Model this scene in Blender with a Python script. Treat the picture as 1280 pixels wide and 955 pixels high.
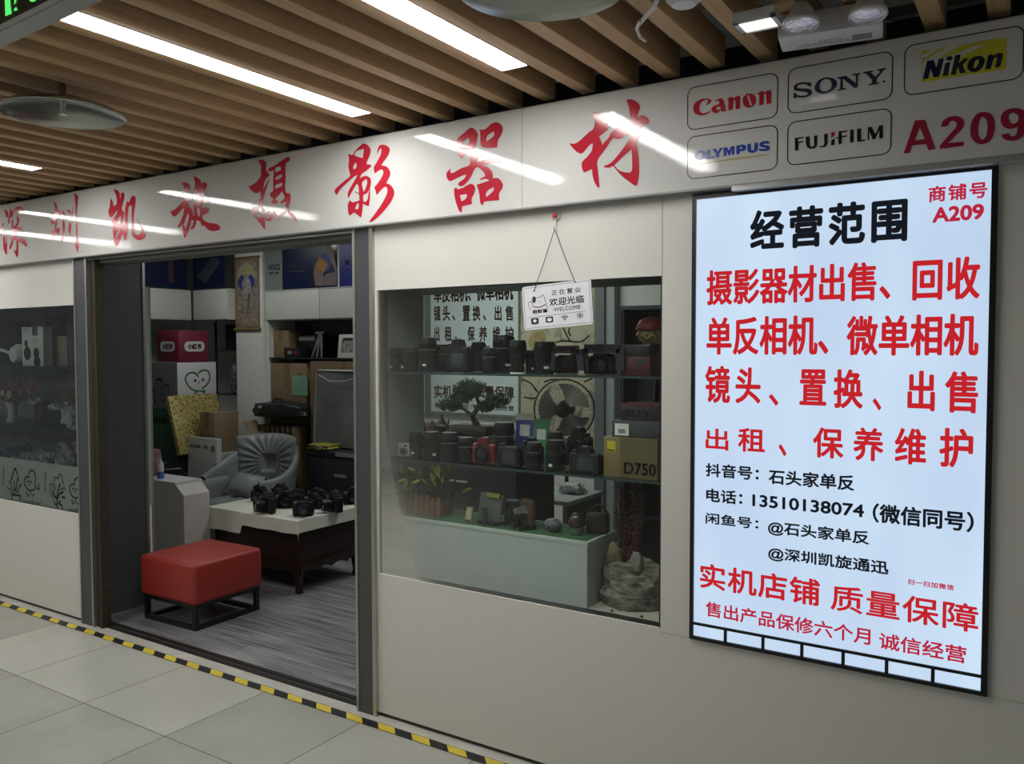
import bpy, bmesh, math, random
from mathutils import Vector, Matrix, geometry
random.seed(7)
S = bpy.context.scene
for o in list(bpy.data.objects): bpy.data.objects.remove(o, do_unlink=True)
COL = S.collection
PI = math.pi

# ------------------------------------------------------------------ camera
FPX = 1036.425
YAW, PITCH, ROLL = math.radians(32.7856), math.radians(-2.3938), math.radians(-0.1181)
CAM = Vector((0, -2.686, 1.617))
fwd = Vector((-math.sin(YAW)*math.cos(PITCH), math.cos(YAW)*math.cos(PITCH), math.sin(PITCH)))
rt0 = Vector((math.cos(YAW), math.sin(YAW), 0)); up0 = rt0.cross(fwd)
RT = math.cos(ROLL)*rt0 + math.sin(ROLL)*up0; UP = -math.sin(ROLL)*rt0 + math.cos(ROLL)*up0
cd = bpy.data.cameras.new('camera'); cam = bpy.data.objects.new('camera', cd); COL.objects.link(cam)
cd.sensor_fit = 'HORIZONTAL'; cd.sensor_width = 36; cd.lens = FPX*36/1280
cd.clip_start = 0.02; cd.clip_end = 100
M = Matrix((( RT.x, UP.x, -fwd.x, CAM.x), (RT.y, UP.y, -fwd.y, CAM.y), (RT.z, UP.z, -fwd.z, CAM.z), (0, 0, 0, 1)))
cam.matrix_world = M
S.camera = cam
# a measured point of the photograph, carried onto a known plane of the place
def ray(x, y): return RT*((x-640)/FPX) - UP*((y-477.5)/FPX) + fwd
def onY(x, y, Y=0.0): d = ray(x, y); return CAM + d*((Y-CAM.y)/d.y)
def onZ(x, y, z=0.0): d = ray(x, y); return CAM + d*((z-CAM.z)/d.z)
def onX(x, y, X): d = ray(x, y); return CAM + d*((X-CAM.x)/d.x)

# ------------------------------------------------------------------ light, exposure
S.view_settings.view_transform = 'Standard'; S.view_settings.look = 'None'
S.view_settings.gamma = 1; S.view_settings.use_curve_mapping = False
S.view_settings.exposure = 0.0
W = bpy.data.worlds.new('world'); S.world = W; W.use_nodes = True
W.node_tree.nodes['Background'].inputs[0].default_value = (0.85, 0.9, 0.95, 1)
W.node_tree.nodes['Background'].inputs[1].default_value = 0.25
LAMP_STRENGTH = 36
BOARD_STRENGTH = 0.92
def area_light(name, loc, rot, sx, sy, power, color=(1, 1, 1)):
    l = bpy.data.lights.new(name, 'AREA'); l.shape = 'RECTANGLE'; l.size = sx; l.size_y = sy
    l.energy = power; l.color = color
    o = bpy.data.objects.new(name, l); COL.objects.link(o); o.location = loc; o.rotation_euler = rot
    return o
# weak fill lights added inside the shop, no fitting known there
area_light('shop_fill_light', (-3.4, 1.9, 2.62), (0, 0, 0), 1.2, 0.3, 18, (0.95, 1.0, 0.97))
area_light('shop_fill_light', (-5.6, 1.5, 2.62), (0, 0, 0), 1.2, 0.3, 8, (0.95, 1.0, 0.97))

# ------------------------------------------------------------------ materials
MATS = {}
def mat(name, col, rough=0.5, metal=0.0, var=0.06, scale=12.0, spec=0.5, bump=0.0, coat=0.0, emit=None, es=0.0, ani=None, alpha=None):
    if name in MATS: return MATS[name]
    m = bpy.data.materials.new(name); m.use_nodes = True; MATS[name] = m
    nt = m.node_tree; b = nt.nodes['Principled BSDF']
    b.inputs['Roughness'].default_value = rough; b.inputs['Metallic'].default_value = metal
    b.inputs['Specular IOR Level'].default_value = spec
    if coat: b.inputs['Coat Weight'].default_value = coat; b.inputs['Coat Roughness'].default_value = 0.08
    c = (*col, 1)
    if var > 0 or bump > 0:
        tc = nt.nodes.new('ShaderNodeTexCoord'); mp = nt.nodes.new('ShaderNodeMapping')
        nt.links.new(tc.outputs['Object'], mp.inputs[0])
        if ani: mp.inputs['Scale'].default_value = ani
        nz = nt.nodes.new('ShaderNodeTexNoise'); nz.inputs['Scale'].default_value = scale; nz.inputs['Detail'].default_value = 4
        nt.links.new(mp.outputs[0], nz.inputs['Vector'])
        rp = nt.nodes.new('ShaderNodeValToRGB')
        rp.color_ramp.elements[0].position = 0.25; rp.color_ramp.elements[1].position = 0.75
        rp.color_ramp.elements[0].color = tuple(max(0, x*(1-var)) for x in col) + (1,)
        rp.color_ramp.elements[1].color = tuple(min(1, x*(1+var)) for x in col) + (1,)
        nt.links.new(nz.outputs['Fac'], rp.inputs[0]); nt.links.new(rp.outputs[0], b.inputs['Base Color'])
        if bump > 0:
            bp = nt.nodes.new('ShaderNodeBump'); bp.inputs['Strength'].default_value = bump; bp.inputs['Distance'].default_value = 0.01
            nt.links.new(nz.outputs['Fac'], bp.inputs['Height']); nt.links.new(bp.outputs[0], b.inputs['Normal'])
    else:
        b.inputs['Base Color'].default_value = c
    if emit:
        b.inputs['Emission Color'].default_value = (*emit, 1); b.inputs['Emission Strength'].default_value = es
    return m
def nodes(name):
    m = bpy.data.materials.new(name); m.use_nodes = True; MATS[name] = m
    return m, m.node_tree, m.node_tree.nodes['Principled BSDF']
def glass(name, tint, base=0.05, rough=0.0):
    if name in MATS: return MATS[name]
    m = bpy.data.materials.new(name); m.use_nodes = True; MATS[name] = m
    nt = m.node_tree; nt.nodes.clear()
    out = nt.nodes.new('ShaderNodeOutputMaterial'); mix = nt.nodes.new('ShaderNodeMixShader')
    tr = nt.nodes.new('ShaderNodeBsdfTransparent'); gl = nt.nodes.new('ShaderNodeBsdfGlossy')
    tr.inputs[0].default_value = (*tint, 1); gl.inputs['Roughness'].default_value = rough
    fr = nt.nodes.new('ShaderNodeFresnel'); fr.inputs[0].default_value = 1.5
    nt.links.new(fr.outputs[0], mix.inputs[0]); nt.links.new(tr.outputs[0], mix.inputs[1]); nt.links.new(gl.outputs[0], mix.inputs[2])
    nt.links.new(mix.outputs[0], out.inputs[0])
    return m

# ------------------------------------------------------------------ mesh building
class MB:
    def __init__(s): s.bm = bmesh.new()
    def box(s, c, d, rot=None, bev=0.0, seg=2):
        r = bmesh.ops.create_cube(s.bm, size=1.0); vs = r['verts']
        bmesh.ops.scale(s.bm, vec=Vector(d), verts=vs)
        if bev > 0:
            es = list({e for v in vs for e in v.link_edges})
            rr = bmesh.ops.bevel(s.bm, geom=es, offset=bev, segments=seg, affect='EDGES', profile=0.5)
            vs = list({v for f in rr['faces'] for v in f.verts} | {v for v in vs if v.is_valid})
        mtx = Matrix.Translation(Vector(c))
        if rot is not None: mtx = mtx @ (rot if isinstance(rot, Matrix) else Matrix.Rotation(rot, 4, 'Z'))
        bmesh.ops.transform(s.bm, matrix=mtx, verts=vs); return s
    def span(s, x0, x1, y0, y1, z0, z1, bev=0.0):
        return s.box(((x0+x1)/2, (y0+y1)/2, (z0+z1)/2), (abs(x1-x0), abs(y1-y0), abs(z1-z0)), None, bev)
    def cyl(s, p0, p1, r0, r1=None, n=16, caps=True):
        p0, p1 = Vector(p0), Vector(p1); r1 = r0 if r1 is None else r1
        d = p1-p0; L = d.length
        r = bmesh.ops.create_cone(s.bm, cap_ends=caps, segments=n, radius1=r0, radius2=r1, depth=L)
        q = Vector((0, 0, 1)).rotation_difference(d).to_matrix().to_4x4()
        bmesh.ops.transform(s.bm, matrix=Matrix.Translation((p0+p1)/2) @ q, verts=r['verts']); return s
    def sph(s, c, r, n=16, sc=(1, 1, 1), rot=None):
        k = bmesh.ops.create_uvsphere(s.bm, u_segments=n, v_segments=max(6, n//2), radius=r)
        m = Matrix.Translation(Vector(c)) @ (rot if rot is not None else Matrix.Identity(4)) @ Matrix.Diagonal((*sc, 1))
        bmesh.ops.transform(s.bm, matrix=m, verts=k['verts']); return s
    def lathe(s, prof, c=(0, 0, 0), axis='Z', n=24, mtx=None):
        rings = []
        A = {'Z': Matrix.Identity(4), 'Y': Matrix.Rotation(-PI/2, 4, 'X'), '-Y': Matrix.Rotation(PI/2, 4, 'X'), 'X': Matrix.Rotation(PI/2, 4, 'Y')}[axis]
        T = Matrix.Translation(Vector(c)) @ A
        if mtx is not None: T = mtx @ T
        for r, z in prof:
            if r < 1e-6: rings.append([s.bm.verts.new(T @ Vector((0, 0, z)))])
            else: rings.append([s.bm.verts.new(T @ Vector((r*math.cos(2*PI*i/n), r*math.sin(2*PI*i/n), z))) for i in range(n)])
        for a, b in zip(rings, rings[1:]):
            for i in range(n):
                j = (i+1) % n
                va = [a[0]] if len(a) == 1 else [a[i], a[j]]
                vb = [b[0]] if len(b) == 1 else [b[j], b[i]]
                if len(va)+len(vb) >= 3:
                    try: s.bm.faces.new(va+vb)
                    except ValueError: pass
        return s
    def tube(s, pts, r, n=8):
        pts = [Vector(p) for p in pts]; rings = []
        nrm = None
        for i, p in enumerate(pts):
            t = (pts[min(i+1, len(pts)-1)] - pts[max(i-1, 0)]).normalized()
            if nrm is None:
                nrm = t.orthogonal().normalized()
            else:
                nrm = (nrm - t*nrm.dot(t)).normalized()
            b = t.cross(nrm); rr = r[i] if isinstance(r, (list, tuple)) else r
            rings.append([s.bm.verts.new(p + (nrm*math.cos(2*PI*k/n) + b*math.sin(2*PI*k/n))*rr) for k in range(n)])
        for a, b in zip(rings, rings[1:]):
            for k in range(n): s.bm.faces.new((a[k], a[(k+1) % n], b[(k+1) % n], b[k]))
        s.bm.faces.new(rings[0][::-1]); s.bm.faces.new(rings[-1]); return s
    def poly(s, loops, fn):            # flat shape with holes; fn maps (u,v) to a point
        vs = [[fn(u, v) for u, v in l] for l in loops]
        flat = [p for l in vs for p in l]
        tris = geometry.tessellate_polygon([[Vector((u, v, 0)) for u, v in l] for l in loops])
        bv = [s.bm.verts.new(p) for p in flat]
        for t in tris:
            try: s.bm.faces.new([bv[i] for i in t])
            except ValueError: pass
        return s
    def prism(s, pts, z0, z1, mtx=None):   # closed outline extruded along z
        mtx = mtx or Matrix.Identity(4)
        a = [s.bm.verts.new(mtx @ Vector((x, y, z0))) for x, y in pts]; b = [s.bm.verts.new(mtx @ Vector((x, y, z1))) for x, y in pts]
        n = len(pts)
        for i in range(n): s.bm.faces.new((a[i], a[(i+1) % n], b[(i+1) % n], b[i]))
        s.bm.faces.new(a[::-1]); s.bm.faces.new(b); return s
    def quad(s, a, b, c, d): s.bm.faces.new([s.bm.verts.new(Vector(p)) for p in (a, b, c, d)]); return s
    def grid(s, nu, nv, fn):
        g = [[s.bm.verts.new(fn(i/nu, j/nv)) for j in range(nv+1)] for i in range(nu+1)]
        for i in range(nu):
            for j in range(nv): s.bm.faces.new((g[i][j], g[i+1][j], g[i+1][j+1], g[i][j+1]))
        return s
    def mesh(s, name, smooth=35):
        bmesh.ops.recalc_face_normals(s.bm, faces=s.bm.faces)
        me = bpy.data.meshes.new(name); s.bm.to_mesh(me); s.bm.free()
        if smooth:
            for p in me.polygons: p.use_smooth = True
            me.set_sharp_from_angle(angle=math.radians(smooth))
        return me
def obj(name, mb, m, parent=None, smooth=35, label=None):
    me = mb.mesh(name, smooth) if isinstance(mb, MB) else mb
    o = bpy.data.objects.new(name, me); COL.objects.link(o)
    if m: me.materials.clear(); me.materials.append(m)
    if parent: o.parent = parent
    if label: o['label'] = label
    return o
def tag(o, label, cat, group=None, kind=None):
    o['label'] = label; o['category'] = cat
    if group: o['group'] = group
    if kind: o['kind'] = kind
    return o
def thing(name, label, cat, loc=(0, 0, 0), rz=0.0, group=None, rot=None):
    o = bpy.data.objects.new(name, None); COL.objects.link(o); o.empty_display_size = 0.05
    o.location = loc; o.rotation_euler = rot if rot else (0, 0, rz)
    return tag(o, label, cat, group)
def struct(name, mb, m, parent=None, smooth=35):
    o = obj(name, mb, m, parent, smooth)
    if not parent: o['kind'] = 'structure'
    return o
def dup(root, loc, rz=0.0, label=None, group=None, rot=None, scale=None):
    def cp(o, par):
        c = o.copy(); COL.objects.link(c)
        if par: c.parent = par
        for ch in o.children: cp(ch, c)
        return c
    r = cp(root, None); r.location = loc; r.rotation_euler = rot if rot else (0, 0, rz)
    if scale: r.scale = (scale,)*3 if not isinstance(scale, tuple) else scale
    if label: r['label'] = label
    if group: r['group'] = group
    return r

# smooth brush outline: Catmull-Rom, sharp corners kept
def smooth_loop(pts, k=4, sharp=75):
    n = len(pts); out = []
    def ang(i):
        a = Vector(pts[i-1]); b = Vector(pts[i]); c = Vector(pts[(i+1) % n])
        u, v = b-a, c-b
        return math.degrees(u.angle(v)) if u.length > 1e-6 and v.length > 1e-6 else 0
    corner = [ang(i) > sharp for i in range(n)]
    for i in range(n):
        p1, p2 = Vector(pts[i]), Vector(pts[(i+1) % n]); p0, p3 = Vector(pts[i-1]), Vector(pts[(i+2) % n])
        if corner[i]: p0 = p1*2-p2
        if corner[(i+1) % n]: p3 = p2*2-p1
        for j in range(k):
            t = j/k
            q = 0.5*((2*p1) + (p2-p0)*t + (2*p0-5*p1+4*p2-p3)*t*t + (3*p1-p0-3*p2+p3)*t*t*t)
            out.append((q.x, q.y))
    return out

# lettering: font outline to mesh, fitted into a rectangle given by two corners
TEXTS = {}
def text_data(s, bold=0.0, gap=1.0):
    key = (s, bold, gap)
    if key not in TEXTS:
        c = bpy.data.curves.new('t', 'FONT'); c.body = s; c.size = 1; c.offset = bold; c.space_character = gap
        c.resolution_u = 4
        o = bpy.data.objects.new('t', c); COL.objects.link(o)
        dg = bpy.context.evaluated_depsgraph_get(); dg.update()
        me = bpy.data.meshes.new_from_object(o.evaluated_get(dg))
        v = [tuple(x.co) for x in me.vertices]; f = [tuple(p.vertices) for p in me.polygons]
        bpy.data.objects.remove(o, do_unlink=True); bpy.data.curves.remove(c); bpy.data.meshes.remove(me)
        xs = [a[0] for a in v]; ys = [a[1] for a in v]
        TEXTS[key] = ([(a[0]-min(xs), a[1]-min(ys)) for a in v], f, max(xs)-min(xs), max(ys)-min(ys))
    return TEXTS[key]
def add_text(mb, s, fn, x0, x1, z0, z1, bold=0.0, gap=1.0, shear=0.0):
    v, f, w, h = text_data(s, bold, gap)
    bv = [mb.bm.verts.new(fn(x0 + (a/w)*(x1-x0) + shear*(b/h)*(z1-z0), z0 + (b/h)*(z1-z0))) for a, b in v]
    for p in f:
        try: mb.bm.faces.new([bv[i] for i in p])
        except ValueError: pass
    return mb
def text_obj(name, s, fn, x0, x1, z0, z1, m, parent, bold=0.0, gap=1.0, shear=0.0):
    return obj(name, add_text(MB(), s, fn, x0, x1, z0, z1, bold, gap, shear), m, parent, 0)
def bold_text(s, fn, x0, x1, z0, z1, bold, gap_=1.0):
    # heavier strokes: the outline repeated on a small ring
    b = MB(); v, f, w, h = text_data(s, 0.0, gap_)
    r = bold*(z1-z0)/max(h, 0.5)
    if bold <= 0: return add_text(b, s, fn, x0, x1, z0, z1, 0, gap_)
    for k in range(8):
        dx, dz = r*math.cos(k*PI/4), r*math.sin(k*PI/4)
        add_text(b, s, fn, x0+r+dx, x1-r+dx, z0+r+dz, z1-r+dz, 0, gap_)
    return b
# ------------------------------------------------------------------ setting
YF = -0.045                      # front of the sign fascia
XL, XR = -12.0, 3.0
# mall floor: 0.6 m polished tiles
def floor_material():
    m, nt, b = nodes('polished_floor_tile')
    N = nt.nodes.new; L = nt.links.new
    tc = N('ShaderNodeTexCoord'); sp = N('ShaderNodeSeparateXYZ'); L(tc.outputs['Object'], sp.inputs[0])
    def math_(op, a, b_=None):
        n = N('ShaderNodeMath'); n.operation = op
        for i, v in enumerate((a, b_)):
            if v is None: continue
            if isinstance(v, (int, float)): n.inputs[i].default_value = v
            else: L(v, n.inputs[i])
        return n.outputs[0]
    u = math_('DIVIDE', math_('ADD', sp.outputs[0], 2.455+60), 0.6); v = math_('DIVIDE', math_('ADD', sp.outputs[1], 0.62+60), 0.6)
    fu = math_('FRACT', u); fv = math_('FRACT', v)
    eu = math_('MINIMUM', fu, math_('SUBTRACT', 1.0, fu)); ev = math_('MINIMUM', fv, math_('SUBTRACT', 1.0, fv))
    edge = math_('LESS_THAN', math_('MINIMUM', eu, ev), 0.0045)
    cb = N('ShaderNodeCombineXYZ'); L(math_('FLOOR', u), cb.inputs[0]); L(math_('FLOOR', v), cb.inputs[1])
    wn = N('ShaderNodeTexWhiteNoise'); L(cb.outputs[0], wn.inputs[0])
    nz = N('ShaderNodeTexNoise'); nz.inputs['Scale'].default_value = 3.0; nz.inputs['Detail'].default_value = 6; nz.inputs['Roughness'].default_value = 0.65
    L(tc.outputs['Object'], nz.inputs['Vector'])
    rp = N('ShaderNodeValToRGB'); rp.color_ramp.elements[0].color = (0.30, 0.305, 0.27, 1); rp.color_ramp.elements[1].color = (0.54, 0.54, 0.485, 1)
    pale = math_('MULTIPLY', math_('MULTIPLY', math_('GREATER_THAN', sp.outputs[1], -0.62), math_('LESS_THAN', sp.outputs[0], -3.055)), math_('GREATER_THAN', sp.outputs[0], -4.855))   # two newer, paler tiles
    L(math_('ADD', math_('MULTIPLY', pale, 0.35), math_('ADD', math_('MULTIPLY', nz.outputs['Fac'], 0.6), math_('MULTIPLY', wn.outputs[0], 0.25))), rp.inputs[0])
    mx = N('ShaderNodeMixRGB'); L(edge, mx.inputs[0]); L(rp.outputs[0], mx.inputs[1]); mx.inputs[2].default_value = (0.10, 0.10, 0.08, 1)
    L(mx.outputs[0], b.inputs['Base Color'])
    L(math_('ADD', math_('MULTIPLY', edge, 0.5), math_('ADD', 0.10, math_('MULTIPLY', nz.outputs['Fac'], 0.12))), b.inputs['Roughness'])
    return m
struct('floor', MB().span(XL, XR, -8.0, 0.03, -0.05, 0.0), floor_material())

def plank_material():
    m, nt, b = nodes('grey_wood_plank')
    N = nt.nodes.new; L = nt.links.new
    tc = N('ShaderNodeTexCoord')
    bk = N('ShaderNodeTexBrick'); bk.inputs['Scale'].default_value = 1.0; bk.inputs['Brick Width'].default_value = 1.2; bk.inputs['Row Height'].default_value = 0.15
    bk.inputs['Mortar Size'].default_value = 0.0015; bk.inputs['Color1'].default_value = (0.20, 0.20, 0.205, 1); bk.inputs['Color2'].default_value = (0.27, 0.27, 0.275, 1)
    bk.inputs['Mortar'].default_value = (0.05, 0.05, 0.05, 1); bk.offset = 0.37
    L(tc.outputs['Object'], bk.inputs['Vector'])
    mp = N('ShaderNodeMapping'); mp.inputs['Scale'].default_value = (2.0, 34, 1); L(tc.outputs['Object'], mp.inputs[0])
    nz = N('ShaderNodeTexNoise'); nz.inputs['Scale'].default_value = 1.2; nz.inputs['Detail'].default_value = 6; L(mp.outputs[0], nz.inputs['Vector'])
    rp = N('ShaderNodeValToRGB'); rp.color_ramp.elements[0].color = (0.42, 0.42, 0.42, 1); rp.color_ramp.elements[1].color = (1.35, 1.35, 1.35, 1)
    rp.color_ramp.elements[0].position = 0.3; rp.color_ramp.elements[1].position = 0.7; L(nz.outputs['Fac'], rp.inputs[0])
    mx = N('ShaderNodeMixRGB'); mx.blend_type = 'MULTIPLY'; mx.inputs[0].default_value = 1; L(bk.outputs[0], mx.inputs[1]); L(rp.outputs[0], mx.inputs[2])
    L(mx.outputs[0], b.inputs['Base Color']); b.inputs['Roughness'].default_value = 0.38
    return m
BACK = 2.95
struct('floor_shop', MB().span(-8.0, 1.0, 0.10, 4.0, -0.05, 0.006), plank_material())

WALL = mat('cream_wall_panel', (0.67, 0.66, 0.615), 0.55, var=0.02, scale=120, bump=0.05)
WHITE = mat('white_paint', (0.72, 0.72, 0.68), 0.5, var=0.02)
DARKGREY = mat('dark_grey_metal', (0.085, 0.092, 0.098), 0.4, metal=0.3, var=0.05)
STEEL = mat('brushed_steel', (0.50, 0.49, 0.44), 0.32, metal=0.9, var=0.1, scale=30, ani=(8, 8, 1))
BLACK = mat('black_plastic', (0.012, 0.012, 0.014), 0.4, var=0.1)
BLACKM = mat('black_paint', (0.008, 0.009, 0.012), 0.35, var=0.1)
GREEN_EDGE = mat('green_glass_edge', (0.03, 0.055, 0.05), 0.2, var=0.05)
WIN = (-2.42, -1.115, 0.635, 1.862)
def facade(x0, x1, holes, z0, z1, y0, y1):
    b = MB(); xs = sorted({x0, x1, *[h for w in holes for h in w[:2]]}); zs = sorted({z0, z1, *[h for w in holes for h in w[2:]]})
    for i in range(len(xs)-1):
        for k in range(len(zs)-1):
            cx, cz = (xs[i]+xs[i+1])/2, (zs[k]+zs[k+1])/2
            if any(w[0] < cx < w[1] and w[2] < cz < w[3] for w in holes): continue
            b.span(xs[i], xs[i+1], y0, y1, zs[k], zs[k+1])
    bmesh.ops.remove_doubles(b.bm, verts=b.bm.verts, dist=1e-5)
    return b
# right-hand shopfront wall, with the panel joints beside the window
r = facade(-2.43, XR, [WIN], 0.022, 2.2, 0.0, 0.05)
struct('wall_front_right', r, WALL)
struct('wall_front_left', facade(XL, -4.715, [(-8.2, -4.735, 0.645, 1.868)], 0.022, 2.2, 0.0, 0.05), WALL)
SEAM = mat('panel_joint', (0.42, 0.41, 0.37), 0.6)
s = MB()
s.span(-1.1165, -1.1145, -0.0012, 0.001, 1.862, 2.137); s.span(-1.115, -1.004, -0.0012, 0.001, 0.6205, 0.6225); s.span(-0.121, XR, -0.0012, 0.001, 0.6205, 0.6225)
s.span(-0.1215, -0.1195, -0.0012, 0.001, 2.125, 2.16)
struct('trim_1', s, SEAM)
struct('baseboard_front', MB().span(-2.43, XR, 0.012, 0.04, 0, 0.024).span(XL, -4.715, 0.012, 0.04, 0, 0.024), mat('dark_base_gap', (0.05, 0.035, 0.03), 0.6))
# sill strip of pale stone at the foot of the shopfront
struct('trim_2', MB().span(XL, XR, -0.045, 0.02, 0.0, 0.003), mat('pale_stone', (0.55, 0.54, 0.50), 0.2, var=0.12, scale=6))
# door frame
d = MB(); d.span(-2.533, -2.43, -0.012, 0.10, 0, 2.2)
door = struct('door_1', d, DARKGREY)
t = MB()
t.span(-2.545, -2.531, -0.016, 0.104, 0, 2.2); t.span(-2.448, -2.428, -0.016, 0.02, 0, 2.2)
obj('edge_trim', t, STEEL, door)
d = MB(); d.span(-4.735, -4.60, -0.012, 0.08, 0, 2.2)
dl = struct('door_2', d, DARKGREY)
t = MB(); t.span(-4.612, -4.596, -0.018, 0.05, 0, 2.2).span(-4.735, -4.722, -0.016, 0.03, 0, 2.2); obj('edge_trim', t, STEEL, dl)
t = MB(); t.span(-4.60, -4.55, 0.004, 0.05, 0, 2.2); t.span(-4.55, -4.535, -0.004, 0.05, 0, 2.2); obj('shutter_track', t, mat('rusty_track', (0.055, 0.047, 0.032), 0.6, metal=0.4, var=0.5, scale=9, ani=(20, 20, 3)), dl)
h = MB(); h.span(-4.60, -2.54, 0.0, 0.16, 2.125, 2.2); hd = struct('trim_3', h, DARKGREY)
obj('edge_trim', MB().span(-4.60, -2.54, -0.004, 0.012, 2.118, 2.126), STEEL, hd)
obj('under_trim', MB().span(-4.60, -2.54, 0.03, 0.16, 2.100, 2.125), mat('header_underside', (0.15, 0.15, 0.14), 0.5), hd)
# dark panel lining the left side of the doorway
struct('wall_doorway_left', MB().span(-4.80, -4.73, 0.10, 0.415, 0.0, 2.2), DARKGREY)
struct('trim_5', MB().span(-4.80, -4.722, 0.415, 0.432, 0.0, 2.2), STEEL)
struct('trim_6', MB().span(-4.60, -2.54, 0.02, 0.05, 0, 0.007).span(-4.60, -2.54, 0.062, 0.085, 0, 0.010), mat('dark_track', (0.045, 0.042, 0.042), 0.35, metal=0.6))
struct('floor_threshold', MB().span(-4.73, -2.54, 0.02, 0.12, -0.05, 0.004), mat('threshold_strip', (0.13, 0.125, 0.12), 0.4, metal=0.3))
# shop shell
struct('wall_back', MB().span(-8.0, 1.0, BACK, BACK+0.1, 0, 2.8), WHITE)
struct('wall_shop_left', MB().span(-7.75, -7.65, 0.05, BACK, 0, 2.8), WHITE)
struct('wall_shop_right', MB().span(0.6, 0.7, 0.05, BACK, 0, 2.8), WHITE)
struct('ceiling_shop', MB().span(-8.0, 1.0, 0.05, BACK+0.1, 2.75, 2.85), WHITE)
# wall that closes the space above the fascia
struct('wall_front_upper', MB().span(XL, XR, 0.0, 0.05, 2.2, 2.52), WALL)
# dark void above the slats, with its far side
VOID = mat('ceiling_void_paint', (0.010, 0.012, 0.018), 0.9, var=0.2)
struct('ceiling', MB().span(XL, XR, -8.0, 0.6, 3.05, 3.15), VOID)
struct('wall_void', MB().span(XL, XR, 0.45, 0.5, 2.52, 3.05), VOID)
# opposite side of the corridor
struct('wall_opposite', MB().span(XL, XR, -5.6, -5.5, 0, 3.05), mat('opposite_wall', (0.5, 0.5, 0.47), 0.6))

# timber slats
WOOD = mat('timber_slat', (0.52, 0.345, 0.175), 0.5, var=0.22, scale=3.0, ani=(30, 1.5, 30))
ZC = 2.53
PITCH_S = 0.1595
k = 0
me = MB().span(-0.0267, 0.0267, -5.4, 0, 0, 0.10, 0.002).mesh('timber_slat')
for i in range(-8, 62):
    x = -1.085 - PITCH_S*i
    o = bpy.data.objects.new('timber_slat', me); COL.objects.link(o)
    if not me.materials: me.materials.append(WOOD)
    o.location = (x, random.choice((0.03, 0.0, -0.005, 0.02, 0.01)), ZC)
    tag(o, 'long timber slat of the open wood-slat ceiling running towards the shopfront', 'slat', 'timber slats of the ceiling')
# linear lights between the slats
DIFF = mat('light_diffuser', (0.9, 0.9, 0.9), 0.4, var=0, emit=(1.0, 0.985, 0.95), es=LAMP_STRENGTH)
HOUS = mat('light_housing', (0.55, 0.53, 0.47), 0.4, var=0.03)
def linear_light(x, y1, label, length=1.2):
    t = thing('linear_light', label, 'ceiling light', (x, y1-length/2, ZC), 0, 'linear ceiling lights')
    w = 0.050
    obj('diffuser', MB().span(-w+0.002, w-0.002, -length/2+0.004, length/2-0.004, 0.002, 0.02), DIFF, t)
    h = MB(); h.span(-w, w, -length/2, length/2, 0.02, 0.06); h.span(-w-0.0015, -w+0.0015, -length/2, length/2, 0, 0.03); h.span(w-0.0015, w+0.0015, -length/2, length/2, 0, 0.03)
    h.span(-w, w, length/2-0.003, length/2, 0, 0.03); h.span(-w, w, -length/2, -length/2+0.003, 0, 0.03)
    obj('housing', h, HOUS, t); return t
G0 = -1.00525
def gap(m_): return G0 - PITCH_S*m_
linear_light(gap(3), -0.36, 'white linear ceiling light at top centre ending above the last two red sign characters')
linear_light(gap(8), -0.23, 'long white linear ceiling light running from the exit sign towards the sign')
linear_light(gap(21), -0.40, 'short stretch of linear ceiling light at the left edge below the left metal disc')
linear_light(gap(30), -0.33, 'linear ceiling light beyond the left edge, seen as a streak on the sign')
linear_light(gap(37), -0.60, 'farthest linear ceiling light beyond the left edge, seen as a low streak on the sign')
for m_ in (12, 21, 32): linear_light(gap(m_), -2.9, 'unseen linear ceiling light added over the far side of the corridor, behind the viewer')  # unseen row, added; right end left out to keep that wall dark
# ------------------------------------------------------------------ fascia sign
def sign_panel_mat(name):
    m, nt, b = nodes(name)
    N = nt.nodes.new; L = nt.links.new
    b.inputs['Base Color'].default_value = (0.66, 0.66, 0.645, 1); b.inputs['Roughness'].default_value = 0.02
    tc = N('ShaderNodeTexCoord'); nz = N('ShaderNodeTexNoise'); nz.inputs['Scale'].default_value = 170; nz.inputs['Detail'].default_value = 2
    L(tc.outputs['Object'], nz.inputs['Vector'])
    n2 = N('ShaderNodeTexNoise'); n2.inputs['Scale'].default_value = 1.3; L(tc.outputs['Object'], n2.inputs['Vector'])
    ad = N('ShaderNodeMath'); ad.operation = 'MULTIPLY_ADD'; L(n2.outputs['Fac'], ad.inputs[0]); ad.inputs[1].default_value = 5.0; L(nz.outputs['Fac'], ad.inputs[2])
    bp = N('ShaderNodeBump'); bp.inputs['Strength'].default_value = 0.012; bp.inputs['Distance'].default_value = 0.01
    L(ad.outputs[0], bp.inputs['Height']); L(bp.outputs[0], b.inputs['Normal'])
    return m
PANEL = sign_panel_mat('glossy_white_acrylic')
def vinyl(name, col):
    m = mat(name, col, 0.12, var=0.02); return m
RED = vinyl('red_vinyl', (0.50, 0.022, 0.045)); NAVY = vinyl('navy_vinyl', (0.02, 0.022, 0.05)); BLUEV = vinyl('blue_vinyl', (0.025, 0.075, 0.40))
BLK = vinyl('black_vinyl', (0.015, 0.015, 0.02)); YEL = vinyl('yellow_vinyl', (0.58, 0.56, 0.05)); GOLD = vinyl('gold_vinyl', (0.50, 0.40, 0.16)); MAROON = vinyl('crimson_vinyl', (0.36, 0.02, 0.06))
GREYV = vinyl('grey_vinyl', (0.25, 0.25, 0.26))
sign = thing('fascia_sign', 'long glossy white shop sign with eight red brush characters and camera brand logos', 'shop sign', (-2.0, YF, 2.137))
SO = sign.location.copy()
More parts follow.
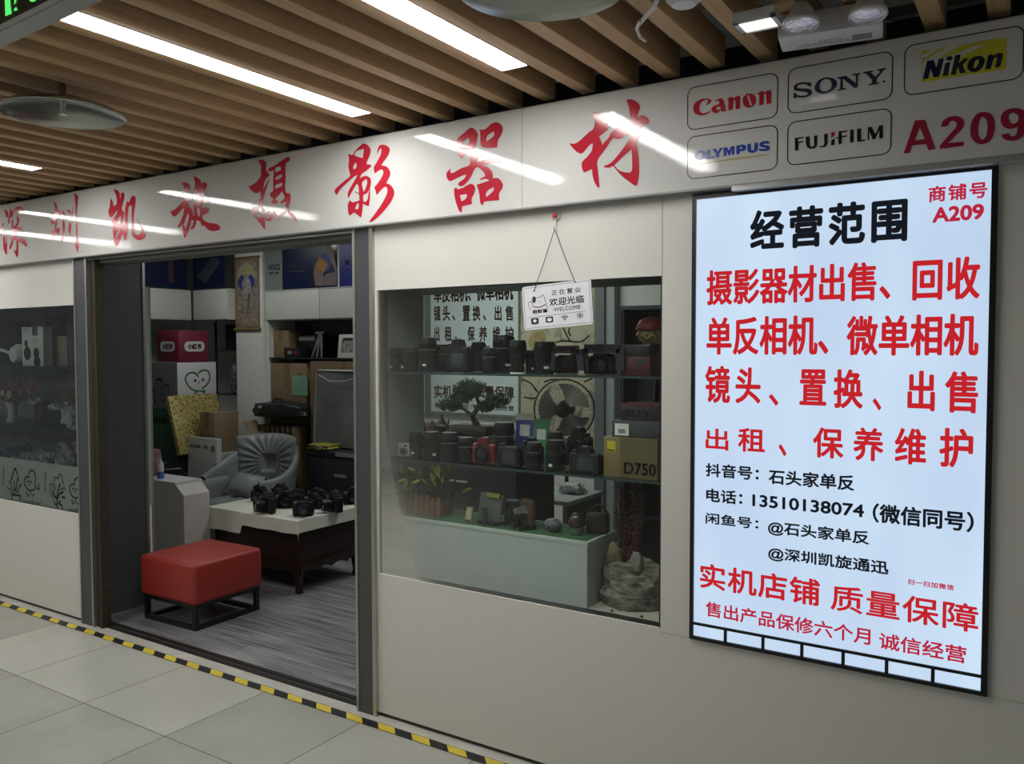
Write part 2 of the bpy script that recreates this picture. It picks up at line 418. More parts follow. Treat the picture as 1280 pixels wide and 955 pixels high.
obj('sign_panel', MB().span(-6.2, 0.344, 0.0, 0.044, 0.0, 0.365), PANEL, sign)
obj('sign_panel', MB().span(0.3465, 4.5, 0.0, 0.044, 0.0, 0.365), PANEL, sign)
s = MB(); s.span(-6.2, 4.5, -0.002, 0.044, -0.006, 0.0)
obj('edge_trim', s, mat('sign_edge', (0.30, 0.30, 0.29), 0.4), sign)
obj('lower_trim', MB().span(1.14, 4.5, -0.004, 0.04, -0.020, -0.006), mat('pale_aluminium', (0.62, 0.63, 0.65), 0.25, metal=0.6), sign)
def fpt(x, y): return onY(x, y, YF-0.0012) - SO
def trace(name, ox, oy, sc, shapes, m, smooth=True, k=3, sharp=75, parent=None, label=None):
    b = MB()
    for j, sh in enumerate(shapes):
        loops = [smooth_loop(l, k, sharp) if smooth else l for l in sh]
        b.poly(loops, lambda u, v: fpt(ox+u/sc, oy+v/sc))
    return obj(name, b, m, parent or sign, 0, label)
trace('brush_character', 0, 250, 12.73, [
 [[(62,145),(95,160),(128,195),(132,275),(95,275),(80,205)]],
 [[(155,140),(178,150),(190,185),(215,165),(260,115),(300,100),(345,115),(368,160),(362,205),(335,235),(300,230),(262,240),(268,215),(290,200),(300,165),(285,150),(262,175),(215,230),(195,270),(155,290),(155,350),(148,385),(132,370),(128,300),(150,230)]],
 [[(40,340),(60,420),(72,490),(70,550),(82,620),(85,700),(98,660),(100,580),(112,580),(112,800),(105,865),(95,870),(60,790),(50,690),(48,560),(28,480),(30,400)]],
 [[(180,300),(210,320),(212,420),(235,410),(262,375),(268,330),(262,250),(300,280),(305,350),(280,410),(265,440),(325,430),(350,470),(340,490),(290,495),(270,525),(255,590),(210,590),(215,530),(190,480),(188,400)]],
 [[(160,565),(215,570),(290,590),(380,620),(420,680),(438,730),(415,740),(360,700),(292,655),(292,760),(285,880),(272,915),(255,890),(220,800),(225,790),(252,815),(262,740),(260,640),(215,640),(195,720),(165,785),(150,780),(155,730),(185,640),(160,620)]]], RED)
trace('brush_character', 55, 235, 11.236, [
 [[(125,200),(155,205),(180,240),(190,300),(215,320),(222,360),(200,400),(170,430),(185,480),(175,560),(190,575),(220,550),(222,590),(195,645),(150,670),(110,665),(100,645),(125,600),(150,580),(150,500),(120,510),(90,460),(100,430),(130,380),(150,340),(155,280),(145,230)]],
 [[(250,315),(280,325),(292,355),(285,410),(275,450),(295,500),(290,600),(275,680),(255,770),(240,765),(245,690),(262,600),(255,500),(258,430),(248,380)]],
 [[(325,305),(350,300),(375,330),(385,375),(410,255),(415,260),(395,400),(380,430),(382,560),(372,650),(365,680),(350,640),(338,580),(350,500),(352,430),(362,380),(345,330),(325,345)]],
 [[(435,65),(460,95),(480,125),(478,160),(465,300),(462,420),(470,600),(480,720),(490,790),(470,915),(455,870),(430,765),(448,740),(450,600),(440,450),(440,250),(428,100)]]], RED)
trace('brush_character', 130, 230, 11.93, [
 [[(145,75),(205,95),(232,140),(238,220),(250,195),(252,140),(285,128),(308,155),(300,230),(275,320),(268,390),(292,410),(302,450),(280,560),(262,610),(235,600),(250,520),(245,470),(225,500),(200,560),(165,610),(130,600),(118,560),(150,500),(200,420),(190,400),(160,440),(130,480),(100,500),(75,470),(65,400),(85,330),(95,240),(110,215),(130,260),(145,330),(185,300),(190,230),(178,170),(155,110)]],
 [[(150,600),(262,590),(300,610),(352,640),(352,700),(335,800),(318,845),(300,820),(285,730),(255,790),(235,850),(205,920),(175,920),(150,880),(140,780),(132,690)], [(240,655),(225,720),(185,800),(180,770),(210,700)]],
 [[(345,250),(375,275),(395,215),(430,170),(470,200),(468,300),(452,400),(445,520),(445,640),(455,720),(480,755),(530,750),(552,690),(545,640),(485,520),(495,515),(545,610),(590,680),(625,750),(600,810),(540,835),(480,825),(430,780),(410,700),(410,500),(412,340),(400,320),(370,340),(360,420),(355,520),(355,650),(312,640),(312,400),(325,320)]]], RED)
trace('brush_character', 205, 215, 10.61, [
 [[(232,140),(290,140),(330,165),(350,205),(335,245),(300,255),(265,275),(235,310),(200,330),(195,325),(220,290),(258,240),(262,190)]],
 [[(390,65),(415,60),(460,90),(490,130),(495,160),(530,135),(565,150),(572,185),(555,225),(535,270),(530,335),(440,335),(405,270),(405,190),(412,140)]],
 [[(440,320),(530,320),(510,380),(495,420),(510,470),(570,465),(605,490),(590,530),(550,560),(510,575),(510,610),(540,650),(600,675),(700,690),(742,730),(735,765),(690,780),(630,782),(580,760),(530,710),(500,720),(480,660),(430,640),(425,690),(400,740),(375,762),(350,755),(380,700),(395,640),(360,640),(350,700),(320,790),(290,860),(268,870),(250,790),(245,690),(215,735),(180,730),(190,700),(225,640),(260,540),(265,470),(225,510),(170,570),(140,590),(105,570),(85,520),(110,515),(150,490),(220,420),(290,345),(335,305),(375,315),(380,350),(350,385),(315,410),(340,460),(380,520),(385,590),(400,550),(390,500),(385,440),(410,370)],
  [(470,460),(440,490),(435,520),(450,570),(475,600),(480,540)], [(325,545),(300,580),(275,660),(265,700),(285,755),(310,680),(330,590)]],
 [[(540,350),(560,310),(595,360),(597,375),(575,405),(530,415),(515,405)]]], RED)
trace('brush_character', 300, 190, 9.55, [
 [[(225,100),(265,92),(305,115),(315,150),(312,210),(350,270),(345,290),(320,310),(300,340),(275,440),(290,420),(345,315),(352,320),(320,420),(290,520),(275,600),(275,680),(300,700),(300,920),(285,915),(230,840),(165,760),(135,690),(155,655),(230,640),(225,690),(180,730),(200,770),(240,790),(255,740),(250,660),(230,580),(245,540),(240,470),(210,490),(170,485),(125,450),(100,405),(140,395),(190,360),(240,300),(250,240),(248,150),(225,125)]],
 [[(340,190),(400,170),(470,120),(540,75),(575,58),(597,75),(585,110),(545,150),(545,300),(540,440),(560,490),(590,490),(602,530),(600,590),(580,660),(540,640),(550,590),(490,625),(475,605),(520,560),(530,530),(500,470),(460,520),(420,560),(455,590),(450,620),(400,620),(365,605),(400,560),(365,530),(358,490),(395,460),(395,330),(405,220),(345,235)],
  [(425,190),(480,172),(493,212),(425,243)], [(428,300),(497,264),(500,300),(428,337)], [(425,395),(503,364),(495,408),(420,438)]],
 [[(310,715),(350,705),(385,735),(410,690),(430,740),(470,780),(460,810),(420,790),(390,790),(360,825),(320,820),(310,790),(350,790),(355,760),(330,740)]],
 [[(470,750),(520,715),(545,705),(550,725),(515,755),(480,765)]],
 [[(540,630),(585,650),(600,720),(640,740),(680,810),(675,830),(640,800),(580,740),(560,690)]]], RED)
trace('brush_character', 410, 175, 8.68, [
 [[(220,150),(265,165),(300,110),(350,60),(385,38),(430,55),(462,100),(455,160),(430,220),(415,262),(462,268),(465,290),(420,330),(365,370),(345,420),(290,510),(240,600),(225,632),(213,600),(225,550),(270,470),(320,380),(280,400),(190,480),(130,540),(95,600),(80,580),(72,545),(100,510),(180,440),(240,390),(228,330),(220,280),(228,220)],
  [(285,165),(310,120),(390,95),(385,140),(375,195),(335,185)], [(300,245),(275,290),(280,320),(305,300),(310,270)]],
 [[(330,430),(370,400),(410,390),(450,405),(467,440),(460,510),(430,570),(395,590),(382,610),(382,660),(375,760),(360,845),(340,830),(285,785),(235,822),(220,790),(215,700),(240,648),(265,675),(340,655),(335,590),(295,570),(300,560),(335,575),(330,500),(310,470)], [(375,455),(415,420),(425,460),(405,530),(385,560),(370,490)], [(325,680),(300,730),(295,750),(325,750),(335,710)]],
 [[(455,520),(458,600),(450,680),(445,718),(415,710),(380,690),(375,655),(405,675),(430,640),(440,580)]],
 [[(535,160),(535,110),(555,65),(590,50),(645,65),(670,105),(650,170),(600,240),(580,275),(640,290),(675,350),(665,400),(630,470),(680,490),(718,560),(700,640),(640,730),(560,820),(490,880),(445,895),(460,865),(530,770),(590,680),(640,580),(640,520),(610,510),(570,550),(525,600),(520,560),(505,515),(540,470),(590,390),(600,340),(575,320),(540,340),(505,365),(497,300),(530,240),(570,160),(580,100),(565,90),(545,130)]]], RED)
trace('brush_character', 550, 145, 7.64, [
 [[(165,220),(230,160),(290,112),(330,125),(362,170),(355,220),(335,300),(300,320),(200,310),(150,290)], [(215,255),(245,225),(275,210),(280,250),(230,290)]],
 [[(155,295),(250,310),(350,335),(372,380),(355,440),(430,415),(500,398),(560,420),(625,455),(570,445),(500,448),(400,470),(460,490),(500,540),(505,595),(560,595),(600,650),(595,690),(565,740),(565,805),(480,810),(420,820),(412,855),(385,830),(375,740),(350,655),(400,640),(470,615),(440,600),(385,610),(380,600),(430,575),(420,540),(365,490),(330,510),(290,590),(240,650),(200,672),(170,655),(185,630),(230,600),(250,560),(210,570),(150,600),(95,622),(65,590),(62,545),(90,510),(105,500),(95,530),(120,545),(200,500),(280,470),(290,420),(280,370),(250,365),(205,410),(175,370)], [(440,735),(470,700),(515,680),(505,720),(440,775)]],
 [[(375,130),(430,125),(490,75),(540,58),(585,85),(600,125),(585,180),(555,230),(545,300),(480,305),(400,295),(385,240),(385,170)], [(450,195),(480,165),(515,150),(510,195),(440,245)]],
 [[(135,690),(160,685),(165,700),(220,685),(270,655),(310,650),(335,685),(325,740),(300,790),(305,840),(250,855),(215,865),(208,925),(180,900),(150,820),(135,740)], [(190,755),(255,745),(250,785),(205,815)]]], RED)
trace('brush_character', 705, 115, 7.64, [
 [[(265,195),(310,195),(355,215),(375,260),(372,295),(405,295),(428,325),(415,360),(370,400),(335,425),(355,470),(365,505),(430,430),(440,400),(490,355),(560,320),(625,285),(628,200),(615,130),(595,75),(640,70),(700,95),(727,140),(715,190),(695,245),(740,222),(785,235),(815,275),(800,305),(760,320),(715,385),(722,430),(695,480),(710,600),(718,770),(700,880),(680,895),(620,855),(550,800),(480,720),(470,705),(430,722),(385,718),(380,708),(440,680),(500,620),(570,530),(630,435),(625,395),(570,430),(520,450),(465,445),(400,540),(320,650),(325,760),(340,910),(325,915),(290,860),(272,790),(268,735),(190,770),(170,720),(175,665),(220,620),(265,560),(275,490),(240,510),(200,560),(165,588),(120,570),(80,530),(50,490),(100,493),(150,465),(230,390),(280,350),(292,290),(285,230)],
  [(645,545),(560,620),(480,700),(530,750),(600,768),(645,755),(650,650)]]], RED)
# brand boxes
def rrect(u0, v0, u1, v1, r, n=6):
    out = []
    for cx, cy, a0 in ((u1-r, v1-r, 0), (u0+r, v1-r, 90), (u0+r, v0+r, 180), (u1-r, v0+r, 270)):
        for i in range(n+1):
            a = math.radians(a0+90*i/n); out.append((cx+r*math.cos(a), cy+r*math.sin(a)))
    return out
def brand_box(tl, br):
    a = fpt(*tl); c = fpt(*br); x0, x1, z0, z1 = a.x, c.x, c.z, a.z
    b = MB().poly([rrect(x0, z0, x1, z1, 0.026), rrect(x0+0.003, z0+0.003, x1-0.003, z1-0.003, 0.023)], lambda u, v: Vector((u, -0.001, v)))
    return obj('brand_outline', b, NAVY, sign, 0)
bb = [brand_box((859.2, 110), (972.2, 146.7)), brand_box((984.9, 86.3), (1115.6, 123.5)), brand_box((859, 171.4), (972, 211.7)), brand_box((984.2, 153), (1114, 192.4)), brand_box((1130.6, 57.3), (1279.4, 98))]
trace('brand_lettering', 855, 90, 10.667, [
 [[(365,385),(350,410),(295,450),(310,410),(325,370),(290,370),(240,395),(210,440),(205,500),(235,550),(280,550),(320,535),(352,515),(340,540),(290,570),(230,580),(170,565),(130,525),(125,460),(160,400),(220,365),(290,352),(340,360)]],
 [[(395,405),(440,370),(490,350),(525,375),(545,440),(560,520),(505,528),(500,500),(465,530),(425,550),(380,530),(365,495),(390,455),(440,435),(470,425),(465,385),(430,390)], [(430,480),(460,460),(485,465),(490,490),(455,505),(435,500)]],
 [[(565,365),(610,335),(645,330),(655,355),(690,330),(735,312),(748,340),(745,490),(690,497),(682,375),(655,375),(650,500),(590,512),(592,370)]],
 [[(868,285),(925,300),(958,360),(950,420),(900,465),(850,475),(800,445),(780,385),(795,330),(830,295)], [(840,312),(865,308),(905,440),(880,450)]],
 [[(965,300),(1020,260),(1055,250),(1065,280),(1100,255),(1145,238),(1165,270),(1160,420),(1100,428),(1095,295),(1065,295),(1060,435),(1000,445),(1002,300)]]], RED, sharp=60)
trace('brand_lettering', 980, 65, 9.143, [
 [[(305,340),(312,395),(285,390),(250,370),(190,370),(150,390),(155,410),(200,415),(280,420),(318,445),(315,480),(270,510),(200,522),(140,515),(135,528),(110,528),(110,470),(135,470),(150,490),(200,500),(260,490),(275,470),(250,458),(180,450),(125,440),(110,410),(125,375),(180,350),(240,345),(280,350)]],
 [[(480,290),(550,298),(600,335),(602,385),(560,435),(490,468),(420,475),(360,445),(350,395),(385,335),(430,303)], [(480,310),(530,325),(545,370),(530,420),(470,450),(420,435),(405,390),(420,345),(450,318)]]], NAVY)
trace('brand_lettering', 980, 65, 9.143, [
 [[(612,290),(705,270),(820,355),(818,265),(785,272),(782,252),(875,238),(875,255),(845,262),(840,405),(800,410),(672,305),(675,415),(712,410),(712,425),(612,445),(610,430),(640,422),(645,305),(615,310)]],
 [[(905,230),(1015,208),(1018,222),(990,230),(1045,285),(1105,218),(1070,218),(1068,200),(1165,178),(1162,195),(1140,205),(1060,310),(1058,350),(1088,345),(1088,360),(965,382),(962,368),(1000,362),(1005,318),(935,245),(908,248)]],
 [[(1127,338),(1145,320),(1163,335),(1145,355)]]], NAVY, smooth=False)
def fascia_text(name, s, tl, br, m, bold=0.0, gap_=1.0, shear=0.0):
    a = fpt(*tl); c = fpt(*br)
    return obj(name, bold_text(s, lambda u, v: Vector((u, -0.0012, v)), a.x, c.x, c.z, a.z, bold, gap_), m, sign, 0)
trace('brand_lettering', 855, 155, 10.667, [
 [[(140,430),(150,385),(190,355),(240,352),(285,375),(290,410),(275,445),(230,475),(180,478),(150,460)], [(195,400),(220,380),(240,390),(238,420),(215,450),(195,440)]],
 [[(845,265),(890,260),(893,345),(915,352),(935,340),(940,252),(985,248),(980,335),(955,372),(905,385),(860,370),(845,340)]],
 [[(1140,262),(1095,262),(1060,265),(1060,280),(1110,285),(1145,305),(1140,340),(1100,358),(1040,362),(1000,350),(1000,325),(1045,330),(1090,330),(1095,318),(1040,310),(1005,290),(1010,255),(1050,232),(1110,226),(1140,240)]]], BLUEV, sharp=60)
trace('brand_lettering', 855, 155, 10.667, [
 [[(305,350),(350,342),(352,435),(405,428),(405,455),(308,468)]], [[(375,335),(425,328),(450,370),(480,320),(520,315),(470,395),(470,440),(425,447),(425,400)]],
 [[(525,315),(575,308),(600,355),(625,300),(675,292),(672,408),(640,412),(640,340),(615,415),(595,418),(568,350),(565,425),(527,430)]],
 [[(697,290),(790,272),(825,285),(832,320),(810,355),(745,365),(742,398),(697,405)], [(745,308),(775,303),(778,328),(745,335)]]], BLUEV, smooth=False)
trace('brand_underline', 855, 155, 10.667, [[[(135,538),(640,460),(1140,398),(1135,412),(640,480),(140,548)]]], GOLD, smooth=False)
trace('brand_lettering', 980, 135, 9.143, [
 [[(122,342),(225,330),(222,345),(160,355),(162,385),(222,375),(222,390),(165,402),(165,482),(125,487)]],
 [[(248,328),(290,322),(295,430),(320,445),(345,430),(342,318),(383,310),(380,420),(355,460),(300,468),(262,450),(250,400)]],
 [[(458,298),(500,290),(498,410),(470,445),(405,452),(403,440),(450,430),(460,410)]],
 [[(540,372),(578,345),(578,420),(538,428)]],
 [[(622,268),(725,255),(725,270),(660,280),(660,320),(722,310),(722,325),(660,338),(660,408),(622,418),(622,345),(595,350),(595,340),(622,330)]],
 [[(755,250),(795,243),(795,390),(755,397)]], [[(835,240),(878,232),(878,365),(932,360),(930,375),(835,387)]],
 [[(960,220),(1000,212),(1045,300),(1090,200),(1130,192),(1130,345),(1088,350),(1088,255),(1040,355),(1015,360),(975,265),(972,365),(955,368)]]], BLK, smooth=False)
trace('brand_accent', 980, 135, 9.143, [[[(538,280),(580,272),(578,310),(540,350)]]], RED, smooth=False)
trace('shop_number', 1120, 120, 8, [
 [[(75,575),(190,245),(290,238),(395,530),(325,542),(300,480),(160,495),(140,568)], [(240,310),(185,445),(285,430)]]], MAROON, smooth=False)
trace('shop_number', 1120, 120, 8, [
 [[(450,310),(470,250),(530,210),(600,200),(660,220),(682,270),(660,330),(600,390),(520,470),(680,455),(675,498),(440,528),(445,490),(540,380),(600,310),(605,270),(575,248),(540,255),(520,300)]],
 [[(870,160),(940,175),(980,230),(990,310),(970,400),(920,465),(850,482),(790,460),(750,400),(745,320),(765,240),(810,180)], [(870,205),(905,235),(915,310),(900,400),(870,440),(840,430),(822,370),(825,290),(840,230)]],
 [[(1050,390),(1125,370),(1150,405),(1190,400),(1210,360),(1215,310),(1150,330),(1080,310),(1048,255),(1055,190),(1100,140),(1180,120),(1250,130),(1290,160),(1310,220),(1300,330),(1270,400),(1210,440),(1140,447),(1080,430)], [(1170,165),(1215,185),(1225,230),(1200,270),(1165,280),(1135,255),(1125,210),(1140,180)]]], MAROON, sharp=50)
fp2 = fpt
def fpt(x, y): return onY(x, y, YF-0.0008) - SO
trace('brand_field', 1130, 45, 8.533, [
 [[(1095,15),(1088,352),(620,425),(190,495),(190,455),(300,420),(560,360),(560,250),(760,140),(900,85),(760,105),(620,165),(430,230),(360,235),(480,170),(620,95),(800,60),(950,35)]],
 [[(185,160),(300,150),(240,180),(185,210)]], [[(215,245),(330,160),(430,120),(480,112),(330,190),(250,245)]], [[(190,235),(240,225),(200,300),(188,300)]], [[(190,330),(205,310),(200,380),(190,420)]]], YEL, smooth=False)
fpt = fp2
trace('brand_lettering', 1130, 45, 8.533, [
 [[(198,462),(248,265),(318,255),(345,340),(370,245),(428,235),(375,435),(315,442),(285,350),(258,455)]],
 [[(410,432),(440,290),(495,275),(470,420)]], [[(450,240),(465,220),(490,212),(515,220),(522,240),(505,258),(480,264),(455,258)]],
 [[(500,415),(545,205),(605,195),(585,290),(640,240),(695,235),(625,310),(660,390),(600,400),(570,325),(555,410)]]], NAVY, smooth=False)
trace('brand_lettering', 1130, 45, 8.533, [
 [[(770,215),(830,215),(862,250),(850,310),(800,370),(735,385),(685,360),(675,310),(705,250)], [(785,245),(800,265),(780,320),(755,345),(742,330),(755,275)]],
 [[(865,358),(900,200),(950,195),(950,210),(1010,180),(1055,185),(1055,220),(1025,330),(970,338),(995,225),(960,235),(925,350)]]], NAVY, sharp=55)

# ------------------------------------------------------------------ lit advertising board
board = thing('lightbox_board', 'large lit white advertising board with red and black text in a black frame', 'lightbox', (-0.565, 0, 0.625))
BO = board.location.copy()
bx0, bx1, bz0, bz1 = -1.005, -0.1215, 0.622, 2.1255
ix0, ix1, iz0, iz1 = -0.992, -0.1375, 0.634, 2.108
f = MB()
YB = -0.012
f.span(bx0, ix0, YB, 0.0, bz0, bz1).span(ix1, bx1, YB, 0.0, bz0, bz1).span(ix0, ix1, YB, 0.0, iz1, bz1).span(ix0, ix1, YB, 0.0, bz0, iz0)
for v in f.bm.verts: v.co -= BO
fr = obj('frame', f, BLACKM, board)
def lit_panel(name, col, es):
    m, nt, b = nodes(name); N = nt.nodes.new; L = nt.links.new
    tc = N('ShaderNodeTexCoord'); mp = N('ShaderNodeMapping'); mp.inputs['Scale'].default_value = (2.2, 1, 0.8); L(tc.outputs['Object'], mp.inputs[0])
    nz = N('ShaderNodeTexNoise'); nz.inputs['Scale'].default_value = 1.6; L(mp.outputs[0], nz.inputs['Vector'])
    rp = N('ShaderNodeValToRGB'); rp.color_ramp.elements[0].color = tuple(c*0.90 for c in col)+(1,); rp.color_ramp.elements[1].color = tuple(min(1, c*1.08) for c in col)+(1,)
    rp.color_ramp.elements[0].position = 0.3; rp.color_ramp.elements[1].position = 0.7
    L(nz.outputs['Fac'], rp.inputs[0]); L(rp.outputs[0], b.inputs['Emission Color']); b.inputs['Emission Strength'].default_value = es
    b.inputs['Base Color'].default_value = (0.05, 0.05, 0.05, 1); b.inputs['Roughness'].default_value = 0.25
    return m
LIT = lit_panel('backlit_white_film', (0.60, 0.76, 1.0), BOARD_STRENGTH)
def bbox_span(x0, x1, y0, y1, z0, z1): return MB().span(x0-BO.x, x1-BO.x, y0, y1, z0-BO.z, z1-BO.z)
obj('lit_panel', bbox_span(ix0, ix1, -0.004, 0.0, iz0, iz1), LIT, board)
g = MB()
for z in (0.672,): g.span(ix0-BO.x, ix1-BO.x, -0.0085, -0.004, z-BO.z, z+0.009-BO.z)
for x in (-0.881, -0.756, -0.633, -0.509, -0.385, -0.260): g.span(x-0.005-BO.x, x+0.005-BO.x, -0.0085, -0.004, iz0-BO.z, 0.672-BO.z)
obj('divider_bars', g, BLACKM, board)
def lit_ink(name, col, em):
    m = mat(name, col, 0.3, var=0.0, emit=em, es=1.0); return m
LRED = lit_ink('backlit_red_ink', (0.1, 0.004, 0.004), (0.47, 0.016, 0.022)); LBLK = lit_ink('backlit_black_ink', (0.01, 0.01, 0.01), (0.008, 0.010, 0.014))
LCRI = lit_ink('backlit_crimson_ink', (0.1, 0.01, 0.02), (0.42, 0.016, 0.045))
def bpoint(x, y): return onY(x, y, -0.005)
def board_text(name, s, tl, br, m, bold=0.03, gap_=1.0):
    a = bpoint(*tl); c = bpoint(*br)
    return obj(name, bold_text(s, lambda u, v: Vector((u-BO.x, -0.0052, v-BO.z)), a.x, c.x, c.z, a.z, bold, gap_), m, board, 0)
board_text('heading', '经营范围', (937.8, 263.6), (1134, 301.3), LBLK, 0.030, 1.22)
board_text('heading', '商铺号', (1160.8, 233.2), (1234, 247), LCRI, 0.026, 1.15)
board_text('heading', 'A209', (1165.6, 259.5), (1229.9, 274), LCRI, 0.035, 1.0)
board_text('service_line', '摄影器材出售、', (883.2, 338), (1113, 375), LRED, 0.022)
board_text('service_line', '回收', (1141, 324), (1224.7, 373.5), LRED, 0.022, 1.08)
board_text('service_line', '单反相机、', (883.2, 396.7), (1035.5, 444), LRED, 0.022)
board_text('service_line', '微单相机', (1058.5, 395), (1223, 445), LRED, 0.022)
# wide-set lines: character by character, evenly centred as on the board
def spaced(s, cells, tl_y, ref, m, bold, name):
    for ch, (xa, xb, ya, yb) in zip(s, cells): board_text(name, ch, (xa, ya), (xb, yb), m, bold)
def X1(v): return 840+v/2.893
def Y1(v): return 190+v/2.893
def X2(v): return 840+v/2.809
def Y2(v): return 540+v/2.809
for ch, xa, xb, ya, yb in (('镜',120,210,772,910),('头',230,320,778,912),('、',350,385,875,918),('置',462,558,785,918),('换',585,690,785,930),('、',725,757,890,935),('出',853,950,790,938),('售',988,1106,792,946)):
    board_text('service_line', ch, (X1(xa), Y1(ya)), (X1(xb), Y1(yb)), LRED, 0.022)
r4 = (('出',118,198,-14,66),('租',232,326,-16,74),('、',374,402,42,86),('保',495,602,-18,96),('养',637,742,-18,106),('维',783,892,-16,118),('护',940,1056,-16,130))
for ch, xa, xb, ya, yb in r4: board_text('service_line', ch, (X2(xa), Y2(ya)), (X2(xb), Y2(yb)), LRED, 0.022)
board_text('contact_line', '抖音号：', (882, 578.4), (948.5, 601), LBLK, 0.028)
board_text('contact_line', '石头家单反', (960.8, 586), (1067.8, 614), LBLK, 0.028)
board_text('contact_line', '电话：', (882.7, 610), (928, 631.5), LBLK, 0.028)
board_text('contact_line', '13510138074', (940.5, 617.5), (1080, 647), LBLK, 0.028)
board_text('contact_line', '（微信同号）', (1091, 628.5), (1217, 666), LBLK, 0.028)
board_text('contact_line', '闲鱼号：', (882, 640.4), (948, 662), LBLK, 0.028)
board_text('contact_line', '@石头家单反', (960, 650), (1086.3, 683.5), LBLK, 0.028)
board_text('contact_line', '@深圳凯旋通迅', (960.3, 682.5), (1110.6, 720.8), LBLK, 0.028)
board_text('slogan', '实机店铺', (874.9, 703), (1024.5, 758.5), LRED, 0.022, 1.06)
board_text('slogan', '质量保障', (1038.5, 729.5), (1222.7, 792), LRED, 0.017, 1.06)
board_text('slogan', '售出产品保修六个月', (882, 751), (1088, 807), LCRI, 0.020)
board_text('slogan', '诚信经营', (1099, 790), (1207.7, 830), LCRI, 0.020)
board_text('caption', '扫一扫加微信', (1134.8, 723.3), (1192.4, 738.3), LCRI, 0.03, 1.1)

# ------------------------------------------------------------------ hazard tape along the foot of the shopfront
def tape_mat():
    m, nt, b = nodes('hazard_tape_stripes'); N = nt.nodes.new; L = nt.links.new
    tc = N('ShaderNodeTexCoord'); sp = N('ShaderNodeSeparateXYZ'); L(tc.outputs['Object'], sp.inputs[0])
    a = N('ShaderNodeMath'); a.operation = 'MULTIPLY_ADD'; L(sp.outputs[1], a.inputs[0]); a.inputs[1].default_value = 1.0; L(sp.outputs[0], a.inputs[2])
    d = N('ShaderNodeMath'); d.operation = 'DIVIDE'; L(a.outputs[0], d.inputs[0]); d.inputs[1].default_value = 0.1855
    o = N('ShaderNodeMath'); o.operation = 'ADD'; L(d.outputs[0], o.inputs[0]); o.inputs[1].default_value = 50.65
    f_ = N('ShaderNodeMath'); f_.operation = 'FRACT'; L(o.outputs[0], f_.inputs[0])
    g_ = N('ShaderNodeMath'); g_.operation = 'LESS_THAN'; L(f_.outputs[0], g_.inputs[0]); g_.inputs[1].default_value = 0.5
    nz = N('ShaderNodeTexNoise'); nz.inputs['Scale'].default_value = 14; L(tc.outputs['Object'], nz.inputs['Vector'])
    mx = N('ShaderNodeMixRGB'); L(g_.outputs[0], mx.inputs[0]); mx.inputs[1].default_value = (0.80, 0.63, 0.06, 1); mx.inputs[2].default_value = (0.012, 0.012, 0.016, 1)
    m2 = N('ShaderNodeMixRGB'); m2.blend_type = 'MULTIPLY'; m2.inputs[0].default_value = 0.35; L(mx.outputs[0], m2.inputs[1]); L(nz.outputs['Fac'], m2.inputs[2])
    L(m2.outputs[0], b.inputs['Base Color']); b.inputs['Roughness'].default_value = 0.45
    return m
tp = obj('hazard_tape', MB().span(-7.5, 2.5, -0.095, -0.052, 0.003, 0.0042), tape_mat())
tag(tp, 'black and yellow striped hazard tape stuck on the floor along the shopfront', 'tape')
# ------------------------------------------------------------------ things under the slat ceiling
DISC = mat('stainless_disc', (0.42, 0.44, 0.42), 0.22, metal=0.95, var=0.1, scale=4)
CHROME = mat('chrome', (0.65, 0.65, 0.63), 0.15, metal=1.0, var=0.0)
def heat_disc(loc, label, r=0.205):
    t = thing('sprinkler_disc', label, 'sprinkler disc', loc, 0, 'round metal discs above the sprinklers')
    obj('dish', MB().lathe([(0.0, 0.052), (0.05, 0.05), (r*0.55, 0.040), (r*0.85, 0.020), (r*0.97, 0.004), (r, 0.0), (r*0.99, -0.002), (r*0.955, 0.004), (r*0.84, 0.014), (r*0.55, 0.032), (0.05, 0.042), (0.0, 0.044)], n=56), DISC, t)
    p = MB(); p.cyl((0, 0, 0.044), (0, 0, 0.20), 0.012, n=12); obj('pipe', p, CHROME, t)
    h = MB(); h.cyl((0, 0, 0.044), (0, 0, 0.020), 0.011, 0.008, n=12); h.cyl((0, 0, 0.006), (0, 0, 0.02), 0.004, n=8); h.cyl((0, 0, -0.002), (0, 0, 0.0), 0.014, n=12)
    h.tube([(0.008, 0, 0.02), (0.013, 0, 0.012), (0.006, 0, 0.0)], 0.002, 6).tube([(-0.008, 0, 0.02), (-0.013, 0, 0.012), (-0.006, 0, 0.0)], 0.002, 6)
    obj('sprinkler_head', h, CHROME, t)
    return t
c1 = onZ(79, 139, 2.455)
heat_disc((c1.x, c1.y, 2.445), 'round metal sprinkler disc under the slats at upper left')
c2 = onZ(688, -12, 2.44)
heat_disc((c2.x-0.01, c2.y-0.02, 2.445), 'round metal sprinkler disc cut by the top edge, right of the middle light')
# pale cables beside the right disc
cb = MB(); P_ = [onZ(x, y, 2.50) for x, y in ((824, -6), (818, 8), (806, 22), (799, 30))]
cb.tube(P_, 0.006, 8); cb.tube([onZ(x, y, 2.49) for x, y in ((800, 26), (796, 36), (800, 46), (807, 51))], 0.005, 8)
tag(obj('flexible_conduit', cb, mat('pale_conduit', (0.55, 0.56, 0.55), 0.5)), 'pale flexible cable curling down between slats beside the small dome', 'cable')
